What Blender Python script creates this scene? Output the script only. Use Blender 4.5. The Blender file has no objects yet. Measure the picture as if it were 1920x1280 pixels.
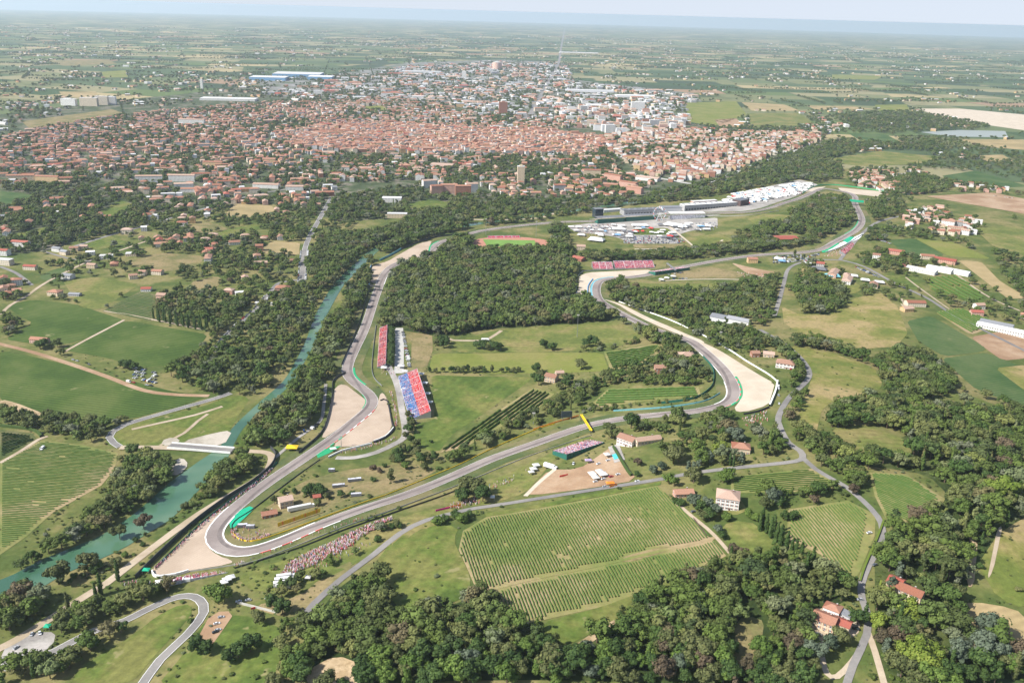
import bpy, bmesh, math, random
import numpy as np
from mathutils import Vector, Matrix
from mathutils.geometry import delaunay_2d_cdt
random.seed(7); RNG = np.random.default_rng(7)
S = bpy.context.scene
COL = S.collection
R_ = math.radians

# ------------------------------------------------------------ camera, sky, sun, exposure
FPX = 1700.0; ALT = 400.0
ROLL = math.atan2(53, 1920)
PITCH = math.atan((640 - 21.8) * math.cos(ROLL) / FPX)
EARTH = 7.4e6
cs, sn = math.cos(ROLL), math.sin(ROLL)
Uv = np.array([0, math.sin(PITCH), math.cos(PITCH)]); Fv = np.array([0, math.cos(PITCH), -math.sin(PITCH)]); Rv = np.array([1., 0, 0])
CX = cs * Rv + sn * Uv; CY = -sn * Rv + cs * Uv
cam = bpy.data.cameras.new('camera'); cam_o = bpy.data.objects.new('camera', cam); COL.objects.link(cam_o)
m = Matrix.Identity(4)
for i in range(3):
    m[i][0] = CX[i]; m[i][1] = CY[i]; m[i][2] = -Fv[i]
m[2][3] = ALT
cam_o.matrix_world = m
cam.sensor_width = 36; cam.lens = 36 * FPX / 1920; cam.clip_start = 1; cam.clip_end = 300000
S.camera = cam_o
SUN_DIR = Vector((-1.0, -0.42, 1.0)).normalized()      # towards the sun
sun_el = math.asin(SUN_DIR.z); sun_az = math.atan2(SUN_DIR.x, SUN_DIR.y)
w = bpy.data.worlds.new('World'); S.world = w; w.use_nodes = True
nt = w.node_tree
sky = nt.nodes.new('ShaderNodeTexSky'); sky.sky_type = 'NISHITA'; sky.sun_disc = False
sky.sun_elevation = sun_el; sky.sun_rotation = sun_az; sky.altitude = 300; sky.air_density = 1.0; sky.dust_density = 1.4; sky.ozone_density = 2.5
bg = nt.nodes['Background']; bg.inputs['Strength'].default_value = 0.098
tc_ = nt.nodes.new('ShaderNodeTexCoord'); va_ = nt.nodes.new('ShaderNodeVectorMath'); va_.operation = 'ADD'
va_.inputs[1].default_value = (0, 0, .10)       # the visible horizon lies below eye level from this height
nt.links.new(tc_.outputs['Generated'], va_.inputs[0]); nt.links.new(va_.outputs[0], sky.inputs['Vector'])
mx_ = nt.nodes.new('ShaderNodeMix'); mx_.data_type = 'RGBA'; sz_ = nt.nodes.new('ShaderNodeSeparateXYZ'); nt.links.new(tc_.outputs['Generated'], sz_.inputs[0]); mr_ = nt.nodes.new('ShaderNodeMapRange'); nt.links.new(sz_.outputs[2], mr_.inputs[0])
for _k, _v in zip((1, 2, 3, 4), (.02, .45, .85, .12)): mr_.inputs[_k].default_value = _v
nt.links.new(mr_.outputs[0], mx_.inputs[0]); mx_.inputs[7].default_value = (4.9, 5.25, 5.9, 1)   # thin high haze whitens the blue
nt.links.new(sky.outputs[0], mx_.inputs[6]); nt.links.new(mx_.outputs[2], bg.inputs[0])
sl = bpy.data.lights.new('sun', 'SUN'); sl.energy = 5.0; sl.angle = R_(0.5); sl.color = (1, .955, .88)
so = bpy.data.objects.new('sun', sl); COL.objects.link(so)
so.rotation_euler = SUN_DIR.to_track_quat('Z', 'Y').to_euler()
S.view_settings.view_transform = 'Standard'; S.view_settings.look = 'None'
S.view_settings.exposure = 0.70; S.view_settings.gamma = 1.0; S.view_settings.use_curve_mapping = False
HAZE_D = 3.7e-5
S.cycles.volume_bounces = 1; S.cycles.max_bounces = 5; S.cycles.diffuse_bounces = 2; S.cycles.glossy_bounces = 2
S.cycles.transparent_max_bounces = 8
S.cycles.use_denoising = True
try: S.cycles.denoiser = 'OPENIMAGEDENOISE'
except Exception: pass
S.render.film_transparent = False

# ------------------------------------------------------------ terrain
HILLS = []
def relief(x, y):
    x = np.asarray(x, float); y = np.asarray(y, float)
    z = -(x * x + y * y) / (2 * EARTH)
    for hx, hy, sx, a in HILLS:
        z = z + a * np.exp(-((x - hx) ** 2 + (y - hy) ** 2) / (2 * sx * sx))
    return z
def H(x, y): return float(relief(x, y))
def U(px, py):
    """photo pixel -> point on the terrain"""
    d = CX * (px - 960) + CY * (640 - py) + Fv * FPX
    if d[2] > -FPX * .0112: d[2] = -FPX * .0112
    t = ALT / -d[2]
    for _ in range(14):
        x, y = d[0] * t, d[1] * t
        t += ((ALT + d[2] * t) - H(x, y)) / -d[2] * .8
    return np.array([d[0] * t, d[1] * t])
def UP(pts): return np.array([U(*p[:2]) for p in pts])
def proj(x, y, z):
    v = np.stack([x, y, np.asarray(z) - ALT], -1)
    f = v @ Fv
    return 960 + FPX * (v @ CX) / f, 640 - FPX * (v @ CY) / f, f
_h = []
for px, py, s, a in [(1300, 850, 130, 12), (1390, 715, 120, 16), (1150, 1290, 150, 22), (800, 1290, 120, 12), (1900, 880, 220, 30),
                     (1720, 1150, 120, 15), (1650, 620, 170, 14), (1820, 450, 380, 22), (1560, 900, 120, 14), (1960, 1200, 150, 20),
                     (1500, 430, 110, 12), (1250, 1000, 110, 8), (700, 1000, 50, 5)]:
    q = U(px, py); _h.append((q[0], q[1], s, a))
HILLS = _h

# ------------------------------------------------------------ materials
MATS = {}
def NM(name):
    mt = bpy.data.materials.new(name); mt.use_nodes = True
    n = mt.node_tree; b = n.nodes['Principled BSDF']; MATS[name] = mt
    return mt, n, b
def ramp(n, fac, stops, const=False):
    r = n.nodes.new('ShaderNodeValToRGB'); e = r.color_ramp.elements
    if const: r.color_ramp.interpolation = 'CONSTANT'
    while len(e) < len(stops): e.new(.5)
    for k, (p, c) in enumerate(stops): e[k].position = p; e[k].color = (*c, 1)
    n.links.new(fac, r.inputs[0]); return r.outputs[0]
def noise(n, vec, scale, detail=4, rough=.6):
    t = n.nodes.new('ShaderNodeTexNoise'); t.inputs['Scale'].default_value = scale; t.inputs['Detail'].default_value = detail
    t.inputs['Roughness'].default_value = rough
    n.links.new(vec, t.inputs['Vector']); return t.outputs[0]
def mixc(n, fac, a, b, mode='MIX'):
    x = n.nodes.new('ShaderNodeMix'); x.data_type = 'RGBA'; x.blend_type = mode
    for s, v in ((x.inputs[0], fac), (x.inputs[6], a), (x.inputs[7], b)):
        if isinstance(v, (int, float)): s.default_value = v
        elif isinstance(v, tuple): s.default_value = (*v, 1)
        else: n.links.new(v, s)
    return x.outputs[2]
def math_(n, op, a, b=0., c=0.):
    x = n.nodes.new('ShaderNodeMath'); x.operation = op
    for s, v in zip(x.inputs, (a, b, c)):
        if isinstance(v, (int, float)): s.default_value = v
        else: n.links.new(v, s)
    return x.outputs[0]
def pos(n):
    return n.nodes.new('ShaderNodeNewGeometry').outputs['Position']
def rotpos(n, ang, sx=1, sy=1):
    mp = n.nodes.new('ShaderNodeMapping'); mp.vector_type = 'TEXTURE' if False else 'POINT'
    mp.inputs['Rotation'].default_value = (0, 0, ang); mp.inputs['Scale'].default_value = (sx, sy, 1)
    n.links.new(pos(n), mp.inputs[0]); return mp.outputs[0]
def ground_mat(name, cols, s1=.012, s2=.25, rough=.95, stripe=None, fine=.25, speck=None):
    """cols: 3 colours mixed by broad noise, broken by fine noise; stripe=(angle, spacing, strength)"""
    mt, n, b = NM(name); p = pos(n)
    c = ramp(n, noise(n, p, s1, 5, .65), [(.40, cols[0]), (.5, cols[1]), (.60, cols[2])])
    f = ramp(n, noise(n, p, s2, 4, .7), [(.3, (1 - fine,) * 3), (.7, (1 + fine * .0 + .999 * 0 + 1 * 0 + 0.0,) * 3)])
    c = mixc(n, 1., c, f, 'MULTIPLY')
    if stripe:
        ang, sp, st = stripe
        v = rotpos(n, ang); sep = n.nodes.new('ShaderNodeSeparateXYZ'); n.links.new(v, sep.inputs[0])
        wv = math_(n, 'SINE', math_(n, 'ADD', math_(n, 'MULTIPLY', sep.outputs[0], 2 * math.pi / sp), math_(n, 'MULTIPLY', noise(n, p, .02), 2.)))
        wv = math_(n, 'MULTIPLY_ADD', wv, st / 2, 1 - st / 2)
        cc = n.nodes.new('ShaderNodeCombineColor')
        for k in range(3): n.links.new(wv, cc.inputs[k])
        c = mixc(n, 1., c, cc.outputs[0], 'MULTIPLY')
    if speck:
        c = mixc(n, ramp(n, noise(n, p, speck[1], 3, .6), [(speck[2], (0, 0, 0)), (speck[2] + .06, (1, 1, 1))]), c, speck[0])
    n.links.new(c, b.inputs['Base Color']); b.inputs['Roughness'].default_value = rough
    b.inputs['Specular IOR Level'].default_value = .15
    return mt
def plain(name, col, rough=.7, var=.12, scale=.4, metal=0., spec=.3, rnd=0.):
    mt, n, b = NM(name); p = pos(n)
    lo = tuple(c * (1 - var) for c in col); hi = tuple(min(1, c * (1 + var)) for c in col)
    c = ramp(n, noise(n, p, scale, 4), [(.3, lo), (.7, hi)])
    if rnd:
        oi = n.nodes.new('ShaderNodeObjectInfo')
        c = mixc(n, 1., c, ramp(n, oi.outputs['Random'], [(0, (1 - rnd,) * 3), (1, (1, 1, 1))]), 'MULTIPLY')
    n.links.new(c, b.inputs['Base Color'])
    b.inputs['Roughness'].default_value = rough; b.inputs['Metallic'].default_value = metal; b.inputs['Specular IOR Level'].default_value = spec
    return mt
G = ground_mat
G('crop_green', [(.058, .105, .020), (.080, .13, .026), (.115, .155, .04)], .012, .3, stripe=(R_(103), 5.2, .34), speck=((.24, .22, .11), .03, .66))
G('crop_green2', [(.05, .105, .03), (.075, .13, .04), (.11, .155, .055)], .012, .3, stripe=(R_(60), 5, .25), speck=((.25, .22, .12), .012, .68))
G('meadow', [(.13, .165, .04), (.185, .205, .055), (.27, .235, .09)], .016, .22, fine=.42, stripe=(R_(95), 9, .13), speck=((.05, .08, .025), .11, .68))
G('meadow_green', [(.085, .135, .027), (.135, .18, .038), (.20, .205, .06)], .018, .2, fine=.45, stripe=(R_(20), 11, .12), speck=((.22, .20, .09), .05, .66))
G('meadow_lime', [(.16, .19, .04), (.19, .21, .05), (.23, .22, .07)], .015, .25, fine=.22, stripe=(R_(95), 7, .12))
G('meadow_dry', [(.16, .16, .06), (.24, .20, .09), (.30, .235, .12)], .022, .3, fine=.4, speck=((.07, .09, .03), .12, .64))
G('stubble', [(.30, .24, .12), (.36, .28, .14), (.42, .32, .17)], .012, .3, fine=.2, stripe=(R_(70), 6, .16))
G('hill_mix', [(.14, .175, .038), (.23, .22, .065), (.36, .28, .13)], .013, .25, fine=.4, speck=((.07, .10, .03), .07, .67))
G('bare_earth', [(.30, .19, .115), (.36, .24, .15), (.42, .30, .20)], .02, .4, fine=.2)
G('clay_scar', [(.38, .28, .16), (.5, .38, .24), (.3, .22, .12)], .05, .4, fine=.3)
G('vine_floor', [(.16, .19, .055), (.23, .22, .08), (.35, .27, .15)], .012, .3, fine=.25)
G('vine_floor_dark', [(.07, .10, .03), (.11, .12, .045), (.16, .15, .07)], .02, .3, fine=.25)
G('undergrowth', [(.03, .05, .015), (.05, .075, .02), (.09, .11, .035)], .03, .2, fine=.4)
G('gravel', [(.42, .33, .25), (.46, .365, .28), (.50, .40, .31)], .03, 1.2, fine=.16, stripe=(R_(35), 2.6, .07))
G('gravel_pale', [(.50, .425, .33), (.55, .47, .37), (.58, .50, .40)], .03, 1.2, fine=.14, stripe=(R_(50), 2.6, .06))
G('river_bar', [(.34, .30, .24), (.42, .38, .31), (.5, .45, .38)], .03, 1., fine=.2)
G('asphalt', [(.23, .195, .18), (.265, .225, .21), (.30, .26, .24)], .03, .8, fine=.12)
G('asphalt_worn', [(.155, .13, .125), (.18, .155, .145), (.21, .18, .17)], .04, .5, fine=.2)
G('road_asphalt', [(.19, .18, .175), (.22, .21, .20), (.26, .245, .23)], .03, .6, fine=.15)
G('dirt_road', [(.36, .29, .20), (.42, .34, .25), (.47, .39, .29)], .03, .6, fine=.15)
G('yard', [(.28, .26, .24), (.36, .34, .31), (.44, .41, .38)], .03, .4, fine=.25)
G('verge', [(.08, .11, .04), (.12, .135, .05), (.19, .17, .08)], .02, .3, fine=.25)
G('town_ground', [(.055, .08, .035), (.085, .11, .05), (.20, .18, .14)], .018, .06, fine=.4)
G('industrial_ground', [(.10, .13, .06), (.20, .20, .18), (.30, .29, .28)], .008, .03, fine=.3)
plain('white_paint', (.78, .78, .76)); plain('white_roof', (.72, .72, .70), .6, .1, .1, rnd=.25); plain('kerb_green', (.02, .30, .13)); plain('kerb_red', (.5, .05, .04))
plain('green_panel', (.01, .36, .20), .5, .06); plain('green_dark', (.02, .12, .09)); plain('steel', (.35, .36, .38), .5, .15, 1., .6)
plain('dark_steel', (.05, .055, .06), .6); plain('concrete', (.42, .41, .38), .9, .15, .3); plain('tyre', (.03, .03, .035), .8)
plain('yellow', (.75, .50, .02), .5); plain('orange', (.75, .22, .03), .5); plain('magenta', (.6, .02, .25), .5); plain('blue_seat', (.045, .20, .48), .6, .25, 2.)
plain('red_seat', (.62, .06, .05), .6, .3, 2.); plain('pink_seat', (.62, .10, .16), .6, .35, 2.); plain('lilac_seat', (.36, .28, .42), .6, .4, 2.)
plain('blue_wall', (.16, .32, .50), .5); plain('sky_blue', (.16, .40, .46), .5); plain('pond', (.27, .30, .28), .5); plain('glass', (.03, .045, .06), .15, .05, 1., 0., .6)
plain('bark', (.12, .085, .06), .95, .3, 2.); plain('running_track', (.40, .19, .13), .9, .1, .3); plain('pitch_green', (.14, .25, .05), .9, .12, .05)
plain('pool', (.08, .50, .55), .1, .05); plain('grey_roof', (.16, .165, .18), .7, .15, .3, rnd=.3); plain('brick', (.26, .10, .06), .9, .2, .5)
plain('brown_wall', (.09, .06, .055), .9, .2, .3); plain('ad_board', (.5, .5, .55), .5, .6, .35)

mt, n, b = NM('water'); p = pos(n)
c = ramp(n, noise(n, p, .01, 3), [(.38, (.04, .105, .062)), (.5, (.064, .145, .085)), (.62, (.105, .18, .11))])
n.links.new(c, b.inputs['Base Color']); b.inputs['Roughness'].default_value = .08
bp = n.nodes.new('ShaderNodeBump'); bp.inputs['Strength'].default_value = .25; bp.inputs['Distance'].default_value = .3
n.links.new(noise(n, p, .8, 3), bp.inputs['Height']); n.links.new(bp.outputs[0], b.inputs['Normal'])

# the plain: rectangular fields in blocks of differing direction
mt, n, b = NM('plain_fields'); p = pos(n)
vor = n.nodes.new('ShaderNodeTexVoronoi'); vor.inputs['Scale'].default_value = 1 / 2600.; n.links.new(p, vor.inputs['Vector'])
sepc = n.nodes.new('ShaderNodeSeparateColor'); n.links.new(vor.outputs['Color'], sepc.inputs[0])
vr = n.nodes.new('ShaderNodeVectorRotate'); vr.rotation_type = 'Z_AXIS'; n.links.new(p, vr.inputs['Vector'])
n.links.new(math_(n, 'MULTIPLY_ADD', sepc.outputs[0], .7, -.25), vr.inputs['Angle'])
sx = n.nodes.new('ShaderNodeSeparateXYZ'); n.links.new(vr.outputs[0], sx.inputs[0])
v_ = math_(n, 'DIVIDE', sx.outputs[1], 250.); fv = math_(n, 'FLOOR', v_)
wn0 = n.nodes.new('ShaderNodeTexWhiteNoise'); wn0.noise_dimensions = '1D'; n.links.new(fv, wn0.inputs['W'])
u_ = math_(n, 'ADD', math_(n, 'DIVIDE', sx.outputs[0], 400.), math_(n, 'MULTIPLY', wn0.outputs['Value'], 7.)); fu = math_(n, 'FLOOR', u_)
cb = n.nodes.new('ShaderNodeCombineXYZ'); n.links.new(fu, cb.inputs[0]); n.links.new(fv, cb.inputs[1])
wn = n.nodes.new('ShaderNodeTexWhiteNoise'); wn.noise_dimensions = '2D'; n.links.new(cb.outputs[0], wn.inputs['Vector'])
c = ramp(n, wn.outputs['Value'], [(0, (.05, .085, .035)), (.16, (.075, .11, .05)), (.30, (.11, .14, .06)), (.42, (.045, .07, .035)), (.54, (.16, .17, .08)),
                                  (.68, (.24, .22, .12)), (.84, (.10, .14, .05)), (.91, (.34, .28, .15)), (.965, (.28, .19, .12))], True)
ed = math_(n, 'LESS_THAN', math_(n, 'FRACT', u_), .03); ed2 = math_(n, 'LESS_THAN', math_(n, 'FRACT', v_), .05)
c = mixc(n, math_(n, 'MULTIPLY', math_(n, 'MAXIMUM', ed, ed2), .7), c, (.04, .065, .03))
st = math_(n, 'MULTIPLY_ADD', math_(n, 'SINE', math_(n, 'MULTIPLY', sx.outputs[1], .7)), .06, .94)
c = mixc(n, ramp(n, noise(n, p, .0011, 4, .7), [(.54, (0, 0, 0)), (.66, (1, 1, 1))]), c, (.05, .075, .035))
c = mixc(n, ramp(n, noise(n, p, .006, 5, .8), [(.64, (0, 0, 0)), (.69, (1, 1, 1))]), c, (.045, .065, .03))
c = mixc(n, ramp(n, noise(n, p, .009, 5, .85), [(.67, (0, 0, 0)), (.70, (1, 1, 1))]), c, (.42, .38, .34))
n.links.new(c, b.inputs['Base Color']); b.inputs['Roughness'].default_value = 1; b.inputs['Specular IOR Level'].default_value = .1
far_col = c
# near the circuit the same sheet is rough grass
d_ = n.nodes.new('ShaderNodeVectorMath'); d_.operation = 'DISTANCE'; n.links.new(p, d_.inputs[0]); d_.inputs[1].default_value = (100, 1300, 0)
near = ramp(n, noise(n, p, .014, 5, .65), [(.40, (.085, .12, .032)), (.5, (.145, .16, .05)), (.60, (.24, .21, .09))])
near = mixc(n, 1., near, ramp(n, noise(n, p, .2, 4, .7), [(.3, (.65,) * 3), (.7, (1, 1, 1))]), 'MULTIPLY')
md = math_(n, 'ADD', math_(n, 'DIVIDE', d_.outputs['Value'], 1700.), math_(n, 'MULTIPLY_ADD', noise(n, p, .002), .3, -.15))
c = mixc(n, ramp(n, md, [(.93, (0, 0, 0)), (.96, (1, 1, 1))]), near, far_col)
n.links.new(c, b.inputs['Base Color'])

# roofs and walls
def roof_mat(name, a, bcol):
    mt, n, b = NM(name); p = pos(n)
    oi = n.nodes.new('ShaderNodeObjectInfo')
    isl = n.nodes.new('ShaderNodeNewGeometry').outputs['Random Per Island']
    k = math_(n, 'FRACT', math_(n, 'ADD', isl, oi.outputs['Random']))
    c = ramp(n, k, [(0, a), (1, bcol)])
    c = mixc(n, 1., c, ramp(n, noise(n, p, 1.3, 4, .75), [(.3, (.68,) * 3), (.7, (1, 1, 1))]), 'MULTIPLY')
    n.links.new(c, b.inputs['Base Color']); b.inputs['Roughness'].default_value = .9; b.inputs['Specular IOR Level'].default_value = .2
roof_mat('roof_terracotta', (.28, .115, .072), (.44, .24, .165))
roof_mat('roof_brown', (.30, .16, .11), (.42, .26, .19))
roof_mat('roof_red', (.32, .085, .06), (.42, .15, .11))
roof_mat('roof_pale', (.42, .28, .21), (.55, .40, .32))
roof_mat('roof_white', (.60, .60, .60), (.80, .80, .78))
roof_mat('roof_grey', (.14, .15, .17), (.34, .35, .37))
def wall_mat(name, a, bcol, win=True):
    mt, n, b = NM(name); oi = n.nodes.new('ShaderNodeObjectInfo')
    isl = n.nodes.new('ShaderNodeNewGeometry').outputs['Random Per Island']
    k = math_(n, 'FRACT', math_(n, 'ADD', isl, oi.outputs['Random']))
    c = ramp(n, k, [(0, a), (1, bcol)])
    c = mixc(n, 1., c, ramp(n, noise(n, pos(n), .7, 4, .7), [(.3, (.86,) * 3), (.7, (1, 1, 1))]), 'MULTIPLY')
    if win:
        uv = n.nodes.new('ShaderNodeUVMap'); s_ = n.nodes.new('ShaderNodeSeparateXYZ'); n.links.new(uv.outputs[0], s_.inputs[0])
        fu = math_(n, 'FRACT', math_(n, 'DIVIDE', s_.outputs[0], 3.1)); fv = math_(n, 'FRACT', math_(n, 'DIVIDE', s_.outputs[1], 3.))
        a1 = math_(n, 'MULTIPLY', math_(n, 'GREATER_THAN', fu, .34), math_(n, 'LESS_THAN', fu, .68))
        a2 = math_(n, 'MULTIPLY', math_(n, 'GREATER_THAN', fv, .30), math_(n, 'LESS_THAN', fv, .78))
        c = mixc(n, math_(n, 'MULTIPLY', a1, a2), c, (.07, .07, .075))
    n.links.new(c, b.inputs['Base Color']); b.inputs['Roughness'].default_value = .9; b.inputs['Specular IOR Level'].default_value = .2
wall_mat('wall_cream', (.62, .50, .34), (.70, .62, .50)); wall_mat('wall_white', (.68, .67, .64), (.80, .79, .76)); wall_mat('wall_ochre', (.60, .38, .17), (.62, .46, .26))
wall_mat('wall_pink', (.55, .30, .22), (.62, .42, .34)); wall_mat('wall_brick', (.30, .13, .08), (.40, .20, .13)); wall_mat('wall_grey', (.34, .34, .34), (.5, .5, .5))
wall_mat('plaster_white', (.74, .73, .70), (.80, .79, .76), False); wall_mat('plaster_cream', (.60, .50, .36), (.66, .56, .42), False)
wall_mat('wall_shed', (.55, .56, .58), (.75, .75, .75), False)

def leaf_mat(name, a, bcol, rnd=.35):
    mt, n, b = NM(name); oi = n.nodes.new('ShaderNodeObjectInfo')
    isl = n.nodes.new('ShaderNodeNewGeometry').outputs['Random Per Island']
    c = ramp(n, isl, [(0, a), (1, bcol)])
    c = mixc(n, 1., c, ramp(n, oi.outputs['Random'], [(0, (1 - rnd, 1 - rnd * .8, 1 - rnd)), (.5, (1 - rnd * .4,) * 3), (1, (1, 1, 1))]), 'MULTIPLY')
    n.links.new(c, b.inputs['Base Color']); b.inputs['Roughness'].default_value = .75; b.inputs['Specular IOR Level'].default_value = .2
LEAF = {'dark green': ((.024, .052, .013), (.075, .12, .028)), 'fresh green': ((.055, .100, .016), (.135, .195, .040)), 'olive green': ((.062, .078, .026), (.135, .145, .052)),
        'yellow green': ((.11, .16, .02), (.19, .23, .04)), 'grey green': ((.07, .095, .058), (.125, .155, .105)), 'rusty brown': ((.075, .055, .035), (.13, .10, .06))}
for k, v in LEAF.items(): leaf_mat('leaves ' + k, *v)
leaf_mat('vine_leaves', (.06, .112, .02), (.072, .128, .028), .1); leaf_mat('vine_leaves_dark', (.035, .07, .018), (.06, .11, .03), .1)
mt, n, b = NM('woods_leaves'); oi = n.nodes.new('ShaderNodeObjectInfo')
isl = n.nodes.new('ShaderNodeNewGeometry').outputs['Random Per Island']
c = ramp(n, oi.outputs['Random'], [(0, (.05, .092, .02)), (.2, (.105, .15, .03)), (.4, (.065, .088, .025)), (.55, (.155, .17, .055)), (.68, (.045, .072, .024)), (.8, (.125, .175, .04)), (.88, (.15, .165, .11)), (.94, (.17, .20, .05)), (1, (.13, .10, .06))])
c = mixc(n, 1., c, ramp(n, isl, [(0, (.65,) * 3), (1, (1.,) * 3)]), 'MULTIPLY')
n.links.new(c, b.inputs['Base Color']); b.inputs['Roughness'].default_value = .8; b.inputs['Specular IOR Level'].default_value = .2
mt, n, b = NM('people'); oi = n.nodes.new('ShaderNodeObjectInfo')
c = ramp(n, oi.outputs['Random'], [(0, (.50, .06, .09)), (.10, (.66, .24, .30)), (.28, (.74, .48, .52)), (.50, (.78, .76, .76)), (.74, (.44, .30, .30)), (.84, (.05, .06, .11)), (.92, (.14, .2, .42)), (.97, (.6, .42, .1))], True)
n.links.new(c, b.inputs['Base Color']); b.inputs['Roughness'].default_value = .9
mt, n, b = NM('car_paint'); oi = n.nodes.new('ShaderNodeObjectInfo')
b.inputs['Roughness'].default_value = .3; b.inputs['Metallic'].default_value = .2
CARC = {'white': (.75, .75, .75), 'silver': (.45, .46, .48), 'grey': (.15, .155, .16), 'black': (.02, .02, .022), 'red': (.45, .03, .03), 'blue': (.04, .10, .30)}
c = ramp(n, oi.outputs['Random'], [(0, (.75, .75, .75)), (.32, (.45, .46, .48)), (.5, (.15, .155, .16)), (.68, (.02, .02, .022)), (.84, (.45, .03, .03)), (.92, (.04, .10, .30))], True)
n.links.new(c, b.inputs['Base Color'])
for k, v in CARC.items(): plain('paint ' + k, v, .3, .03, 1., .2, .5)

# ------------------------------------------------------------ object helpers
def tag(o, label=None, cat=None, group=None, kind=None):
    if label: o['label'] = label
    if cat: o['category'] = cat
    if group: o['group'] = group
    if kind: o['kind'] = kind
    return o
def mesh_obj(name, V, F, mats, mi=None, parent=None, uv=None, smooth=False, link=True):
    me = bpy.data.meshes.new(name)
    if isinstance(V, np.ndarray): V = V.tolist()
    me.from_pydata(V, [], F if isinstance(F, list) else F.tolist())
    if isinstance(mats, str): mats = [mats]
    for k in mats: me.materials.append(MATS[k])
    if mi is not None: me.polygons.foreach_set('material_index', np.asarray(mi, np.int32))
    if uv is not None:
        l = me.uv_layers.new(name='UVMap'); l.data.foreach_set('uv', np.asarray(uv, np.float32).ravel())
    if smooth: me.polygons.foreach_set('use_smooth', [True] * len(me.polygons))
    me.update()
    o = bpy.data.objects.new(name, me)
    if link: COL.objects.link(o)
    if parent: o.parent = parent
    return o
def empty(name, x, y, z=None, rz=0):
    o = bpy.data.objects.new(name, None); COL.objects.link(o); o.empty_display_size = 1
    o.location = (x, y, H(x, y) if z is None else z); o.rotation_euler = (0, 0, rz); return o
class MB:
    def __init__(s): s.V = []; s.F = []; s.M = []; s.UV = []; s.mats = []
    def mi(s, m):
        if m not in s.mats: s.mats.append(m)
        return s.mats.index(m)
    def face(s, pts, m, uv=None):
        k = len(s.V); s.V += [tuple(map(float, q)) for q in pts]; s.F.append(tuple(range(k, k + len(pts)))); s.M.append(s.mi(m))
        s.UV += uv if uv else [(0, 0)] * len(pts)
    def shared(s, pts, faces, m):
        k = len(s.V); s.V += [tuple(map(float, q)) for q in pts]
        for f in faces: s.F.append(tuple(k + i for i in f)); s.M.append(s.mi(m)); s.UV += [(0, 0)] * len(f)
    def box(s, x0, x1, y0, y1, z0, z1, m, T=None):
        P = [(x0, y0, z0), (x1, y0, z0), (x1, y1, z0), (x0, y1, z0), (x0, y0, z1), (x1, y0, z1), (x1, y1, z1), (x0, y1, z1)]
        if T: P = [T(*q) for q in P]
        s.shared(P, [(3, 2, 1, 0), (4, 5, 6, 7), (0, 1, 5, 4), (1, 2, 6, 5), (2, 3, 7, 6), (3, 0, 4, 7)], m)
    def cyl(s, x, y, z0, z1, r0, r1, m, n=8):
        P = [(x + r0 * math.cos(2 * math.pi * k / n), y + r0 * math.sin(2 * math.pi * k / n), z0) for k in range(n)]
        P += [(x + r1 * math.cos(2 * math.pi * k / n), y + r1 * math.sin(2 * math.pi * k / n), z1) for k in range(n)]
        s.shared(P, [(k, (k + 1) % n, n + (k + 1) % n, n + k) for k in range(n)] + [tuple(range(n, 2 * n)), tuple(range(n - 1, -1, -1))], m)
    def build(s, name, parent=None, smooth=False, link=True):
        return mesh_obj(name, s.V, s.F, s.mats, s.M, parent, s.UV, smooth, link)

def inside(P, poly):
    P = np.atleast_2d(P); x, y = P[:, 0], P[:, 1]; r = np.zeros(len(P), bool)
    n = len(poly); j = n - 1
    for i in range(n):
        xi, yi = poly[i]; xj, yj = poly[j]
        with np.errstate(divide='ignore', invalid='ignore'):
            c = ((yi > y) != (yj > y)) & (x < (xj - xi) * (y - yi) / (yj - yi) + xi)
        r ^= c; j = i
    return r
def densify(poly, step):
    out = []
    for i in range(len(poly)):
        a, b = poly[i], poly[(i + 1) % len(poly)]; k = max(1, int(np.linalg.norm(b - a) / step))
        out += [a + (b - a) * t / k for t in range(k)]
    return np.array(out)
CLEAR = []      # world polygons where nothing grows
SEGS = []       # (a, b, radius) lines kept clear
def smooth_closed(poly, it=1, r=7.):
    for _ in range(it):
        q = []
        for i in range(len(poly)):
            a, b = poly[i], poly[(i + 1) % len(poly)]; L = np.linalg.norm(b - a); t = min(.3, r / max(L, 1e-6))
            q += [a + (b - a) * t, b + (a - b) * t]
        poly = np.array(q)
    return poly
def sheet_w(name, poly, mat, off, label=None, kind='structure', step=None):
    size = max(np.ptp(poly[:, 0]), np.ptp(poly[:, 1]))
    step = step or max(14, size / 40)
    ring = densify(poly, step)
    x0, y0 = poly.min(0); x1, y1 = poly.max(0)
    gx, gy = np.meshgrid(np.arange(x0 + step / 2, x1, step), np.arange(y0 + step / 2, y1, step))
    g = np.stack([gx.ravel(), gy.ravel()], 1)
    if len(g): g = g[inside(g, poly)]
    n = len(ring)
    allp = [Vector(p) for p in ring] + [Vector(p) for p in g]
    co, _, fa, *_r = delaunay_2d_cdt(allp, [], [list(range(n))], 1, 1e-4)
    xy = np.array([tuple(c) for c in co]); z = relief(xy[:, 0], xy[:, 1]) + off
    o = mesh_obj(name, np.column_stack([xy, z]), [tuple(f) for f in fa], mat)
    tag(o, label, None, None, kind); return o
def sheet(name, pts, mat, off, label=None, clear=True, soft=1, kind='structure'):
    poly = smooth_closed(UP(pts), soft) if soft else UP(pts)
    if clear: CLEAR.append(poly)
    return sheet_w(name, poly, mat, off, label, kind)
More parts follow.
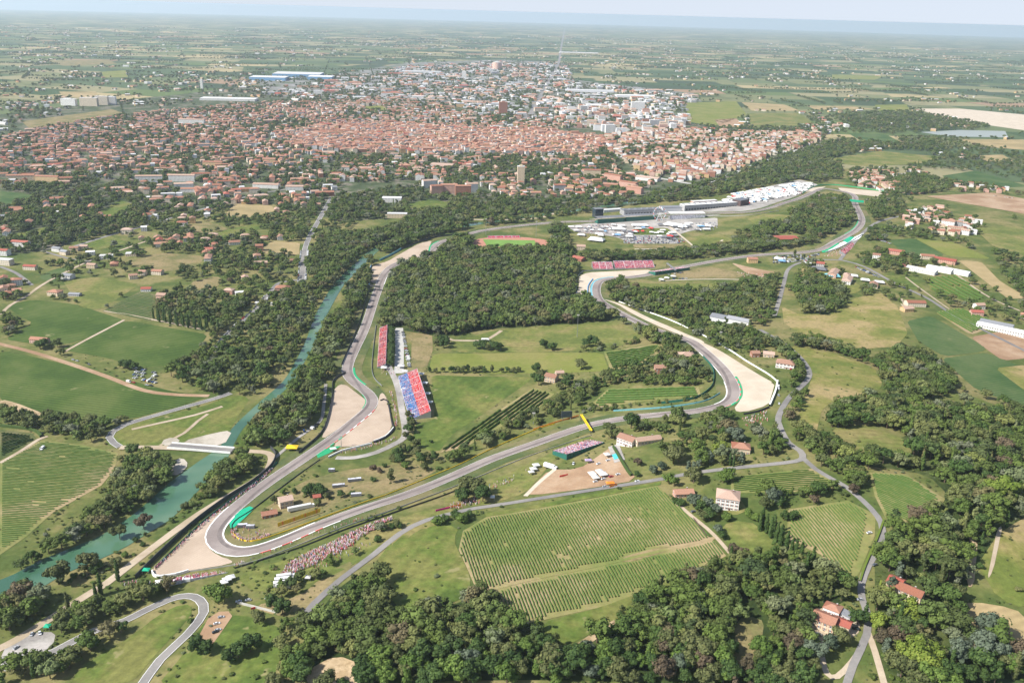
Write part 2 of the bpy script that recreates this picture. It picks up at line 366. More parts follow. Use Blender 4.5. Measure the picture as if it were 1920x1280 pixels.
def spline(P, step, closed=False):
    """Catmull-Rom through world points, resampled"""
    P = [np.array(p, float) for p in P]; n = len(P); out = []
    for i in range(n if closed else n - 1):
        p0 = P[(i - 1) % n] if closed or i > 0 else P[0]; p1 = P[i]; p2 = P[(i + 1) % n]
        p3 = P[(i + 2) % n] if closed or i + 2 < n else P[-1]
        k = max(2, int(np.linalg.norm(p2[:2] - p1[:2]) / step))
        for t in np.arange(k) / k:
            out.append(.5 * ((2 * p1) + (p2 - p0) * t + (2 * p0 - 5 * p1 + 4 * p2 - p3) * t * t + (3 * p1 - 3 * p2 + p3 - p0) * t ** 3))
    if not closed: out.append(P[-1])
    return np.array(out)
def normals(C, closed=False):
    d = np.roll(C, -1, 0) - np.roll(C, 1, 0)
    if not closed: d[0] = C[1] - C[0]; d[-1] = C[-1] - C[-2]
    d /= np.linalg.norm(d, axis=1)[:, None] + 1e-9
    return np.column_stack([-d[:, 1], d[:, 0]])
def strip(name, C, a, b, mat, off, closed=False, kind='structure', label=None, cross=1):
    """ribbon between offsets a and b (metres, left positive) of centre line C"""
    N = normals(C, closed); a = np.broadcast_to(a, len(C)); b = np.broadcast_to(b, len(C)); n = len(C)
    cols = cross + 1; V = []
    for k in range(cols):
        t = k / cross; q = C + N * (a * (1 - t) + b * t)[:, None]
        V.append(np.column_stack([q, relief(q[:, 0], q[:, 1]) + off]))
    V = np.stack(V, 1).reshape(-1, 3); F = []
    for i in range(n if closed else n - 1):
        j = (i + 1) % n
        for k in range(cross): F.append((i * cols + k + 1, i * cols + k, j * cols + k, j * cols + k + 1))
    o = mesh_obj(name, V, F, mat)
    # faces up
    if sum(p.normal.z for p in o.data.polygons[:5]) < 0: o.data.flip_normals()
    tag(o, label, None, None, kind); return o
def road(name, pts, width, mat='road_asphalt', off=.32, label=None, clear=2., step=12, lines=False):
    C = spline(UP(pts), step)
    strip(name, C, width / 2, -width / 2, mat, off, label=label, cross=2)
    for i in range(0, len(C) - 1): SEGS.append((C[i], C[i + 1], width / 2 + clear))
    if lines:
        for s_ in (-1, 1): strip('road_marking', C, s_ * (width / 2 - .35) + .14, s_ * (width / 2 - .35) - .14, 'white_paint', off + .05)
    return C
def wall_along(name, C, off, h, th, mat, z0=0., label=None, cat=None, kind=None, group=None, closed=False):
    N = normals(C, closed); q = C + N * off; q2 = C + N * (off + th); n = len(C)
    z1 = relief(q[:, 0], q[:, 1]) + z0; z2 = relief(q2[:, 0], q2[:, 1]) + z0
    V = np.concatenate([np.column_stack([q, z1 - .3]), np.column_stack([q, z1 + h]), np.column_stack([q2, z2 + h]), np.column_stack([q2, z2 - .3])])
    F = []
    for i in range(n if closed else n - 1):
        j = (i + 1) % n
        for k in range(3): F.append((k * n + i, k * n + j, (k + 1) * n + j, (k + 1) * n + i))
    o = mesh_obj(name, V, F, mat); tag(o, label, cat, group, kind); return o
# ============================================================ GROUND
def axis(lo, hi, a, b, step):
    mid = list(np.arange(a, b + 1, step)); v = b; st = step
    up = []
    while v < hi: st *= 1.22; v += st; up.append(min(v, hi))
    dn = []; v = a; st = step
    while v > lo: st *= 1.22; v -= st; dn.append(max(v, lo))
    return np.array(dn[::-1] + mid + up)
ax = axis(-70000, 70000, -900, 1700, 22); ay = axis(-3000, 82000, 250, 3300, 22)
gx, gy = np.meshgrid(ax, ay); z = relief(gx, gy)
V = np.column_stack([gx.ravel(), gy.ravel(), z.ravel()]); nx, ny = len(ax), len(ay)
i, j = np.meshgrid(np.arange(nx - 1), np.arange(ny - 1)); k = (j * nx + i).ravel()
F = np.column_stack([k, k + 1, k + nx + 1, k + nx])
tag(mesh_obj('ground', V, F, 'plain_fields', smooth=True), 'broad green and straw coloured plain running to the hazy horizon', kind='structure')

# ============================================================ LARGE SHEETS: town ground, fields, gravel
sheet('town_ground', [(0, 215), (120, 200), (330, 178), (480, 160), (620, 160), (1000, 215), (1100, 232), (1300, 232), (1540, 240), (1545, 262), (1440, 300), (1340, 345), (1150, 392), (900, 400), (640, 415),
                      (500, 380), (300, 400), (180, 440), (90, 470), (0, 480)], 'town_ground', .10, clear=False)
sheet('industrial_ground', [(480, 150), (640, 138), (760, 118), (930, 112), (1060, 118), (1075, 150), (1300, 175), (1330, 205), (1280, 232), (1100, 228), (900, 205), (640, 180), (500, 178)], 'industrial_ground', .16, clear=False)
under = []
def fld(pts, mat, soft=1, name='field', off=.18, label=None, clear=True): return sheet(name, pts, mat, off, label, clear, soft)
# left bank
fld([(0, 658), (60, 668), (150, 690), (250, 715), (330, 735), (392, 742), (350, 757), (250, 785), (170, 790), (60, 775), (0, 750)], 'crop_green')
fld([(10, 572), (60, 562), (140, 570), (233, 600), (148, 640), (95, 650), (8, 636), (62, 606), (30, 588)], 'crop_green')
fld([(237, 601), (390, 627), (350, 683), (260, 690), (200, 670), (110, 656), (150, 640)], 'crop_green')
fld([(192, 583), (265, 545), (292, 553), (287, 603)], 'vine_floor_dark', 0, name='vineyard_ground')
fld([(232, 492), (300, 474), (385, 480), (372, 500), (290, 512)], 'meadow_dry'); fld([(118, 527), (180, 519), (262, 533), (190, 580), (150, 577)], 'meadow')
fld([(489, 468), (510, 452), (563, 455), (560, 478), (500, 478)], 'stubble'); fld([(420, 405), (440, 382), (510, 386), (520, 402), (470, 408)], 'stubble')
fld([(0, 358), (60, 365), (50, 380), (0, 386)], 'crop_green2'); fld([(350, 420), (400, 418), (430, 430), (370, 440)], 'meadow_dry')
fld([(390, 440), (470, 420), (500, 425), (420, 452)], 'meadow_green'); fld([(180, 400), (225, 375), (255, 385), (215, 410)], 'meadow_green')
fld([(355, 530), (405, 517), (420, 525), (400, 545), (372, 542)], 'meadow_dry'); fld([(70, 520), (100, 505), (130, 500), (100, 530)], 'crop_green2')
fld([(150, 455), (200, 440), (240, 455), (180, 470)], 'meadow_green'); fld([(20, 440), (90, 425), (110, 432), (40, 450)], 'meadow_green')
fld([(0, 868), (70, 828), (85, 826), (160, 835), (222, 850), (215, 880), (190, 910), (100, 960), (50, 1005), (0, 1040)], 'vine_floor', 0, name='vineyard_ground')
fld([(0, 805), (60, 812), (70, 824), (0, 862)], 'vine_floor_dark', 0, name='vineyard_ground')
fld([(190, 835), (230, 800), (330, 775), (400, 755), (440, 740), (470, 745), (440, 790), (420, 830), (300, 836)], 'meadow_green', off=.14)
fld([(420, 835), (480, 780), (520, 740), (560, 690), (600, 610), (640, 560), (650, 600), (600, 680), (560, 740), (480, 840)], 'meadow_green', off=.14, clear=False)
# infield
fld([(757, 622), (810, 627), (812, 655), (800, 690), (770, 690), (772, 640)], 'meadow_dry')
fld([(838, 643), (925, 620), (1050, 609), (1145, 602), (1175, 610), (1205, 632), (1160, 650), (1080, 657), (850, 660)], 'meadow')
fld([(812, 663), (1000, 660), (1130, 661), (1142, 695), (1000, 700), (803, 697)], 'meadow_lime')
fld([(1132, 660), (1235, 645), (1245, 655), (1200, 685), (1145, 694)], 'vine_floor', 0, name='vineyard_ground')
fld([(808, 703), (1000, 706), (985, 720), (900, 780), (850, 812), (820, 850), (772, 832), (780, 792), (815, 790), (812, 740)], 'meadow_green')
fld([(1000, 727), (1040, 738), (1010, 765), (930, 805), (870, 840), (825, 848), (900, 793)], 'vine_floor', 0, name='vineyard_ground')
fld([(1140, 729), (1310, 725), (1315, 743), (1200, 753), (1120, 765), (1112, 755)], 'vine_floor', 0, name='vineyard_ground')
fld([(440, 1000), (470, 965), (520, 940), (560, 905), (640, 882), (760, 868), (828, 878), (700, 937), (560, 985), (470, 1012)], 'meadow_dry', clear=False)
fld([(440, 1080), (560, 1040), (700, 990), (800, 955), (860, 952), (840, 975), (780, 1000), (690, 1045), (600, 1090), (480, 1112)], 'meadow', clear=False)
fld([(820, 940), (1000, 865), (1100, 815), (1130, 830), (1040, 860), (985, 925), (900, 950)], 'meadow', clear=False)
# acque minerali and paddock side
fld([(1255, 506), (1330, 500), (1400, 512), (1385, 522), (1262, 522)], 'meadow_dry'); fld([(1172, 528), (1230, 532), (1390, 530), (1330, 545), (1240, 545), (1180, 540)], 'meadow', clear=False)
fld([(1370, 492), (1400, 500), (1460, 512), (1440, 522), (1400, 512)], 'bare_earth', clear=False)
fld([(1185, 430), (1250, 427), (1268, 440), (1188, 441)], 'meadow_green', off=.28); fld([(1185, 458), (1290, 458), (1303, 465), (1190, 465)], 'meadow_dry', off=.28)
fld([(1282, 446), (1345, 438), (1376, 450), (1330, 466), (1306, 466)], 'meadow', off=.28); fld([(1400, 410), (1440, 400), (1486, 405), (1480, 418), (1420, 424)], 'meadow')
fld([(1062, 424), (1110, 418), (1240, 412), (1345, 408), (1346, 424), (1290, 434), (1262, 444), (1278, 457), (1182, 457), (1160, 446), (1128, 440), (1080, 436)], 'yard', name='paddock_yard', off=.2)
fld([(1100, 412), (1240, 392), (1390, 374), (1430, 352), (1500, 337), (1534, 346), (1500, 371), (1440, 391), (1350, 403), (1200, 417)], 'yard', name='paddock_yard', off=.2)
# right side
fld([(1466, 575), (1500, 590), (1560, 590), (1600, 560), (1650, 548), (1683, 575), (1702, 625), (1680, 650), (1600, 655), (1520, 640), (1470, 605)], 'hill_mix')
fld([(1480, 648), (1560, 662), (1640, 690), (1655, 720), (1640, 742), (1560, 752), (1540, 770), (1530, 815), (1490, 802), (1525, 700)], 'hill_mix')
fld([(1700, 602), (1745, 592), (1850, 652), (1840, 660), (1770, 668), (1722, 640)], 'crop_green2'); fld([(1765, 672), (1850, 661), (1920, 690), (1925, 768), (1880, 748), (1830, 730)], 'crop_green2')
fld([(1865, 690), (1925, 684), (1925, 735)], 'hill_mix', off=.24); fld([(1820, 632), (1895, 618), (1925, 635), (1925, 672), (1880, 676), (1850, 655)], 'bare_earth')
fld([(1752, 585), (1800, 577), (1880, 608), (1820, 628)], 'vine_floor'); fld([(1668, 450), (1715, 447), (1772, 479), (1720, 488), (1690, 472)], 'crop_green2')
fld([(1715, 447), (1790, 455), (1860, 486), (1780, 481)], 'meadow_lime'); fld([(1825, 428), (1900, 423), (1930, 430), (1930, 482), (1862, 462)], 'meadow')
fld([(1735, 368), (1860, 361), (1925, 374), (1925, 402), (1835, 386)], 'bare_earth'); fld([(1795, 487), (1840, 491), (1875, 527), (1930, 560), (1890, 560), (1840, 522)], 'stubble')
fld([(1735, 520), (1800, 516), (1852, 560), (1835, 572), (1745, 545)], 'meadow_green'); fld([(1655, 515), (1720, 520), (1735, 545), (1700, 542)], 'meadow_green')
fld([(1555, 803), (1620, 796), (1725, 835), (1695, 868), (1600, 850)], 'meadow'); fld([(1760, 740), (1800, 735), (1910, 775), (1850, 775)], 'meadow')
fld([(1795, 1130), (1860, 1130), (1930, 1152), (1930, 1214), (1880, 1200), (1812, 1172)], 'stubble'); fld([(1832, 1060), (1872, 1000), (1930, 965), (1930, 1145), (1870, 1122), (1850, 1085)], 'hill_mix')
fld([(1505, 495), (1560, 505), (1620, 540), (1600, 552), (1550, 545), (1500, 520)], 'hill_mix', clear=False)
# bottom vineyard slope and meadows
fld([(915, 967), (1232, 910), (1262, 940), (1300, 975), (1335, 1010), (1362, 1042), (1290, 1076), (1130, 1137), (985, 1170), (940, 1152), (893, 1105), (860, 1030), (868, 995)], 'vine_floor', 0, 'vineyard_ground')
fld([(908, 962), (1100, 928), (1240, 903), (1238, 909), (1100, 935), (912, 969)], 'meadow_green', 0, off=.26)
fld([(700, 1058), (740, 1010), (800, 985), (862, 985), (850, 1012), (882, 1080), (882, 1110), (850, 1130), (800, 1150), (760, 1150), (722, 1112), (728, 1075)], 'meadow_green')
fld([(1010, 1168), (1130, 1137), (1292, 1076), (1340, 1060), (1250, 1105), (1180, 1150), (1060, 1212), (1015, 1195)], 'meadow_green', 1)
fld([(1065, 1218), (1150, 1160), (1160, 1165), (1110, 1205), (1075, 1228)], 'clay_scar', off=.3)
fld([(1345, 985), (1400, 973), (1440, 1000), (1465, 1035), (1420, 1045), (1370, 1032)], 'meadow')
fld([(1370, 895), (1525, 878), (1582, 915), (1500, 922), (1370, 925)], 'vine_floor', 0, name='vineyard_ground')
fld([(1478, 955), (1590, 938), (1642, 965), (1640, 1005), (1612, 1072), (1595, 1098), (1562, 1090), (1540, 1040), (1475, 1010)], 'vine_floor', 0, name='vineyard_ground')
fld([(1630, 885), (1700, 890), (1772, 935), (1765, 952), (1710, 985), (1660, 970), (1640, 930)], 'vine_floor', 0, name='vineyard_ground')
fld([(985, 925), (1030, 880), (1085, 880), (1150, 835), (1165, 860), (1195, 900), (1100, 916), (1000, 928)], 'bare_earth', name='event_yard', off=.24)
fld([(130, 1285), (150, 1250), (250, 1190), (300, 1150), (345, 1130), (365, 1140), (345, 1170), (290, 1228), (245, 1285)], 'meadow_green')
fld([(290, 1290), (345, 1225), (388, 1158), (450, 1150), (535, 1180), (522, 1250), (500, 1290)], 'meadow_green', off=.14)
fld([(365, 1207), (397, 1147), (442, 1145), (420, 1178), (392, 1217)], 'bare_earth', off=.26, name='parking_ground')
fld([(1375, 1160), (1425, 1155), (1435, 1180), (1400, 1260), (1360, 1275), (1380, 1220)], 'meadow_dry'); fld([(560, 1285), (600, 1235), (660, 1230), (700, 1285)], 'clay_scar')
fld([(0, 1225), (30, 1195), (90, 1180), (110, 1195), (80, 1225), (30, 1250), (0, 1262)], 'yard', name='road_junction', off=.26)
# beyond the town, right
for pts, mt_ in [([(1285, 193), (1380, 190), (1400, 215), (1340, 238), (1290, 228)], 'meadow_lime'), ([(1390, 192), (1470, 196), (1500, 208), (1410, 208)], 'stubble'), ([(1400, 213), (1500, 212), (1530, 235), (1410, 240)], 'meadow'),
                 ([(1340, 225), (1380, 222), (1400, 238), (1350, 238)], 'bare_earth'), ([(1640, 197), (1700, 196), (1705, 208), (1650, 210)], 'meadow_lime'), ([(1720, 204), (1800, 204), (1930, 216), (1930, 246), (1860, 236), (1760, 218)], 'gravel_pale'),
                 ([(1725, 248), (1800, 244), (1885, 246), (1890, 258), (1780, 256)], 'pond'), ([(1800, 262), (1930, 262), (1930, 282), (1840, 275)], 'stubble'), ([(1590, 250), (1660, 252), (1700, 272), (1620, 268)], 'crop_green2'),
                 ([(1555, 298), (1650, 283), (1770, 295), (1720, 308), (1620, 312), (1560, 306)], 'meadow'), ([(1765, 330), (1830, 320), (1930, 350), (1880, 352), (1800, 340)], 'crop_green2'), ([(1830, 292), (1880, 290), (1900, 302), (1850, 303)], 'stubble'),
                 ([(1510, 198), (1600, 200), (1640, 205), (1530, 206)], 'stubble'), ([(110, 172), (180, 172), (185, 184), (120, 182)], 'stubble'), ([(40, 228), (210, 205), (230, 212), (60, 245)], 'meadow_dry'), ([(680, 200), (720, 198), (725, 206), (690, 208)], 'meadow_lime'),
                 ([(760, 385), (800, 374), (850, 380), (830, 398), (780, 395)], 'meadow_green'), ([(1560, 140), (1660, 143), (1640, 150), (1560, 148)], 'meadow_lime'), ([(90, 115), (200, 112), (220, 120), (120, 124)], 'meadow_dry'), ([(190, 135), (235, 132), (240, 145), (195, 146)], 'meadow_lime')]:
    fld(pts, mt_, clear=True)
fld([(0, 748), (30, 755), (86, 777), (80, 784), (20, 768), (0, 762)], 'clay_scar', off=.26)
fld([(1162, 1046), (1200, 1034), (1255, 1022), (1262, 1030), (1210, 1046), (1170, 1056)], 'meadow_dry', off=.24)
fld([(1700, 712), (1750, 705), (1760, 716), (1715, 722)], 'clay_scar', off=.26, clear=False); fld([(1820, 1000), (1834, 1000), (1826, 1100), (1812, 1100)], 'clay_scar', off=.24); fld([(1870, 990), (1880, 985), (1862, 1070), (1850, 1090)], 'dirt_road', off=.3)
fld([(1510, 1150), (1530, 1135), (1600, 1150), (1618, 1180), (1590, 1200), (1530, 1195)], 'dirt_road', off=.2, clear=False); fld([(1655, 1100), (1690, 1095), (1720, 1130), (1700, 1140), (1670, 1120)], 'dirt_road', off=.2, clear=False)
fld([(1335, 950), (1350, 965), (1395, 965), (1400, 945), (1370, 925), (1345, 930)], 'meadow', off=.2, clear=False); fld([(470, 1135), (560, 1120), (640, 1050), (700, 1030), (640, 1080), (560, 1160), (500, 1150)], 'meadow_dry', off=.15, clear=False)
# woods floor
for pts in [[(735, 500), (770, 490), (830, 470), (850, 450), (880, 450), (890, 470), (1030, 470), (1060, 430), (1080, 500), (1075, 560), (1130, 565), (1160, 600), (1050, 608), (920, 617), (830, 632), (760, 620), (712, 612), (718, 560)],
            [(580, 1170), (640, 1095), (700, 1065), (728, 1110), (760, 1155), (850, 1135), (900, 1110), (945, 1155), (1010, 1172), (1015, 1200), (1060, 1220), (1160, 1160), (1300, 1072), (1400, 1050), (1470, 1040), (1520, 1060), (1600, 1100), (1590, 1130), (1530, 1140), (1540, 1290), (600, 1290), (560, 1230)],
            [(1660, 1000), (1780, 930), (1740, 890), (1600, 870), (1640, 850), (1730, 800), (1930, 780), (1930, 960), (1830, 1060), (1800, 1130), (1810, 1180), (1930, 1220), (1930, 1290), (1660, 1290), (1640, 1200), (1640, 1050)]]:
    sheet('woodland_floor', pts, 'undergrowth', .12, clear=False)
for pts in [[(810, 451), (806, 461), (802, 476), (769, 486), (744, 495), (723, 503), (712, 513), (709, 530), (695, 530), (693, 518), (698, 499), (727, 490), (758, 472), (785, 457)],
            [(645, 719), (689, 752), (688, 762), (643, 798), (602, 826), (612, 795), (622, 750), (629, 725)],
            [(714, 735), (723, 741), (733, 785), (735, 804), (718, 821), (677, 835), (639, 839), (622, 836), (660, 806), (706, 768), (709, 752)],
            [(434, 949), (397, 982), (384, 1002), (386, 1022), (408, 1042), (436, 1050), (434, 1057), (353, 1070), (305, 1078), (283, 1075), (287, 1066), (322, 1035), (375, 987), (408, 961)]]:
    sheet('gravel_trap', pts, 'gravel', .34, soft=1)
for pts in [[(1285, 629), (1315, 641), (1349, 657), (1397, 687), (1430, 707), (1453, 719), (1441, 760), (1393, 774), (1374, 769), (1390, 748), (1386, 728), (1374, 704), (1354, 680), (1322, 655), (1290, 636)],
            [(1223, 506), (1186, 507), (1102, 511), (1086, 518), (1085, 541), (1076, 556), (1107, 559), (1106, 536), (1115, 524), (1134, 520), (1165, 521), (1207, 516)],
            [(1571, 352), (1659, 360), (1646, 369), (1600, 364), (1575, 357)], [(1506, 361), (1525, 352), (1550, 350), (1529, 358)],
            [(1128, 560), (1160, 572), (1180, 585), (1260, 622), (1320, 645), (1320, 640), (1255, 612), (1185, 580), (1160, 568)]]:
    sheet('gravel_trap', pts, 'gravel_pale', .34, soft=1)
for pts in [[(330, 858), (352, 862), (350, 880), (325, 895), (318, 880)], [(340, 828), (400, 812), (437, 806), (420, 835), (350, 838)], [(310, 820), (340, 822), (330, 834), (300, 836)]]:
    sheet('river_bank', pts, 'river_bar', .3)

# ============================================================ RIVER
RIV = [(1500, 285, 14), (1420, 318, 14), (1330, 350, 14), (1250, 368, 14), (1100, 392, 14), (1000, 405, 14), (880, 422, 14), (780, 440, 14), (715, 462, 13), (677, 492, 13), (655, 513, 14), (633, 537, 13), (612, 572, 13), (598, 600, 12), (582, 640, 10), (563, 677, 9), (540, 715, 9), (505, 748, 10),
       (475, 774, 9), (445, 804, 9), (424, 838, 10), (398, 866, 16), (350, 907, 20), (318, 938, 21), (286, 968, 22), (250, 991, 20), (213, 1014, 20), (165, 1036, 20), (100, 1062, 20), (50, 1090, 21), (0, 1112, 22), (-60, 1140, 22), (-150, 1190, 22)]
C3 = spline([np.array([*U(a, b), c * (.62 if b < 860 else .78)]) for a, b, c in RIV], 12)
RC = C3[:, :2]
strip('river', RC, C3[:, 2], -C3[:, 2], 'water', .26, cross=2)
for i in range(0, len(RC) - 1): SEGS.append((RC[i], RC[i + 1], float(C3[i, 2]) - 2))

# ============================================================ RACE TRACK
TR = [(1440, 391), (1400, 398), (1310, 401), (1200, 409), (1110, 415), (1045, 417), (960, 425), (898, 434), (873, 441), (852, 447), (829, 453), (815, 461), (813, 471), (804, 480), (779, 485), (748, 493), (729, 504), (717, 521), (710, 540), (702, 562), (685, 613),
      (668, 649), (657, 672), (651, 690), (653, 706), (668, 720), (691, 738), (699, 752), (692, 767), (664, 791), (623, 823), (581, 852), (506, 902), (452, 943), (418, 974), (401, 996), (400, 1013), (418, 1032), (452, 1036), (484, 1031), (560, 1002), (582, 991), (669, 958), (757, 930),
      (844, 895), (920, 861), (983, 839), (1045, 817), (1097, 799), (1149, 788), (1191, 782), (1245, 777), (1295, 773), (1335, 765), (1362, 758), (1374, 746), (1375, 728), (1363, 703), (1345, 682), (1315, 655), (1292, 638), (1246, 624), (1219, 615), (1182, 597), (1150, 580), (1126, 565),
      (1119, 552), (1118, 541), (1123, 528), (1136, 523), (1165, 521), (1207, 517), (1248, 507), (1328, 492), (1378, 484), (1430, 478), (1500, 474), (1540, 468), (1563, 455), (1588, 442), (1607, 430), (1616, 415), (1611, 398), (1603, 381), (1603, 369), (1588, 361), (1546, 354), (1533, 357), (1504, 370), (1470, 381)]
TC = spline(UP(TR), 7, True)
# soften hand-placed points
for _ in range(3): TC = (np.roll(TC, 1, 0) + 2 * TC + np.roll(TC, -1, 0)) / 4
strip('grass_verge', TC, 17, -17, 'verge', .22, True, cross=4)
strip('race_track', TC, 6.3, -6.3, 'asphalt', .46, True, cross=2)
for s_ in (-1, 1): strip('track_line', TC, s_ * 6.3 + .13, s_ * 6.3 - .13, 'white_paint', .50, True)
for i in range(0, len(TC), 2): SEGS.append((TC[i], TC[(i + 2) % len(TC)], 15.))
_d = np.roll(TC, -6, 0) - TC; _e = TC - np.roll(TC, 6, 0); _k = (_e[:, 0] * _d[:, 1] - _e[:, 1] * _d[:, 0]) / (np.linalg.norm(_d, axis=1) * np.linalg.norm(_e, axis=1) + 1e-9)
for _ in range(14): _k = (np.roll(_k, 1) + 2 * _k + np.roll(_k, -1)) / 4
LINE = np.clip(_k * 16, -3.6, 3.6)
strip('racing_line', TC, LINE + 1.5, LINE - 1.5, 'asphalt_worn', .48, True)
def near_idx(px, py):
    q = U(px, py); return int(np.argmin(((TC - q) ** 2).sum(1)))
def track_part(a, b):
    i, j = near_idx(*a), near_idx(*b)
    if (j - i) % len(TC) > len(TC) / 2: i, j = j, i
    if j < i: j += len(TC)
    return TC[np.arange(i, j + 1) % len(TC)]
# which side is left of travel: a positive offset goes to the left of the drawing order
def kerb(a, b, side, mat, wd=1.3, off=6.3, name='kerb', h=.10, lab=None):
    C = track_part(a, b); st, en = (off, off + wd) if side > 0 else (-off - wd, -off)
    o = strip(name, C, en, st, mat, .46 + h * .4, label=lab)
    return o
kerb((420, 970), (600, 985), 1, 'white_paint', 1.1); kerb((440, 955), (484, 1031), -1, 'white_paint', .9)
kerb((484, 1031), (640, 970), -1, 'white_paint', .9)
kerb((690, 765), (600, 840), 1, 'white_paint', .9); kerb((652, 690), (672, 722), 1, 'kerb_green', 2.6); kerb((690, 740), (692, 767), -1, 'kerb_green', 1.)
kerb((640, 812), (581, 852), 1, 'kerb_green', 1.6); kerb((1345, 764), (1366, 708), -1, 'kerb_green', 2.6); kerb((1350, 763), (1372, 716), 1, 'white_paint', .9)
kerb((829, 453), (804, 480), -1, 'kerb_green', 3.); kerb((1320, 660), (1362, 702), 1, 'white_paint', .8); kerb((1118, 555), (1150, 522), 1, 'sky_blue', 3.)
kerb((1563, 455), (1535, 469), -1, 'kerb_green', 5.); kerb((1617, 415), (1590, 441), 1, 'kerb_green', 2)
kerb((729, 504), (712, 535), 1, 'white_paint', .8)
# red-white blocks on some kerbs: each block a short strip in one mesh
def blocks(a, b, side):
    C = track_part(a, b); N = normals(C); B = MB()
    for i in range(0, len(C) - 1, 2):
        P = [C[i] + N[i] * side * 6.4, C[i + 1] + N[i + 1] * side * 6.4, C[i + 1] + N[i + 1] * side * 7.5, C[i] + N[i] * side * 7.5]
        if side < 0: P = P[::-1]
        P = [(q[0], q[1], H(*q) + .56) for q in P][::-1]; B.face(P, 'kerb_red')
    o = B.build('kerb_blocks'); tag(o, None, kind='structure')
blocks((690, 765), (600, 840), 1); blocks((484, 1031), (600, 985), -1); blocks((1345, 764), (1366, 708), -1)
# painted run-off areas
sheet('painted_run_off', [(428, 972), (437, 962), (468, 949), (477, 953), (462, 968), (440, 988), (432, 990)], 'green_panel', .40, 'bright green painted strip inside the hairpin', soft=0)
sheet('painted_run_off', [(593, 851), (618, 838), (640, 836), (617, 850), (596, 859)], 'kerb_green', .40, soft=0)
sheet('painted_run_off', [(1540, 469), (1585, 452), (1620, 437), (1612, 447), (1560, 470), (1545, 474)], 'white_paint', .40, soft=0)
sheet('painted_run_off', [(1580, 452), (1592, 444), (1602, 445), (1590, 456)], 'green_panel', .44, soft=0)
sheet('painted_run_off', [(1541, 467), (1556, 464), (1551, 474), (1541, 474)], 'kerb_green', .44, soft=0)

# ============================================================ ROADS
road('road', [(560, 1165), (590, 1130), (640, 1085), (700, 1040), (750, 1000), (800, 975), (870, 957), (910, 950), (1000, 936), (1100, 920), (1240, 898), (1290, 888), (1380, 877), (1440, 871), (1490, 865), (1505, 858), (1500, 845), (1478, 830), (1462, 800), (1460, 780), (1480, 745), (1512, 715), (1517, 695), (1500, 670), (1470, 645), (1425, 618)], 5.6)
road('road', [(1505, 858), (1527, 878), (1560, 898), (1582, 910), (1615, 936), (1645, 968), (1655, 995), (1645, 1030), (1628, 1060), (1615, 1095), (1617, 1125), (1626, 1150), (1625, 1190), (1600, 1245), (1585, 1290)], 4.6)
road('road', [(1627, 1185), (1640, 1220), (1660, 1290)], 4, 'dirt_road', .3); road('road', [(1537, 1185), (1540, 1225), (1550, 1262), (1570, 1268), (1598, 1240), (1615, 1215)], 3.6, 'dirt_road', .29)
road('road', [(-30, 1232), (0, 1215), (33, 1198), (100, 1156), (143, 1128), (177, 1107), (200, 1093), (266, 1042), (331, 993), (375, 962), (419, 935), (470, 905), (497, 885), (508, 868), (508, 853), (490, 847), (440, 845)], 7, 'dirt_road', .31)
road('road', [(0, 1240), (60, 1232), (100, 1222), (170, 1185), (233, 1164), (267, 1147), (317, 1124), (350, 1117), (374, 1124), (382, 1148), (352, 1188), (300, 1237), (262, 1290)], 7, lines=True)
road('road', [(225, 840), (300, 840), (370, 843), (433, 847)], 8, 'dirt_road', .9, clear=4); road('road', [(225, 838), (205, 820), (233, 797), (333, 767), (400, 748), (433, 737)], 7, lines=True)
road('path', [(247, 805), (300, 793), (366, 778), (417, 762)], 4, 'dirt_road', .3); road('path', [(300, 835), (345, 812), (370, 790), (390, 776)], 3.5, 'dirt_road', .3)
road('service_road', [(726, 680), (735, 700), (741, 712), (748, 735), (753, 765), (760, 806), (756, 822), (740, 832), (706, 848), (664, 858), (630, 858)], 7, 'yard', .31); road('service_road', [(748, 615), (749, 650), (748, 700)], 11, 'concrete', .31)
road('service_road', [(511, 862), (560, 820), (600, 790), (607, 760), (611, 720)], 3.5, 'yard', .31)
road('dirt_track', [(-20, 640), (0, 645), (60, 660), (130, 682), (200, 706), (270, 732), (330, 740), (392, 742)], 7, 'bare_earth', .3); road('road', [(0, 590), (20, 572), (50, 555), (78, 535), (120, 512), (180, 484), (230, 468), (280, 450)], 5, 'dirt_road', .31)
road('road', [(0, 500), (30, 512), (60, 535)], 6); road('road', [(78, 470), (130, 485), (170, 490)], 5); road('railway', [(140, 462), (200, 443), (270, 424), (380, 392), (480, 365), (600, 345)], 8, 'road_asphalt', .3)
road('road', [(566, 530), (568, 500), (571, 470), (580, 445), (605, 400), (622, 370)], 9, lines=True); road('road', [(400, 660), (435, 620), (480, 580), (500, 556), (525, 530), (566, 525)], 7)
road('dirt_track', [(195, 583), (240, 590), (290, 600), (380, 618)], 4, 'dirt_road', .31); road('dirt_track', [(120, 660), (160, 638), (233, 600)], 4, 'dirt_road', .31); road('road', [(0, 868), (40, 845), (72, 824), (90, 818)], 4, 'dirt_road', .31)
road('road', [(1452, 592), (1462, 560), (1470, 530), (1478, 505), (1500, 493), (1540, 487), (1578, 488)], 6); road('road', [(1575, 487), (1590, 468), (1620, 435), (1650, 415), (1690, 405)], 6.5)
road('road', [(1578, 488), (1620, 500), (1680, 532), (1740, 560), (1790, 592), (1850, 622), (1930, 662)], 6); road('path', [(1235, 527), (1300, 524), (1380, 524), (1440, 527)], 4, 'gravel_pale', .31)
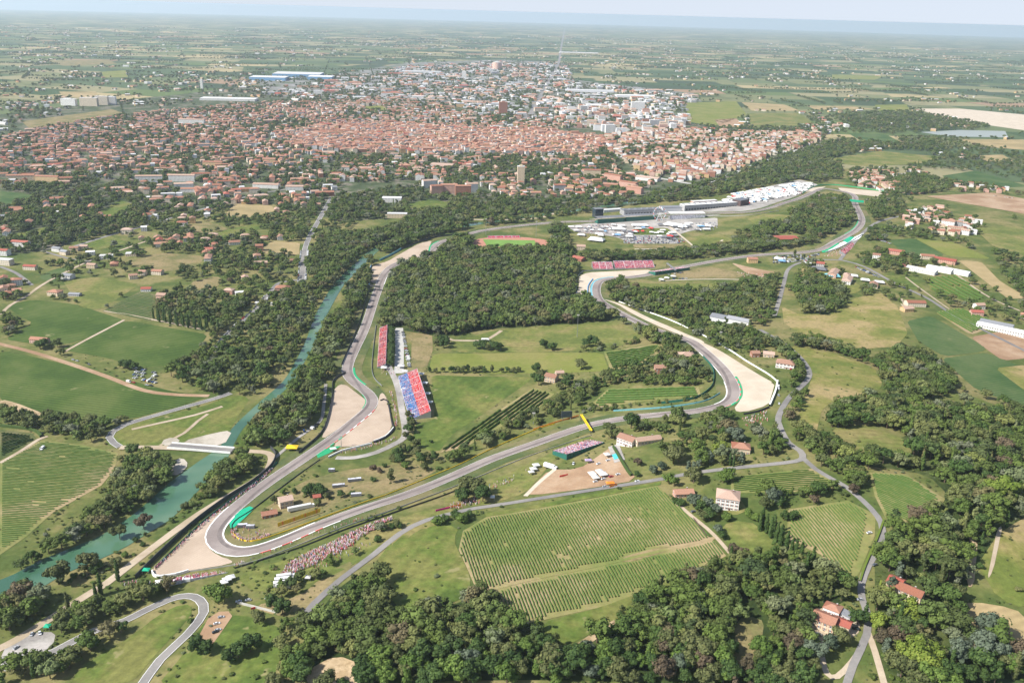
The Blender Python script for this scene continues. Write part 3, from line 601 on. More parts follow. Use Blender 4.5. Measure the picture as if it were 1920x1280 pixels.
road('path', [(1690, 560), (1700, 580), (1690, 570)], 3, 'dirt_road'); road('path', [(1755, 480), (1800, 520), (1860, 560), (1930, 590)], 4, 'dirt_road', .31); road('path', [(1698, 520), (1735, 548), (1780, 580)], 3, 'dirt_road', .31)
road('path', [(838, 632), (850, 638), (905, 638), (925, 630), (940, 620)], 5, 'dirt_road', .31); road('path', [(1255, 425), (1280, 445), (1305, 466)], 4, 'gravel_pale', .31); road('path', [(1190, 467), (1300, 467), (1330, 466), (1355, 450)], 4, 'gravel_pale', .31)
road('path', [(1262, 938), (1300, 970), (1325, 990), (1350, 1015), (1375, 1045)], 3, 'dirt_road', .3); road('path', [(1040, 880), (1010, 905), (985, 930)], 4, 'gravel_pale', .31); road('path', [(895, 1112), (1000, 1085), (1130, 1058), (1250, 1030), (1340, 1008)], 3.2, 'vine_floor', .30, clear=.5)
road('avenue', [(945, 240), (985, 222), (1000, 205), (1025, 160), (1047, 120), (1052, 90), (1056, 70), (1060, 50)], 22, 'road_asphalt', .4)
road('road', [(1060, 300), (1150, 320), (1240, 335), (1310, 345), (1360, 330), (1440, 300), (1500, 280), (1560, 262)], 14, 'concrete', .4); road('road', [(620, 400), (760, 405), (900, 412), (1000, 410), (1040, 400)], 8, 'dirt_road', .3)

# ============================================================ STADIUM
def px_ring(c, rx, ry, n=28): return [(c[0] + rx * math.cos(2 * math.pi * k / n) * (1 if abs(math.cos(2 * math.pi * k / n)) < .8 else 1), c[1] + ry * math.sin(2 * math.pi * k / n)) for k in range(n)]
sheet('running_track', [(884, 458), (892, 449), (925, 444), (985, 445), (1025, 450), (1037, 458), (1030, 466), (1005, 469), (925, 468), (895, 466)], 'running_track', .34)
sheet('football_pitch', [(905, 449), (1002, 451), (1008, 463), (914, 463)], 'pitch_green', .40, soft=0)
# ============================================================ TREE KINDS
def ico(sub):
    bm = bmesh.new(); bmesh.ops.create_icosphere(bm, subdivisions=sub, radius=1)
    V = np.array([v.co[:] for v in bm.verts]); F = [tuple(v.index for v in f.verts) for f in bm.faces]; bm.free(); return V, F
ICO1 = ico(1); ICO2 = ico(2)
def lumps_for(kind, rg):
    L = []
    if kind == 'round':
        L.append((0, 0, .58, .30))
        for k in range(9):
            a = k * 2.4 + rg.uniform(-.4, .4); h = rg.uniform(.34, .82); r = .30 * math.sqrt(max(.1, 1 - ((h - .55) / .42) ** 2)) * rg.uniform(.8, 1.15)
            L.append((r * math.cos(a), r * math.sin(a), h, rg.uniform(.13, .22)))
        L.append((rg.uniform(-.08, .08), rg.uniform(-.08, .08), .84, .15))
    elif kind == 'spread':
        L.append((0, 0, .60, .27))
        for k in range(11):
            a = k * 2.4 + rg.uniform(-.5, .5); r = rg.uniform(.24, .42); L.append((r * math.cos(a), r * math.sin(a), rg.uniform(.42, .72), rg.uniform(.12, .19)))
        for k in range(4): L.append((rg.uniform(-.2, .2), rg.uniform(-.2, .2), rg.uniform(.74, .86), rg.uniform(.11, .16)))
    elif kind == 'tall':
        for k in range(9):
            h = .24 + k * .08; r = .13 * math.sin(math.pi * min(1, (h) / 1.05)) ; a = rg.uniform(0, 6.28)
            L.append((r * math.cos(a) * rg.uniform(.5, 1.5), r * math.sin(a) * rg.uniform(.5, 1.5), h, .17 * (1 - .45 * abs(h - .45) / .5) * rg.uniform(.8, 1.1)))
    elif kind == 'column':
        for k in range(10):
            h = .12 + k * .085; L.append((rg.uniform(-.02, .02), rg.uniform(-.02, .02), h, .095 * (1 - .55 * (k / 9) ** 2) * rg.uniform(.9, 1.1)))
    elif kind == 'flat':
        for k in range(10):
            a = k * 2.4; r = .40 * math.sqrt(k / 10); L.append((r * math.cos(a), r * math.sin(a), .80 - r * .25 + rg.uniform(-.02, .02), rg.uniform(.13, .18)))
    elif kind == 'bush':
        for k in range(7):
            a = k * 2.4; r = rg.uniform(.1, .34); L.append((r * math.cos(a), r * math.sin(a), rg.uniform(.3, .6), rg.uniform(.2, .34)))
    return L
def foliage(MBo, kind, seed, mat, leaves=34, detail=2):
    rg = random.Random(seed); rn = np.random.default_rng(seed)
    V0, F0 = ICO2 if detail == 2 else ICO1
    sz = .25 if kind == 'column' else 1
    for (x, y, z, r) in lumps_for(kind, rg):
        d = 1 + rn.normal(0, .17, len(V0)); ez = 1.6 if kind == 'column' else (.7 if kind == 'flat' else .92)
        P = V0 * d[:, None] * np.array([r, r, r * ez]) * .80 + np.array([x, y, z])
        MBo.shared(P, F0, mat)
        n = max(6, int(leaves * (r / .2)))
        dirs = rn.normal(size=(n, 3)); dirs /= np.linalg.norm(dirs, axis=1)[:, None]; dirs[:, 2] = np.where(dirs[:, 2] < -.3, -dirs[:, 2], dirs[:, 2])
        for dd in dirs:
            c = np.array([x, y, z]) + dd * np.array([r, r, r * ez]) * rg.uniform(.74, 1.24)
            t = np.cross(dd, rn.normal(size=3)); t /= np.linalg.norm(t) + 1e-9; b_ = np.cross(dd, t); s_ = rg.uniform(.024, .058) * (.6 if kind == 'column' else 1)
            dd2 = dd * rg.uniform(-.5, .6) * s_
            MBo.face([c - t * s_ + dd2, c - b_ * s_ * .8, c + t * s_ - dd2 * .5, c + b_ * s_ + dd2], mat)
def trunk(MBo, kind, mat='bark'):
    top = {'flat': .74, 'column': .25, 'bush': .3}.get(kind, .5); r = .028 if kind != 'bush' else .02
    MBo.cyl(0, 0, -.03, top, r, r * .5, mat, 7)
    if kind in ('round', 'spread', 'flat'):
        for k in range(4):
            a = k * 1.6 + .4; B0 = np.array([0, 0, top * .62]); B1 = np.array([.24 * math.cos(a), .24 * math.sin(a), top * 1.12]); w_ = r * .4
            P = [B0 + (w_, 0, 0), B0 + (-w_, w_, 0), B0 + (-w_, -w_, 0), B1 + (w_ * .4, 0, 0), B1 + (-w_ * .4, w_ * .4, 0), B1 + (-w_ * .4, -w_ * .4, 0)]
            MBo.shared(P, [(0, 1, 4, 3), (1, 2, 5, 4), (2, 0, 3, 5), (3, 4, 5)], mat)
KINDS = ['round', 'spread', 'tall', 'column', 'flat', 'bush']
SRC = []                      # instance sources for the woods: kind x 2 seeds, trunk and crown in one
SRC_IDX = {}
src_col = bpy.data.collections.new('tree_shapes')
for k, kd in enumerate(KINDS):
    for s_ in range(3):
        B = MB(); foliage(B, kd, 50 + 7 * k + s_, 'woods_leaves', 34, 1); trunk(B, kd)
        o = B.build('tree_shape_%02d' % (k * 3 + s_), link=False); src_col.objects.link(o); SRC_IDX.setdefault(kd, []).append(k * 3 + s_)
CROWN = {}; TRUNK = {}
def crown_mesh(kd, colour, v):
    key = (kd, colour, v)
    if key not in CROWN:
        B = MB(); foliage(B, kd, 500 + v * 13 + KINDS.index(kd), 'leaves ' + colour, 80, 2); o = B.build('crown', link=False); CROWN[key] = o.data; bpy.data.objects.remove(o)
    if kd not in TRUNK:
        B = MB(); trunk(B, kd); o = B.build('trunk', link=False); TRUNK[kd] = o.data; bpy.data.objects.remove(o)
    return CROWN[key], TRUNK[kd]
def gn_instances(name, P, scale, rot, idx, coll, label, kind='stuff'):
    me = bpy.data.meshes.new(name); me.from_pydata(np.asarray(P).tolist(), [], [])
    for nm, tp, dat in (('sc', 'FLOAT_VECTOR', np.asarray(scale, np.float32).ravel()), ('rz', 'FLOAT', np.asarray(rot, np.float32)), ('ix', 'INT', np.asarray(idx, np.int32))):
        at = me.attributes.new(nm, tp, 'POINT'); at.data.foreach_set('vector' if tp == 'FLOAT_VECTOR' else 'value', dat)
    o = bpy.data.objects.new(name, me); COL.objects.link(o); tag(o, label, None, None, kind)
    g = bpy.data.node_groups.new(name, 'GeometryNodeTree'); g.interface.new_socket('Geometry', in_out='INPUT', socket_type='NodeSocketGeometry'); g.interface.new_socket('Geometry', in_out='OUTPUT', socket_type='NodeSocketGeometry')
    N = g.nodes; gi = N.new('NodeGroupInput'); go = N.new('NodeGroupOutput'); ip = N.new('GeometryNodeInstanceOnPoints'); ci = N.new('GeometryNodeCollectionInfo')
    ci.inputs['Collection'].default_value = coll; ci.inputs['Separate Children'].default_value = True; ci.inputs['Reset Children'].default_value = True
    def na(nm, tp):
        q = N.new('GeometryNodeInputNamedAttribute'); q.data_type = tp; q.inputs['Name'].default_value = nm; return q.outputs['Attribute']
    cr = N.new('ShaderNodeCombineXYZ'); L = g.links.new
    L(gi.outputs[0], ip.inputs['Points']); L(ci.outputs[0], ip.inputs['Instance']); ip.inputs['Pick Instance'].default_value = True
    L(na('ix', 'INT'), ip.inputs['Instance Index']); L(na('sc', 'FLOAT_VECTOR'), ip.inputs['Scale']); L(na('rz', 'FLOAT'), cr.inputs[2]); L(cr.outputs[0], ip.inputs['Rotation']); L(ip.outputs[0], go.inputs[0])
    md = o.modifiers.new('placing', 'NODES'); md.node_group = g; return o

# ============================================================ labels that single things out
ORD = ['', 'second ', 'third ', 'fourth ', 'fifth ', 'sixth ', 'seventh ', 'eighth ', 'ninth ', 'tenth ', 'eleventh ', 'twelfth '] + ['%dth ' % k for k in range(13, 400)]
for k in range(13, 400):
    if k % 100 not in (11, 12, 13): ORD[k - 1] = {1: '%dst ', 2: '%dnd ', 3: '%drd '}.get(k % 10, '%dth ') % k
LAND = [('the blue and red grandstand', 772, 745), ('the long pink grandstand by the straight', 712, 650), ('the crowd on the hairpin bank', 620, 1040), ('the green strip in the hairpin', 455, 972), ('the hairpin gravel trap', 345, 1040),
        ('the yellow bridge over the track', 1097, 798), ('the dark-backed crowded grandstand', 1085, 850), ('the white villa with pink roof', 1363, 940), ('the low pink-roofed shed', 1281, 925), ('the long farmhouse by the lane', 1697, 1110),
        ('the cluster of red and orange roofs', 1558, 1165), ('the lane junction in the wood', 1625, 1190), ('the bare clay scar', 1110, 1195), ('the oval green meadow', 800, 1060), ('the big sloping vineyard', 1110, 1030), ('the vineyard above the lane', 1570, 1010),
        ('the small slanting vineyard', 1700, 930), ('the hairpin road bend', 375, 1130), ('the small earth car park', 405, 1180), ('the turquoise river bend', 350, 905), ('the concrete river bridge', 340, 845), ('the yellow tent', 548, 842),
        ('the striped vineyard on the left', 110, 910), ('the big dark green field', 180, 730), ('the field with a pale patch', 270, 640), ('the pale clearing in the wood', 1400, 1200), ('the ploughed field on the right', 1870, 1165), ('the terraced strip on the right', 1880, 1060),
        ('the grey block below the wood', 1365, 600), ('the large cream gravel trap', 1420, 720), ('the pink-roofed villa by the lane', 1470, 680), ('the running track', 950, 457), ('the parkland wood', 900, 540), ('the wood clearing on the slope', 620, 1260),
        ('the red-roofed farm in the fields', 75, 640), ('the red villa near the river', 530, 540), ('the lime green field', 960, 680), ('the farmhouse among trees', 1035, 708), ('the brick house above the orchard', 1236, 692), ('the old stone house in the hairpin', 535, 940),
        ('the fork of roads on the left', 60, 1210), ('the beige tower block', 976, 345), ('the pit building', 1330, 388), ('the curved lane below the vineyard', 1640, 1040), ('the straw coloured square field', 530, 465), ('the turquoise roofed pool', 1560, 520),
        ('the long white sheds', 1740, 508), ('the gravel trap by the second stand', 1150, 515), ('the brown meadow on the hill', 1580, 700), ('the dark green grove on the hill', 1540, 565), ('the paddock of white trucks', 1440, 360), ('the yellow field edge', 1800, 470),
        ('the blue-grey modern house', 130, 520), ('the country road on the left', 200, 480), ('the tree-lined avenue', 568, 490), ('the red roofed halls', 90, 420), ('the row of yellow flags', 560, 972), ('the orange stubble field', 1840, 372), ('the Rivazza hillside houses' if False else 'the houses past the last corner', 1640, 335), ('the white marquee by the paddock', 1115, 452)]
LW = np.array([U(a, b) for _, a, b in LAND])
def relation(dx, dy):
    if abs(dx) > 1.3 * abs(dy): return 'left of' if dx < 0 else 'right of'
    if abs(dy) > 1.3 * abs(dx): return 'behind' if dy > 0 else 'in front of'
    return ('back-left of' if dx < 0 else 'back-right of') if dy > 0 else ('front-left of' if dx < 0 else 'front-right of')
def auto_label(items):
    """items: [object, look phrase]; one true, unique label each from the nearest landmark"""
    B = {}
    for o, look in items:
        p = np.array(o.location[:2]); d = np.hypot(*(LW - p).T); k = int(np.argmin(d)); B.setdefault((look, relation(*(p - LW[k])), k), []).append((d[k], id(o), o))
    for (look, rel, k), L in B.items():
        L.sort(key=lambda t: t[:2])
        for q, (_, _, o) in enumerate(L): o['label'] = '%s%s%s %s %s' % (ORD[q], 'nearest ' if len(L) > 1 else '', look, rel, LAND[k][0])

# ============================================================ HOUSES
HOUSE_SPOTS = []
KEEP = []      # (x, y, r) circles kept clear of plants
def house_mesh(L, W, Hh, rh, hip, wall, roof, T=None, parts=True, over=.5):
    """walls and roof as two mesh builders; local x along the ridge"""
    a = MB(); b = MB(); l, w_ = L / 2, W / 2
    C = [(-l, -w_), (l, -w_), (l, w_), (-l, w_)]
    for k in range(4):
        (x0, y0), (x1, y1) = C[k], C[(k + 1) % 4]; d = math.hypot(x1 - x0, y1 - y0)
        a.face([(x0, y0, -1.5), (x1, y1, -1.5), (x1, y1, Hh), (x0, y0, Hh)], wall, [(0, -1.5), (d, -1.5), (d, Hh), (0, Hh)])
    if rh < .3:
        a.face([(-l, -w_, Hh), (l, -w_, Hh), (l, w_, Hh), (-l, w_, Hh)], wall); b.box(-l - .25, l + .25, -w_ - .25, w_ + .25, Hh + .01, Hh + .45, roof)
    else:
        lo, wo = l + over, w_ + over; e = Hh - rh * over / w_; h_ = w_ * .95 if hip else -over; rx = max(.2, l - (h_ if hip else -over)) if hip else lo
        A = [(-lo, -wo, e), (lo, -wo, e), (lo, wo, e), (-lo, wo, e), (-rx, 0, Hh + rh), (rx, 0, Hh + rh)]; t = .25
        Bt = [(x, y, z + t) for x, y, z in A]
        for P, flip in ((Bt, False), (A, True)):
            for f in ((0, 1, 5, 4), (2, 3, 4, 5), (1, 2, 5), (3, 0, 4)):
                if not hip and len(f) == 3: continue
                b.face([P[i] for i in (f[::-1] if flip else f)], roof)
        for i in range(4):
            j = (i + 1) % 4
            if hip or i in (0, 2): b.face([A[i], A[j], Bt[j], Bt[i]], roof)
        if not hip:
            for s_ in (1, -1):
                tri = [(s_ * l, -w_ * s_, Hh), (s_ * l, w_ * s_, Hh), (s_ * l, 0, Hh + rh)]; a.face(tri, wall)
                x = s_ * lo; b.face([(x, -wo * s_, e), (x, 0, Hh + rh), (x, 0, Hh + rh + t), (x, -wo * s_, e + t)][::-1], roof); b.face([(x, wo * s_, e), (x, 0, Hh + rh), (x, 0, Hh + rh + t), (x, wo * s_, e + t)], roof)
    return a, b
def add_windows(root, L, W, Hh, dens=3.2):
    l, w_ = L / 2, W / 2; fl = max(1, int(Hh / 2.9))
    gm = MB(); gm.box(-.5, .5, -.03, .05, -.7, .7, 'glass'); base = gm.build('window', link=False)
    fm = MB()
    for (x0, x1, z0, z1) in ((-.62, -.5, -.82, .82), (.5, .62, -.82, .82), (-.5, .5, .7, .82), (-.66, .66, -.9, -.7), (-.03, .03, -.7, .7)): fm.box(x0, x1, -.09, .06, z0, z1, 'white_paint')
    for x0, x1 in ((-1.2, -.64), (.64, 1.2)): fm.box(x0, x1, -.1, .02, -.8, .8, 'wall_brick')
    fr = fm.build('frame', link=False); cnt = 0
    for side in range(4):
        span = L if side % 2 == 0 else W; n = max(1, int(span / dens))
        for k in range(n):
            u = -span / 2 + (k + .5) * span / n
            for f in range(fl):
                z = 1.7 + f * 2.9
                if z + 1 > Hh: continue
                x, y, r = {0: (u, -w_, 0), 1: (l, u, math.pi / 2), 2: (-u, w_, math.pi), 3: (-l, -u, -math.pi / 2)}[side]
                wdw = base.copy(); wdw.name = 'window'; COL.objects.link(wdw); wdw.parent = root; wdw.location = (x, y, z); wdw.rotation_euler = (0, 0, r)
                q = fr.copy(); q.name = 'frame'; COL.objects.link(q); q.parent = wdw; cnt += 1
    dm = MB(); dm.box(-.6, .6, -.08, .05, 0, 2.2, 'brown_wall'); d = dm.build('door', root); d.location = (L * .11, -w_, 0)
    bpy.data.objects.remove(base); bpy.data.objects.remove(fr)
def house(px, py, L, W, Hh, rot, wall='wall_cream', roof='roof_terracotta', hip=False, rh=None, label=None, detail=False, name='house', cat='house', chim=True, group=None, xy=None, keep=True):
    x, y = U(px, py) if xy is None else xy
    if rh is None: rh = W * .22
    root = empty(name, x, y, None, R_(rot)); tag(root, label, cat, group)
    a, b = house_mesh(L, W, Hh, rh, hip, wall, roof); wo = a.build('wall', root); ro = b.build('roof', root)
    if chim and rh > .3 and detail:
        c = MB(); zz = Hh + rh * .55; c.box(L * .2 - .4, L * .2 + .4, W * .1, W * .1 + .8, zz - .5, zz + 1.6, 'brick'); c.box(L * .2 - .5, L * .2 + .5, W * .1 - .1, W * .1 + .9, zz + 1.6, zz + 1.75, 'concrete'); c.build('chimney', ro)
    if detail: add_windows(root, L, W, Hh)
    if keep: KEEP.append((x, y, max(L, W) * .62))
    HOUSE_SPOTS.append((x, y)); return root
Hs = house
# near houses, each described on its own (rot: degrees from the picture's left-right)
Hs(1363, 947, 17, 15, 9.5, -14, 'plaster_white', 'roof_pale', True, 3, 'white three storey villa with hipped pink roof beside the cypress row', True)
Hs(1281, 928, 15, 8, 3.4, 8, 'wall_pink', 'roof_terracotta', False, 2, 'low pink-walled shed with terracotta roof at the vineyard corner', True)
Hs(1700, 1118, 19, 9, 6, -42, 'plaster_cream', 'roof_terracotta', False, 2.4, 'long farmhouse with weathered red roof right of the grey lane', True)
Hs(1678, 1100, 9, 10, 5, -42, 'plaster_cream', 'roof_red', False, 2.2, 'short red-roofed wing at the upper end of the long farmhouse', True)
Hs(1545, 1172, 14, 11, 6, -35, 'plaster_cream', 'roof_terracotta', False, 2.4, 'farm house with wide orange tile roof, left in the roof cluster', True)
Hs(1578, 1178, 10, 8, 5, -35, 'plaster_cream', 'roof_red', False, 1.6, 'small house with dark red roof, right in the roof cluster', True)
Hs(1560, 1148, 10, 8, 4.5, -35, 'plaster_white', 'roof_terracotta', True, 1.6, 'small white house with orange hipped roof, rear of the roof cluster', True)
Hs(1580, 1155, 12, 6, 3.4, -48, 'wall_grey', 'roof_grey', False, .2, 'grey flat-roofed annexe behind the dark red roof')
Hs(1388, 846, 15, 12, 5.5, -10, 'plaster_cream', 'roof_terracotta', True, 2.6, 'bungalow with bright orange hipped roof hidden in garden trees', True)
Hs(1176, 832, 16, 11, 6.5, -38, 'plaster_white', 'roof_brown', False, 2.4, 'white house with brown roof beside the dark-backed grandstand', True)
Hs(1214, 829, 24, 8, 4, 18, 'plaster_cream', 'roof_pale', False, 1.8, 'long low beige-roofed building among garden trees', True)
Hs(1237, 698, 12, 11, 7, 0, 'wall_brick', 'roof_brown', False, 2.2, 'two storey brick house standing above the orchard rows', True)
Hs(1287, 672, 17, 13, 5.5, 8, 'plaster_cream', 'roof_pale', True, 2.8, 'villa with pale hipped roof beside the descending track', True)
Hs(1034, 714, 13, 10, 6.5, -28, 'plaster_cream', 'roof_brown', False, 2.4, 'cream farmhouse with brown roof enclosed by trees in the fields', True)
Hs(1049, 703, 9, 7, 4, 10, 'plaster_cream', 'roof_pale', False, 1.6, 'small pale outbuilding just behind the cream farmhouse', True)
Hs(1472, 688, 19, 12, 6, -22, 'plaster_white', 'roof_brown', True, 2.8, 'white villa with broad pinkish brown roof beside the bending lane', True)
Hs(1415, 668, 9, 8, 5, 5, 'wall_brick', 'roof_brown', False, 2, 'small brick house left of the pinkish-roofed villa', True)
Hs(1441, 668, 12, 9, 4, -15, 'plaster_cream', 'roof_pale', False, 2, 'flat beige house just behind the pinkish-roofed villa', True)
Hs(536, 948, 11, 9, 7, 28, 'plaster_cream', 'roof_pale', False, 2.2, 'old stone farmhouse with faded roof inside the hairpin', True)
Hs(505, 967, 12, 7, 3.2, 24, 'wall_brick', 'roof_terracotta', False, 1.6, 'rust-coloured open shed in the hairpin infield', True)
Hs(594, 935, 6, 5, 3, 20, 'wall_brick', 'roof_red', False, 1.4, 'tiny dark red hut under trees inside the hairpin')
Hs(75, 642, 22, 9, 5, -8, 'wall_pink', 'roof_terracotta', False, 2.2, 'red-roofed farmhouse between the two green fields on the left')
Hs(104, 553, 17, 13, 6, -12, 'wall_cream', 'roof_terracotta', True, 2.6, 'orange-roofed villa at the top edge of the green field')
Hs(141, 554, 16, 9, 3, -5, 'wall_grey', 'roof_grey', False, 1.5, 'low grey shed right of the orange-roofed villa')
Hs(275, 545, 14, 10, 4, 8, 'wall_white', 'roof_red', False, 2, 'red and white house at the corner of the dark vineyard')
Hs(304, 559, 13, 10, 6, -5, 'wall_pink', 'roof_pale', False, 2.2, 'pink villa behind the poplar row')
Hs(430, 550, 14, 11, 6, -8, 'wall_pink', 'roof_pale', True, 2.4, 'pink house with pale hipped roof beside a small white shed')
Hs(449, 552, 12, 8, 4, 25, 'wall_white', 'roof_white', False, 1.4, 'small white shed right of the pink house')
Hs(530, 545, 20, 13, 6, 3, 'wall_pink', 'roof_terracotta', True, 2.8, 'salmon villa with wide terracotta roof near the river trees')
Hs(497, 571, 27, 5, 3, -5, 'wall_white', 'roof_white', False, .3, 'narrow white canopy at the end of the car-lined road')
for (px, py, L, W, r, rf, lb) in [(250, 522, 12, 10, 30, 'roof_brown', 'brown-roofed house at the left of the garden group'), (268, 515, 11, 9, 0, 'roof_brown', 'small brown-roofed house in the middle of the garden group'),
        (296, 514, 16, 11, -8, 'roof_terracotta', 'wide terracotta-roofed house at the right of the garden group'), (128, 522, 16, 13, -12, 'roof_grey', 'modern white villa with blue-grey roof beside the country road'), (170, 478, 14, 10, 20, 'roof_white', 'flat white house on the country road bend'),
        (200, 485, 20, 10, 12, 'roof_white', 'long white flat-roofed house beside the country road'), (173, 502, 14, 10, -6, 'roof_pale', 'pale-roofed house just below the country road'), (58, 505, 20, 10, -5, 'roof_red', 'dark red roofed house at the road junction on the left'),
        (140, 470, 14, 11, 8, 'roof_brown', 'ochre house with brown roof behind the country road'), (158, 467, 12, 10, 12, 'roof_pale', 'cream house with pale roof behind the country road'), (108, 471, 16, 10, -20, 'roof_grey', 'grey-roofed blue and white house beside the railway'),
        (122, 477, 13, 10, -20, 'roof_grey', 'smaller grey-roofed house beside the railway'), (40, 462, 30, 11, -8, 'roof_red', 'long white three storey block with red roof on the left'), (6, 478, 22, 12, -8, 'roof_red', 'white block with red roof at the frame edge'),
        (10, 496, 24, 12, -8, 'roof_white', 'pale flat-topped block below the red-roofed blocks')]:
    Hs(px, py, L, W, 6 if 'block' not in lb else 9, r, 'wall_white' if 'white' in lb else 'wall_cream', rf, False, 1.8 if rf != 'roof_white' else .2, lb)
# big modern block below the wood: three linked grey roofs
for (px, py, L, W, r, lb) in [(1352, 601, 26, 18, -32, 'grey metal-roofed hall, left one of the linked pair in the wood'), (1385, 606, 30, 14, -32, 'grey metal-roofed hall, right one of the linked pair in the wood')]:
    Hs(px, py, L, W, 6, r, 'wall_shed', 'roof_grey', False, 2.4, lb, name='hall', cat='hall', chim=False)
for (px, py, L, W, Hh, r, wl, rf, lb) in [(1728, 510, 46, 17, 5, -42, 'wall_white', 'roof_white', 'leftmost long white shed beside the orchards'), (1762, 508, 40, 17, 5, -42, 'wall_white', 'roof_white', 'middle long white shed beside the orchards'), (1790, 512, 46, 15, 5, -42, 'wall_white', 'roof_white', 'rightmost long white shed beside the orchards'),
        (1905, 628, 95, 16, 6, -38, 'wall_white', 'roof_white', 'very long white warehouse beside the bare earth plots'), (1868, 612, 40, 14, 5, -38, 'wall_shed', 'roof_grey', 'grey shed behind the very long white warehouse'),
        (1680, 476, 26, 16, 6, -30, 'wall_pink', 'roof_red', 'house with purple-red roof at the corner of the green field'), (1772, 492, 34, 18, 6, -35, 'wall_pink', 'roof_red', 'large dark red roofed farm above the white sheds'), (1738, 485, 22, 12, 6, -10, 'wall_cream', 'roof_terracotta', 'pale farmhouse left of the large dark red roofed farm'),
        (1410, 492, 16, 12, 7, 0, 'wall_ochre', 'roof_terracotta', 'orange two storey house above the bare earth slope'), (1473, 450, 40, 30, 5, 8, 'wall_brick', 'roof_red', 'sprawling bright red roof left of the chicane'), (1085, 488, 20, 16, 5, -35, 'wall_brick', 'roof_red', 'orange-red house at the end of the crowded stand'),
        (1089, 468, 15, 12, 7, 0, 'wall_cream', 'roof_pale', 'pale two storey house behind the orange-red one'), (1715, 573, 26, 14, 6, 0, 'wall_cream', 'roof_terracotta', 'wide cream farmhouse beside the hill road'), (1700, 583, 15, 11, 5, 15, 'wall_ochre', 'roof_pale', 'small ochre house below the wide cream farmhouse'),
        (1835, 578, 14, 10, 6, 10, 'wall_white', 'roof_pale', 'isolated pale house among the right-hand orchards'), (1533, 563, 8, 8, 6, 0, 'wall_ochre', 'roof_brown', 'small ochre house inside the dark grove'), (1830, 590, 16, 10, 5, -5, 'wall_pink', 'roof_red', 'pink house with red roof above the bare plots')]:
    Hs(px, py, L, W, Hh, r, wl, rf, False, 2.2, lb, chim=False)
# notable large buildings of the town
def tower(px, py, L, W, Hh, rot, wall, roof, label, name='tower_block', cat='tower'):
    r = Hs(px, py, L, W, Hh, rot, wall, roof, False, .2, label, name=name, cat=cat)
    B = MB(); B.box(-L * .2, L * .2, -W * .2, W * .2, Hh + .4, Hh + 3.4, wall); B.build('stair_head', r); return r
tower(976, 347, 17, 15, 46, 5, 'wall_cream', 'roof_white', 'tall beige tower block standing alone in the town')
tower(943, 216, 34, 26, 52, 5, 'wall_brick', 'roof_brown', 'massive dark brick tower in the middle distance'); tower(1195, 208, 60, 22, 38, 3, 'wall_white', 'roof_white', 'broad pale tower block right of the warehouses')
tower(379, 168, 12, 12, 48, 0, 'wall_white', 'roof_white', 'thin white tower far left beyond the roofs'); tower(870, 148, 26, 18, 45, 0, 'wall_white', 'roof_white', 'white industrial tower left of the round silo')
for k, (px, py, L, Hh, wl) in enumerate([(130, 198, 60, 26, 'wall_white'), (168, 199, 70, 32, 'wall_cream'), (192, 197, 50, 34, 'wall_cream'), (209, 196, 40, 30, 'wall_white')]):
    tower(px, py, L, 18, Hh, 4 * k - 4, wl, 'roof_white', ['leftmost', 'second from left', 'third from left', 'rightmost'][k] + ' of the apartment towers at the far left town edge')
for k, (px, py, L, W, Hh, r, wl) in enumerate([(805, 352, 34, 14, 18, 25, 'wall_white'), (818, 364, 26, 14, 20, 20, 'wall_pink'), (842, 362, 38, 14, 20, 8, 'wall_pink'), (868, 366, 36, 14, 22, 10, 'wall_brick'), (884, 360, 28, 14, 20, 20, 'wall_white'), (1110, 330, 44, 14, 16, 0, 'wall_cream'), (1150, 338, 50, 14, 14, -40, 'wall_pink'),
        (1178, 352, 46, 14, 14, -35, 'wall_pink'), (1190, 362, 40, 14, 14, -35, 'wall_pink'), (280, 340, 60, 12, 13, 12, 'wall_white'), (342, 340, 60, 14, 15, 6, 'wall_white'), (345, 352, 42, 14, 10, 18, 'wall_white'), (500, 352, 60, 20, 9, -4, 'wall_white'), (553, 356, 40, 20, 9, 8, 'wall_white'), (90, 340, 55, 12, 12, -4, 'wall_ochre'),
        (40, 338, 60, 12, 12, 14, 'wall_cream'), (400, 312, 50, 16, 12, 0, 'wall_ochre'), (360, 232, 90, 16, 15, 0, 'wall_white'), (505, 303, 34, 18, 8, 5, 'wall_ochre'), (830, 312, 60, 40, 6, -8, 'wall_white'), (1215, 338, 60, 26, 8, -30, 'wall_white'), (1145, 350, 36, 22, 7, -15, 'wall_brick')]):
    r = Hs(px, py, L, W, Hh, r, wl, 'roof_terracotta' if wl not in ('wall_white',) else 'roof_pale', False, 2.2, None, name='apartment_building', cat='apartments', chim=False); r['_look'] = 'long %s apartment block' % {'wall_white': 'white', 'wall_pink': 'pink', 'wall_brick': 'brick red', 'wall_cream': 'cream', 'wall_ochre': 'ochre'}[wl]; HOUSE_AP = globals().setdefault('HOUSE_AP', []); HOUSE_AP.append(r)
auto_label([(o, o['_look']) for o in HOUSE_AP])
for o in HOUSE_AP: del o['_look']
# gasometer-like round silo
q = U(932, 131); r = empty('round_silo', *q); tag(r, 'large round buff silo rising above the far industrial roofs', 'silo')
B = MB(); B.cyl(0, 0, -1, 52, 34, 34, 'wall_pink', 24); B.build('drum', r); B = MB(); B.cyl(0, 0, 52.05, 60, 34.5, 4, 'concrete', 24); B.build('roof', r)
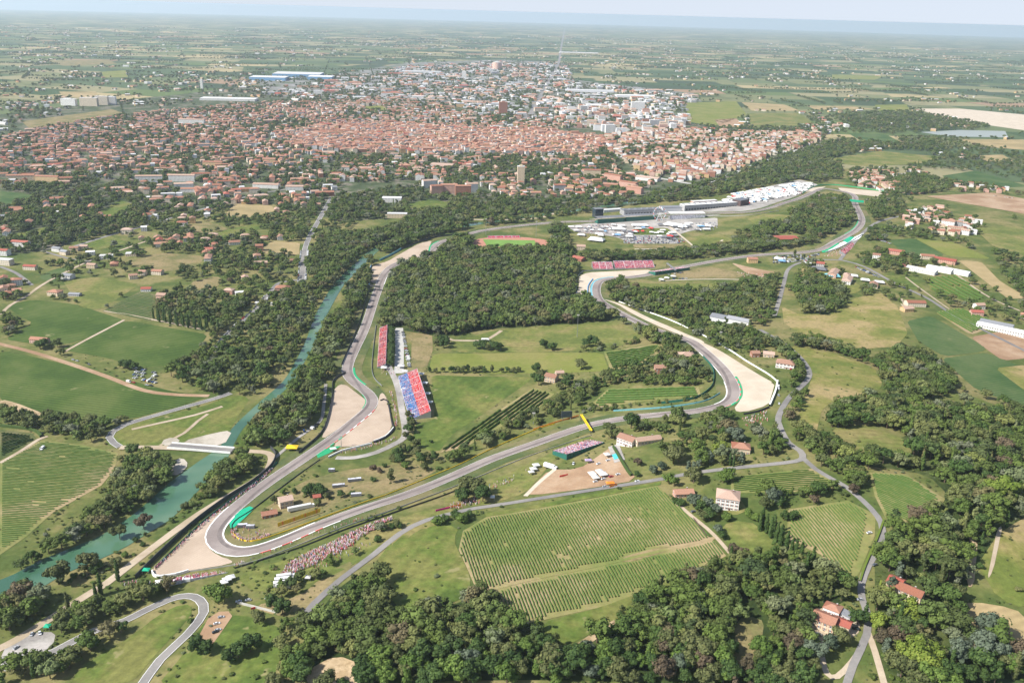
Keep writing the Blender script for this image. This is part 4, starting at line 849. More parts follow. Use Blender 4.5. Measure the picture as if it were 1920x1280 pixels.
# blue and white factory
for k, (px, py, L, W) in enumerate([(505, 150, 200, 130), (560, 143, 280, 200), (602, 149, 140, 120)]):
    q = U(px, py); r = empty('factory', *q, rz=R_(4)); tag(r, ['left', 'large middle', 'small right'][k] + ' white-roofed hall of the blue-walled factory', 'factory')
    a, b_ = house_mesh(L, W, 18, .2, False, 'blue_wall', 'roof_white'); a.build('wall', r); b_.build('roof', r)
for (px, py, L, W, wl, lb) in [(1085, 100, 420, 90, 'wall_white', 'lone long white warehouse far out on the plain'), (1105, 172, 260, 60, 'wall_shed', 'white warehouse with red fascia in the far industrial zone'), (1190, 182, 200, 60, 'wall_shed', 'white warehouse at the right end of the industrial zone'), (430, 188, 240, 70, 'wall_white', 'long white warehouse at the left of the town'),
        (1130, 200, 150, 60, 'wall_white', 'white warehouse in front of the red-fascia one'), (790, 136, 260, 60, 'wall_shed', 'long pale warehouse behind the town on the left of the silo'), (735, 378, 42, 22, 'wall_white', 'white hall near the river road'), (745, 408, 40, 14, 'wall_cream', 'low cream hall beside the river road')]:
    Hs(px, py, L, W, 9, 3, wl, 'roof_white', False, .2, lb, name='warehouse', cat='warehouse', chim=False)

# ============================================================ TOWN ZONES
RT = ['roof_terracotta', 'roof_brown', 'roof_pale', 'roof_red', 'roof_white', 'roof_grey']
WT = ['wall_cream', 'wall_white', 'wall_ochre', 'wall_pink', 'wall_brick', 'wall_grey', 'wall_shed']
ZONES = [  # polygon, pitch x, pitch y, angle, house chance, L range, W range, H range, roof weights, tree chance, hip
    ([(560, 250), (620, 232), (760, 235), (900, 245), (1010, 245), (1120, 258), (1150, 275), (1110, 290), (960, 292), (760, 288), (600, 285), (540, 272)], 17, 19, 14, .97, (13, 20), (11, 15), (8, 13), (.62, .22, .14, .02, 0, 0), .03),
    ([(0, 262), (90, 238), (240, 215), (420, 200), (600, 190), (660, 205), (620, 232), (560, 250), (540, 272), (600, 288), (560, 310), (400, 320), (240, 322), (0, 330)], 20, 21, 24, .80, (11, 20), (9, 13), (6, 11), (.62, .20, .12, .02, .04, 0), .42),
    ([(620, 190), (760, 185), (900, 215), (1040, 222), (1100, 240), (1010, 245), (900, 245), (760, 235), (640, 230)], 22, 22, 10, .74, (12, 22), (10, 14), (6, 12), (.54, .16, .16, .02, .12, 0), .46),
    ([(1120, 258), (1250, 245), (1340, 245), (1430, 250), (1545, 250), (1530, 275), (1420, 302), (1350, 330), (1250, 345), (1150, 300)], 19, 20, -18, .84, (12, 20), (10, 14), (6, 13), (.52, .14, .28, .02, .04, 0), .30),
    ([(600, 290), (960, 294), (1110, 292), (1150, 300), (1230, 345), (1180, 370), (960, 372), (900, 360), (780, 345), (640, 340), (560, 312)], 23, 23, 8, .48, (12, 22), (10, 14), (6, 11), (.5, .14, .26, .03, .07, 0), .62),
    ([(0, 330), (240, 322), (400, 320), (560, 312), (640, 340), (620, 372), (440, 380), (300, 385), (140, 350), (60, 352), (0, 345)], 24, 24, 16, .46, (13, 30), (10, 13), (6, 11), (.56, .14, .14, .04, .1, .02), .62),
    ([(0, 395), (60, 385), (140, 360), (300, 390), (380, 385), (300, 420), (180, 455), (0, 470)], 27, 26, 20, .22, (12, 24), (10, 14), (4, 8), (.42, .3, .06, .14, .04, .04), .70),
    ([(290, 395), (400, 385), (430, 372), (600, 375), (610, 400), (520, 402), (420, 400), (340, 425), (230, 440)], 21, 20, 14, .60, (12, 20), (10, 13), (6, 9), (.42, .16, .2, .03, .15, .04), .36),
    ([(280, 450), (400, 440), (490, 440), (560, 425), (620, 445), (640, 470), (570, 480), (500, 500), (420, 505), (300, 470)], 26, 26, 18, .30, (11, 17), (9, 12), (5, 8), (.4, .3, .2, .05, .05, 0), .70),
    ([(0, 520), (45, 530), (55, 545), (20, 575), (0, 590)], 13, 15, 30, .85, (11, 14), (9, 11), (6, 8), (.7, .2, .1, 0, 0, 0), .05),
    ([(500, 178), (640, 150), (760, 126), (930, 118), (1060, 122), (1075, 155), (1150, 165), (1300, 180), (1320, 205), (1270, 232), (1100, 232), (900, 212), (760, 185), (620, 188)], 44, 40, 10, .60, (14, 58), (12, 30), (6, 12), (.10, .06, .16, .03, .48, .17), .75),
    ([(1050, 205), (1150, 205), (1290, 225), (1290, 245), (1150, 252), (1090, 238)], 34, 30, 5, .62, (18, 40), (12, 18), (8, 24), (.08, .04, .30, 0, .5, .08), .35),
    ([(1590, 330), (1640, 318), (1690, 335), (1730, 362), (1660, 372), (1610, 350)], 20, 20, -10, .75, (11, 17), (9, 12), (6, 8), (.4, .2, .36, .02, .02, 0), .35),
    ([(1690, 400), (1760, 392), (1850, 418), (1860, 440), (1800, 445), (1700, 430)], 19, 19, -30, .66, (11, 17), (9, 12), (6, 8), (.32, .14, .34, 0, .2, 0), .42),
    ([(1780, 340), (1920, 358), (1920, 368), (1800, 362)], 26, 24, -20, .45, (11, 17), (9, 12), (6, 8), (.3, .2, .3, .1, .1, 0), .55),
    ([(1600, 318), (1720, 316), (1740, 328), (1690, 335), (1610, 330)], 26, 24, -20, .3, (11, 17), (9, 12), (6, 8), (.2, .1, .3, .1, .3, 0), .55),
    ([(1480, 225), (1545, 220), (1600, 240), (1560, 248), (1500, 245)], 34, 30, 0, .4, (14, 34), (12, 16), (6, 10), (.2, .1, .2, .1, .4, 0), .5),
    ([(1500, 480), (1560, 495), (1640, 530), (1660, 545), (1620, 545), (1550, 515), (1490, 495)], 20, 18, -25, .5, (10, 22), (9, 14), (4, 7), (.1, .1, .3, .1, .35, .05), .3),
    ([(0, 190), (60, 190), (130, 200), (110, 222), (0, 235)], 40, 36, 10, .35, (12, 22), (10, 14), (6, 10), (.4, .1, .3, 0, .2, 0), .6),
    ([(1060, 340), (1110, 345), (1200, 368), (1160, 380), (1080, 372), (1040, 360)], 22, 22, -30, .55, (12, 20), (10, 14), (6, 10), (.6, .1, .3, 0, 0, 0), .4)]
ZONES += [([(60, 500), (200, 440), (300, 450), (560, 440), (560, 540), (440, 545), (300, 510), (120, 540)], 30, 28, 20, .16, (11, 17), (9, 12), (4, 7), (.45, .25, .2, .04, .06, 0), .40),
  ([(1640, 485), (1760, 500), (1930, 570), (1930, 600), (1800, 570), (1680, 545)], 34, 30, -25, .14, (11, 20), (9, 12), (4, 7), (.4, .25, .2, .05, .1, 0), .5)]
HL = []; TL = []     # candidate houses and trees
for zi, (pts, sx_, sy_, ang, ph, Lr, Wr, Hr, rw, ptree) in enumerate(ZONES):
    poly = UP(pts); a = R_(ang); c_, s_ = math.cos(a), math.sin(a)
    ctr = poly.mean(0); rel = poly - ctr; lx = rel[:, 0] * c_ + rel[:, 1] * s_; ly = -rel[:, 0] * s_ + rel[:, 1] * c_
    for i, x in enumerate(np.arange(lx.min() - 40, lx.max() + 40, sx_)):
        for j, y in enumerate(np.arange(ly.min() - 40, ly.max() + 40, sy_)):
            if (i % 7 == 6) and zi not in (0,): 
                if random.random() < .5 and ptree > .1: TL.append((*(ctr + np.array([x * c_ - y * s_, x * s_ + y * c_])), 'round', random.uniform(6, 11)))
                continue
            if j % 6 == 5 and random.random() < .7: continue
            jx, jy = x + random.uniform(-.16, .16) * sx_, y + random.uniform(-.16, .16) * sy_
            jx, jy = jx + 26 * math.sin(jy / 83. + zi) + 11 * math.sin(jy / 31.), jy + 22 * math.sin(jx / 97. + zi * 2) + 9 * math.sin(jx / 37.)
            p = ctr + np.array([jx * c_ - jy * s_, jx * s_ + jy * c_])
            if not inside(p, poly)[0]: continue
            clump = math.sin(p[0] / 97. + zi) * math.cos(p[1] / 131.) * .35
            if random.random() < ph + clump * (1 if ph < .9 else .05):
                L = random.uniform(*Lr); W = random.uniform(*Wr); rf = random.choices(RT, rw)[0]; ind = rf in ('roof_white', 'roof_grey')
                wl = random.choices(WT, (.35, .28, .12, .13, .06, .06, 0) if not ind else (.1, .5, .02, .02, .02, .14, .2))[0]
                r_ = ang + random.choice((0, 90)) + random.uniform(-7, 7)
                
                if not ind and random.random() < .16: L *= 1.7
                HL.append((p[0], p[1], L, W, random.uniform(*Hr) * random.choice((.75, 1, 1, 1.25)), r_, wl, rf, random.random() < .35, .25 if ind else W * .2))
            if random.random() < ptree * 1.25 + .05 - clump * .8:
                for _ in range(random.choice((2, 3, 4)) if ptree > .3 else 2):
                    TL.append((p[0] + random.uniform(-.6, .6) * sx_, p[1] + random.uniform(-.6, .6) * sy_, random.choice(('round', 'round', 'spread', 'tall', 'round')), random.uniform(7, 14)))
# farms scattered over the plain
n_farm = 0
for _ in range(9000):
    fx = random.uniform(-.62, .62); d = 3200 + 15000 * random.random() ** 1.4; x = fx * d; y = math.sqrt(max(0, d * d - x * x))
    px, py, _f = proj(x, y, 0)
    if px < -100 or px > 2020: continue
    P_ = np.array([x, y])
    if 200 < py < 420 and 0 < px < 1330 and py > 150: continue
    if random.random() > .16 + .2 * (math.sin(x / 900) * math.cos(y / 1300) > .2): continue
    n_farm += 1
    for _k in range(random.choice((1, 1, 2, 3))):
        ind = random.random() < .3
        HL.append((x + random.uniform(-40, 40), y + random.uniform(-40, 40), random.uniform(14, 40 if ind else 22), random.uniform(9, 16), random.uniform(5, 8), random.uniform(-30, 60), random.choice(WT[:3]), 'roof_white' if ind else random.choice(('roof_terracotta', 'roof_pale', 'roof_brown')), False, 2))
    for _k in range(random.randint(3, 12)): TL.append((x + random.gauss(0, 45), y + random.gauss(0, 45), 'round', random.uniform(9, 15)))
# hedgerows and tree lines of the plain
for _ in range(560):
    fx = random.uniform(-.62, .62); d = 3000 + 11000 * random.random() ** 1.2; x = fx * d; y = math.sqrt(max(0, d * d - x * x)); px, py, _f = proj(x, y, 0)
    if (px < 1330 and py > 150) or px < -60 or px > 1980: continue
    a = random.choice((0, 0, math.pi / 2)) + random.uniform(-.2, .4); Lh = random.uniform(80, 500)
    for t in np.arange(0, Lh, 11): TL.append((x + math.cos(a) * t + random.gauss(0, 3), y + math.sin(a) * t + random.gauss(0, 3), 'round', random.uniform(7, 13)))
# ============================================================ clearing tests
CLEAR_BB = [(p.min(0), p.max(0), p) for p in CLEAR]
SA = np.array([s[0] for s in SEGS]); SB = np.array([s[1] for s in SEGS]); SR = np.array([s[2] for s in SEGS], float)
def blocked(P, extra=0., polys=True, segs=True, keep=True):
    P = np.asarray(P, float); r = np.zeros(len(P), bool)
    if polys:
        for lo, hi, poly in CLEAR_BB:
            m_ = (P[:, 0] > lo[0]) & (P[:, 0] < hi[0]) & (P[:, 1] > lo[1]) & (P[:, 1] < hi[1]) & ~r
            if m_.any(): r[m_] = inside(P[m_], poly)
    if segs:
        d = SB - SA; dd = (d ** 2).sum(1) + 1e-9
        for k in range(0, len(P), 2000):
            q = P[k:k + 2000]; t = np.clip(((q[:, None] - SA) * d).sum(2) / dd, 0, 1); dist = np.sqrt(((q[:, None] - SA - t[..., None] * d) ** 2).sum(2))
            r[k:k + 2000] |= (dist < SR + extra).any(1)
    if keep and KEEP:
        K = np.array(KEEP)
        for k in range(0, len(P), 4000):
            q = P[k:k + 4000]; r[k:k + 4000] |= (np.hypot(q[:, None, 0] - K[:, 0], q[:, None, 1] - K[:, 1]) < K[:, 2] + extra).any(1)
    return r
def in_view(P, z=5, mx=0, my=0):
    px, py, f = proj(P[:, 0], P[:, 1], relief(P[:, 0], P[:, 1]) + z); return (px > -mx) & (px < 1920 + mx) & (py < 1280 + my), px, py, f

# houses: the nearest become things, the others one mass
HP = np.array([h[:2] for h in HL]); ok = ~blocked(HP, 3); HL = [h for h, k in zip(HL, ok) if k]; HP = HP[ok]
iv, px, py, f = in_view(HP, mx=150, my=50); HL = [h for h, k in zip(HL, iv) if k]; HP = HP[iv]
order = np.argsort(np.hypot(*HP.T)); N_MAN = sum(1 for o in bpy.data.objects if o.get('category') == 'house')
near_h = order[:max(0, 300 - N_MAN)]; rest_h = order[len(near_h):]
LOOKW = {'wall_cream': 'cream', 'wall_white': 'white', 'wall_ochre': 'ochre', 'wall_pink': 'pink', 'wall_brick': 'brick', 'wall_grey': 'grey', 'wall_shed': 'pale'}
LOOKR = {'roof_terracotta': 'terracotta-roofed', 'roof_brown': 'brown-roofed', 'roof_pale': 'pale-roofed', 'roof_red': 'red-roofed', 'roof_white': 'white-roofed', 'roof_grey': 'grey-roofed'}
items = []
for k in near_h:
    x, y, L, W, Hh, r, wl, rf, hip, rh = HL[k]
    o = Hs(0, 0, L, W, Hh, r, wl, rf, hip, rh, None, xy=(x, y), chim=False, keep=True); o['category'] = 'house'; o['group'] = 'houses of the suburbs'
    items.append((o, '%s %s house' % (LOOKR[rf], LOOKW[wl])))
auto_label(items)
TB = MB()
for k in rest_h:
    x, y, L, W, Hh, r, wl, rf, hip, rh = HL[k]
    a, b_ = house_mesh(L, W, Hh, rh, hip, wl, rf, over=.3); c_, s_ = math.cos(R_(r)), math.sin(R_(r)); z = H(x, y)
    for src in (a, b_):
        mp = [TB.mi(m_) for m_ in src.mats]; n0 = len(TB.V)
        TB.V += [(x + p[0] * c_ - p[1] * s_, y + p[0] * s_ + p[1] * c_, z + p[2]) for p in src.V]
        TB.F += [tuple(n0 + i for i in f_) for f_ in src.F]; TB.M += [mp[m_] for m_ in src.M]; TB.UV += src.UV
tag(TB.build('town_houses'), 'dense mass of terracotta and white roofs filling the town', kind='stuff')
print('houses', len(near_h) + N_MAN, len(rest_h))

# ============================================================ TREES
# hand placed: px, py, kind, height, colour
SINGLE = [(1090, 692, 'round', 13, 'olive green'), (1183, 803, 'round', 17, 'dark green'), (1145, 812, 'round', 10, 'olive green'), (650 + 225, 925, 'round', 17, 'olive green'), (893, 930, 'round', 17, 'olive green'), (868, 940, 'round', 12, 'dark green'), (905, 940, 'spread', 15, 'dark green'),
          (733, 905, 'tall', 15, 'olive green'), (760, 880, 'round', 8, 'fresh green'), (700, 880, 'bush', 6, 'rusty brown'), (712, 886, 'bush', 6, 'rusty brown'), (721, 876, 'bush', 5, 'dark green'), (700, 902, 'bush', 5, 'dark green'), (795, 882, 'round', 8, 'olive green'), (660, 928, 'bush', 5, 'dark green'), (640, 932, 'round', 7, 'dark green'),
          (590, 925, 'round', 10, 'dark green'), (580, 930, 'round', 11, 'dark green'), (603, 928, 'round', 10, 'dark green'), (612, 936, 'round', 7, 'olive green'), (596, 948, 'round', 7, 'olive green'), (515, 945, 'round', 9, 'olive green'), (498, 965, 'round', 6, 'olive green'), (530, 925, 'bush', 6, 'fresh green'), (553, 925, 'bush', 6, 'dark green'),
          (410, 1132, 'round', 17, 'fresh green'), (372, 1222, 'round', 12, 'dark green'), (388, 1226, 'round', 10, 'dark green'), (430, 1240, 'round', 10, 'dark green'), (447, 1232, 'round', 12, 'dark green'), (470, 1220, 'round', 13, 'dark green'), (486, 1170, 'round', 11, 'olive green'), (510, 1140, 'round', 11, 'dark green'), (530, 1150, 'round', 12, 'dark green'),
          (110, 1095, 'spread', 18, 'olive green'), (165, 1068, 'spread', 15, 'olive green'), (225, 1010, 'spread', 13, 'olive green'), (270, 990, 'spread', 13, 'rusty brown'), (222, 1090, 'column', 20, 'dark green'), (190, 1115, 'column', 20, 'dark green'), (180, 1120, 'column', 14, 'dark green'), (128, 1145, 'column', 17, 'olive green'),
          (808, 830, 'bush', 4, 'dark green'), (1525, 945, 'round', 8, 'rusty brown'), (1598, 925, 'round', 9, 'rusty brown'), (1300, 905, 'spread', 15, 'olive green'), (1262, 868, 'spread', 17, 'olive green'), (1240, 880, 'round', 8, 'grey green'), (1225, 888, 'round', 8, 'grey green'), (1195, 893, 'round', 5, 'dark green'),
          (1195, 873, 'round', 8, 'rusty brown'), (1330, 870, 'tall', 13, 'grey green'), (1345, 855, 'round', 12, 'yellow green'), (1357, 845, 'round', 9, 'yellow green'), (1310, 880, 'tall', 10, 'grey green'), (1290, 884, 'tall', 10, 'grey green'), (1300, 884, 'tall', 10, 'grey green'), (1378, 828, 'spread', 14, 'grey green'), (1390, 870, 'tall', 12, 'grey green'),
          (1375, 875, 'column', 13, 'dark green'), (1368, 873, 'column', 13, 'dark green'), (1240, 845, 'column', 13, 'dark green'), (1442, 842, 'column', 18, 'fresh green'), (1450, 840, 'column', 16, 'dark green'), (1365, 903, 'round', 12, 'fresh green'), (1355, 905, 'round', 10, 'fresh green'), (1252, 905, 'round', 9, 'fresh green'), (1263, 912, 'round', 9, 'fresh green'),
          (1275, 948, 'bush', 7, 'dark green'), (1265, 942, 'bush', 6, 'dark green'), (1300, 950, 'round', 11, 'grey green'), (1313, 960, 'round', 10, 'dark green'), (1325, 955, 'round', 10, 'grey green'), (1330, 975, 'round', 11, 'dark green'), (1340, 965, 'round', 10, 'grey green'), (1318, 975, 'round', 9, 'olive green'), (1362, 975, 'bush', 8, 'fresh green'), (1345, 1000, 'round', 8, 'grey green'), (1352, 1010, 'round', 7, 'dark green'),
          (1373, 1040, 'round', 9, 'rusty brown'), (1390, 1045, 'round', 8, 'rusty brown'), (1405, 970, 'bush', 8, 'fresh green'), (1415, 975, 'bush', 7, 'fresh green'), (1448, 945, 'round', 15, 'grey green'), (1435, 955, 'round', 11, 'olive green'), (1462, 950, 'round', 9, 'dark green'), (1470, 975, 'round', 8, 'dark green'), (1485, 972, 'bush', 8, 'dark green'),
          (243, 692, 'round', 12, 'dark green'), (232, 690, 'round', 11, 'dark green'), (252, 694, 'round', 10, 'dark green'), (1560, 800, 'tall', 20, 'dark green'), (1572, 800, 'round', 14, 'dark green'), (1585, 802, 'round', 13, 'dark green'), (1875, 935, 'spread', 20, 'yellow green'), (1858, 930, 'spread', 15, 'yellow green'), (1700, 1250, 'round', 16, 'yellow green'), (1720, 1235, 'round', 18, 'yellow green'), (1730, 1262, 'round', 16, 'yellow green'),
          (1750, 1240, 'round', 13, 'yellow green'), (1700, 1160, 'round', 15, 'yellow green'), (1710, 1175, 'round', 13, 'yellow green'), (1645, 1180, 'round', 12, 'yellow green'), (1655, 1210, 'round', 11, 'rusty brown'), (1660, 1225, 'tall', 12, 'grey green'), (1672, 1195, 'column', 12, 'grey green'), (1670, 1110, 'tall', 13, 'grey green'), (1683, 1085, 'tall', 14, 'grey green'), (1682, 1205, 'round', 13, 'rusty brown'), (1555, 1215, 'round', 11, 'grey green'), (1575, 1205, 'round', 11, 'olive green'),
          (1620, 1165, 'column', 15, 'dark green'), (1608, 1170, 'round', 11, 'dark green'), (1850, 1190, 'spread', 16, 'grey green'), (1840, 1230, 'spread', 18, 'grey green'), (1795, 1230, 'round', 14, 'grey green'), (1870, 1240, 'round', 14, 'grey green'), (1900, 1260, 'round', 12, 'fresh green')]
for k, (a, b_) in enumerate([(1424, 995), (1436, 1000), (1444, 1008), (1455, 1016), (1463, 1022), (1473, 1036), (1482, 1046), (1490, 1050), (1500, 1058), (1512, 1072), (1522, 1064), (1428, 990), (1450, 1000)]): SINGLE.append((a, b_, 'column', 17 + k % 3, 'dark green'))
for k in range(22): t = k / 21; SINGLE.append((288 + 118 * t + (k % 2) * 3, 598 + 24 * t + (k % 3) * 2, 'column', 17 + k % 4, 'dark green'))
for k, a in enumerate([(805, 'tall', 8), (817, 'round', 6), (830, 'round', 7), (846, 'round', 9), (858, 'round', 8), (868, 'round', 9), (877, 'tall', 11), (888, 'round', 8), (898, 'round', 9), (908, 'tall', 9), (922, 'tall', 10), (940, 'round', 7), (952, 'round', 7), (962, 'round', 7), (972, 'round', 7)]): SINGLE.append((a[0], 698 + k % 2, a[1], a[2], 'olive green' if k % 3 else 'dark green'))
for k in range(16): t = k / 15; SINGLE.append((735 - 2 * t, 622 + 64 * t, 'round', 9, 'dark green'))
for k, (a, b_) in enumerate([(766, 783), (769, 795), (772, 803), (765, 812), (760, 822), (770, 830), (755, 848), (745, 858), (738, 866), (768, 850), (780, 856), (790, 868), (800, 860), (815, 862), (780, 840), (750, 870)]): SINGLE.append((a, b_, 'round', 8 + k % 4, 'dark green' if k % 2 else 'olive green'))
for k, (a, b_) in enumerate([(818, 648), (826, 642), (832, 652), (820, 636), (838, 645), (1005, 700), (1015, 706), (1002, 715), (1010, 722), (1058, 712), (1066, 718), (1060, 728), (1050, 730), (1108, 643), (1116, 650), (1124, 652), (1100, 650), (1018, 653), (1030, 655), (1035, 657), (905, 655), (915, 657), (925, 655), (932, 658), (938, 655), (893, 654)]): SINGLE.append((a, b_, 'round', 9 + k % 3 * 2, 'dark green' if k % 3 else 'olive green'))
T = []   # (x, y, kind, height, colour or None, priority)
for px_, py_, kd, h_, co in SINGLE: q = U(px_, py_); T.append((q[0], q[1], kd, h_, co, 1))
def wood(pts, sp, mix, hr=(9, 14), p=1., segs=True, colour=None):
    poly = UP(pts); lo, hi = poly.min(0), poly.max(0); gx, gy = np.meshgrid(np.arange(lo[0], hi[0], sp), np.arange(lo[1], hi[1], sp * .87))
    gx = gx + (np.arange(gx.shape[0]) % 2)[:, None] * sp / 2
    P = np.stack([gx.ravel(), gy.ravel()], 1) + RNG.uniform(-.36, .36, (gx.size, 2)) * sp
    P = P[inside(P, poly)]; P = P[RNG.random(len(P)) < p]
    if not len(P): return
    P = P[~blocked(P, 2., segs=segs)]
    for x, y in P:
        kd = random.choices(*mix)[0]; T.append((x, y, kd, random.uniform(*hr) * (1.25 if kd == 'column' else 1) * random.choice((.62, .8, .9, 1, 1, 1.12)), colour, 0))
MX = (['round', 'spread', 'tall', 'column', 'flat'], [6, 3, 1.4, .3, 0]); PINE = (['flat', 'round'], [3, 1]); MXR = (['round', 'spread', 'tall', 'column', 'flat'], [5, 3, 1.5, 1.6, .8]); BU = (['bush', 'round'], [3, 1])
wood([(735, 500), (770, 490), (830, 470), (850, 450), (880, 450), (890, 470), (1030, 470), (1036, 420), (1060, 430), (1080, 500), (1075, 560), (1130, 565), (1160, 600), (1050, 608), (920, 617), (830, 632), (760, 620), (712, 612), (718, 560)], 10, MX, (11, 18))
wood([(585, 1185), (650, 1112), (702, 1080), (724, 1086), (720, 1112), (760, 1160), (850, 1135), (900, 1110), (945, 1155), (1010, 1172), (1015, 1200), (1070, 1225), (1120, 1200), (1160, 1160), (1300, 1072), (1330, 1300), (560, 1300), (560, 1230)], 9.5, (['round', 'spread', 'tall'], [6, 3, 1]), (11, 16))
wood([(1160, 1160), (1200, 1130), (1300, 1072), (1400, 1046), (1470, 1040), (1520, 1060), (1600, 1100), (1590, 1130), (1530, 1140), (1520, 1180), (1540, 1300), (1330, 1300)], 8.5, MXR, (10, 15))
wood([(1655, 1000), (1780, 930), (1740, 890), (1600, 870), (1640, 850), (1730, 800), (1930, 780), (1930, 970), (1860, 1010), (1830, 1060), (1800, 1130), (1810, 1180), (1930, 1220), (1930, 1300), (1660, 1300), (1640, 1200), (1640, 1050)], 10.5, MXR, (11, 17))
wood([(1240, 880), (1310, 880), (1420, 865), (1480, 860), (1440, 830), (1420, 800), (1330, 772), (1200, 790), (1160, 805), (1230, 830), (1240, 850)], 11, MX, (9, 14), .62)
wood([(1560, 765), (1640, 745), (1720, 760), (1800, 770), (1930, 780), (1730, 800), (1700, 820), (1640, 800), (1560, 802)], 9.5, MX, (10, 15)); wood([(1480, 636), (1560, 648), (1640, 676), (1690, 656), (1740, 668), (1785, 700), (1785, 740), (1720, 752), (1672, 752), (1655, 712), (1560, 668), (1490, 655)], 9, MX, (9, 14))
wood([(1480, 700), (1520, 700), (1535, 730), (1515, 760), (1500, 790), (1470, 830), (1455, 820), (1490, 760)], 9, MX, (9, 13), .8); wood([(1440, 800), (1480, 810), (1540, 820), (1600, 850), (1640, 870), (1620, 935), (1590, 915), (1530, 872), (1500, 840)], 9, MX, (9, 14), .85)
wood([(1570, 925), (1470, 945), (1420, 930), (1380, 925), (1500, 922), (1560, 905)], 8, MX, (7, 11), .85)
wood([(560, 540), (610, 525), (600, 580), (570, 630), (540, 690), (500, 730), (480, 742), (400, 742), (330, 715), (300, 690), (360, 690), (400, 650), (440, 620), (480, 585), (500, 560)], 10, MX, (10, 15), .72, colour=None)
wood([(400, 610), (405, 650), (360, 685), (340, 690), (395, 640)], 8, MX, (9, 12)); wood([(290, 560), (330, 540), (370, 545), (480, 545), (560, 530), (480, 585), (440, 615), (400, 640), (400, 612), (290, 596)], 11, MX, (9, 14), .8)
wood([(700, 470), (704, 510), (690, 545), (672, 600), (645, 655), (618, 712), (612, 760), (595, 790), (560, 822), (500, 850), (455, 850), (462, 810), (490, 780), (540, 745), (575, 690), (590, 660), (605, 622), (628, 590), (650, 555), (682, 505)], 9.5, (['spread', 'round', 'tall'], [5, 4, 1]), (11, 17), .8)
wood([(570, 500), (620, 440), (700, 440), (820, 395), (885, 415), (870, 432), (800, 447), (720, 478), (690, 465), (655, 500), (640, 530), (600, 545)], 10, MX, (11, 16)); wood([(0, 1098), (40, 1068), (130, 1010), (190, 960), (230, 880), (290, 855), (330, 872), (322, 905), (290, 940), (230, 975), (200, 990), (120, 1030), (60, 1062), (0, 1105)], 9, (['spread', 'round'], [3, 3]), (10, 15), segs=True)
wood([(352, 915), (385, 885), (440, 866), (485, 862), (478, 880), (440, 905), (390, 945), (365, 945)], 9, MX, (10, 14)); wood([(330, 960), (385, 920), (395, 935), (300, 1000), (200, 1075), (120, 1110), (60, 1150), (50, 1140), (110, 1090), (200, 1050), (290, 990)], 8, BU, (4, 8), .55)
wood([(-20, 1150), (60, 1110), (80, 1130), (60, 1180), (0, 1200)], 9, (['spread'], [1]), (12, 16), colour='grey green'); wood([(105, 1185), (150, 1145), (215, 1125), (280, 1110), (330, 1090), (330, 1105), (270, 1140), (230, 1190), (150, 1235), (110, 1285), (0, 1290), (0, 1262), (90, 1230)], 9, MX, (9, 15))
wood([(0, 755), (60, 780), (170, 795), (250, 790), (270, 805), (230, 840), (150, 830), (80, 810), (0, 800)], 8.5, MX, (8, 13), .9); wood([(300, 775), (350, 760), (400, 742), (400, 750), (340, 768), (240, 800), (200, 795)], 6, BU, (5, 8)); wood([(225, 850), (300, 845), (310, 860), (260, 880), (215, 880)], 9, MX, (8, 12), .7)
wood([(1130, 527), (1160, 527), (1200, 545), (1290, 548), (1350, 540), (1462, 520), (1465, 560), (1450, 600), (1420, 618), (1340, 596), (1260, 598), (1180, 580), (1140, 560)], 10, MX, (9, 14), .9); wood([(1270, 605), (1330, 600), (1420, 625), (1440, 660), (1400, 672), (1340, 650), (1290, 625)], 9.5, MX, (8, 13), .7)
wood([(1180, 680), (1200, 655), (1250, 635), (1290, 645), (1320, 675), (1330, 722), (1250, 724), (1140, 722), (1110, 740), (1075, 768), (1000, 800), (920, 840), (850, 872), (830, 862), (870, 842), (930, 808), (1010, 768), (1080, 725), (1150, 698)], 9.5, MX, (8, 13), .88); wood([(1160, 605), (1210, 610), (1250, 622), (1290, 640), (1250, 660), (1205, 636)], 9, MX, (10, 15))
wood([(1150, 640), (1205, 634), (1200, 642), (1130, 658), (1080, 662)], 7, BU, (5, 8), .8); wood([(1070, 770), (1110, 762), (1240, 755), (1325, 740), (1325, 748), (1200, 762), (1090, 776)], 6, BU, (4, 6), .9)
wood([(880, 408), (1000, 396), (1100, 388), (1250, 362), (1350, 335), (1420, 305), (1480, 285), (1570, 290), (1580, 335), (1530, 343), (1440, 348), (1300, 375), (1150, 388), (1040, 412), (900, 425)], 13, MX, (11, 17), .85); wood([(640, 395), (760, 395), (820, 380), (980, 385), (1040, 390), (1000, 402), (880, 412), (640, 412)], 13, MX, (9, 14), .6)
wood([(1485, 400), (1530, 372), (1590, 372), (1598, 400), (1600, 420), (1540, 448), (1500, 440), (1425, 440), (1400, 430)], 11, MX, (11, 16), .9); wood([(1620, 380), (1685, 372), (1700, 400), (1640, 420)], 12, MX, (11, 16), .9); wood([(1380, 440), (1420, 435), (1460, 440), (1440, 470), (1370, 475)], 11, MX, (10, 15), .85)
wood([(1660, 340), (1720, 330), (1800, 345), (1760, 362), (1690, 368)], 14, MX, (12, 17), .9); wood([(1430, 295), (1500, 270), (1620, 262), (1760, 262), (1770, 285), (1640, 280), (1540, 300), (1460, 320)], 15, MX, (11, 17), .75); wood([(1560, 215), (1700, 210), (1800, 222), (1860, 240), (1800, 246), (1700, 250), (1600, 250)], 18, MX, (11, 17), .6)
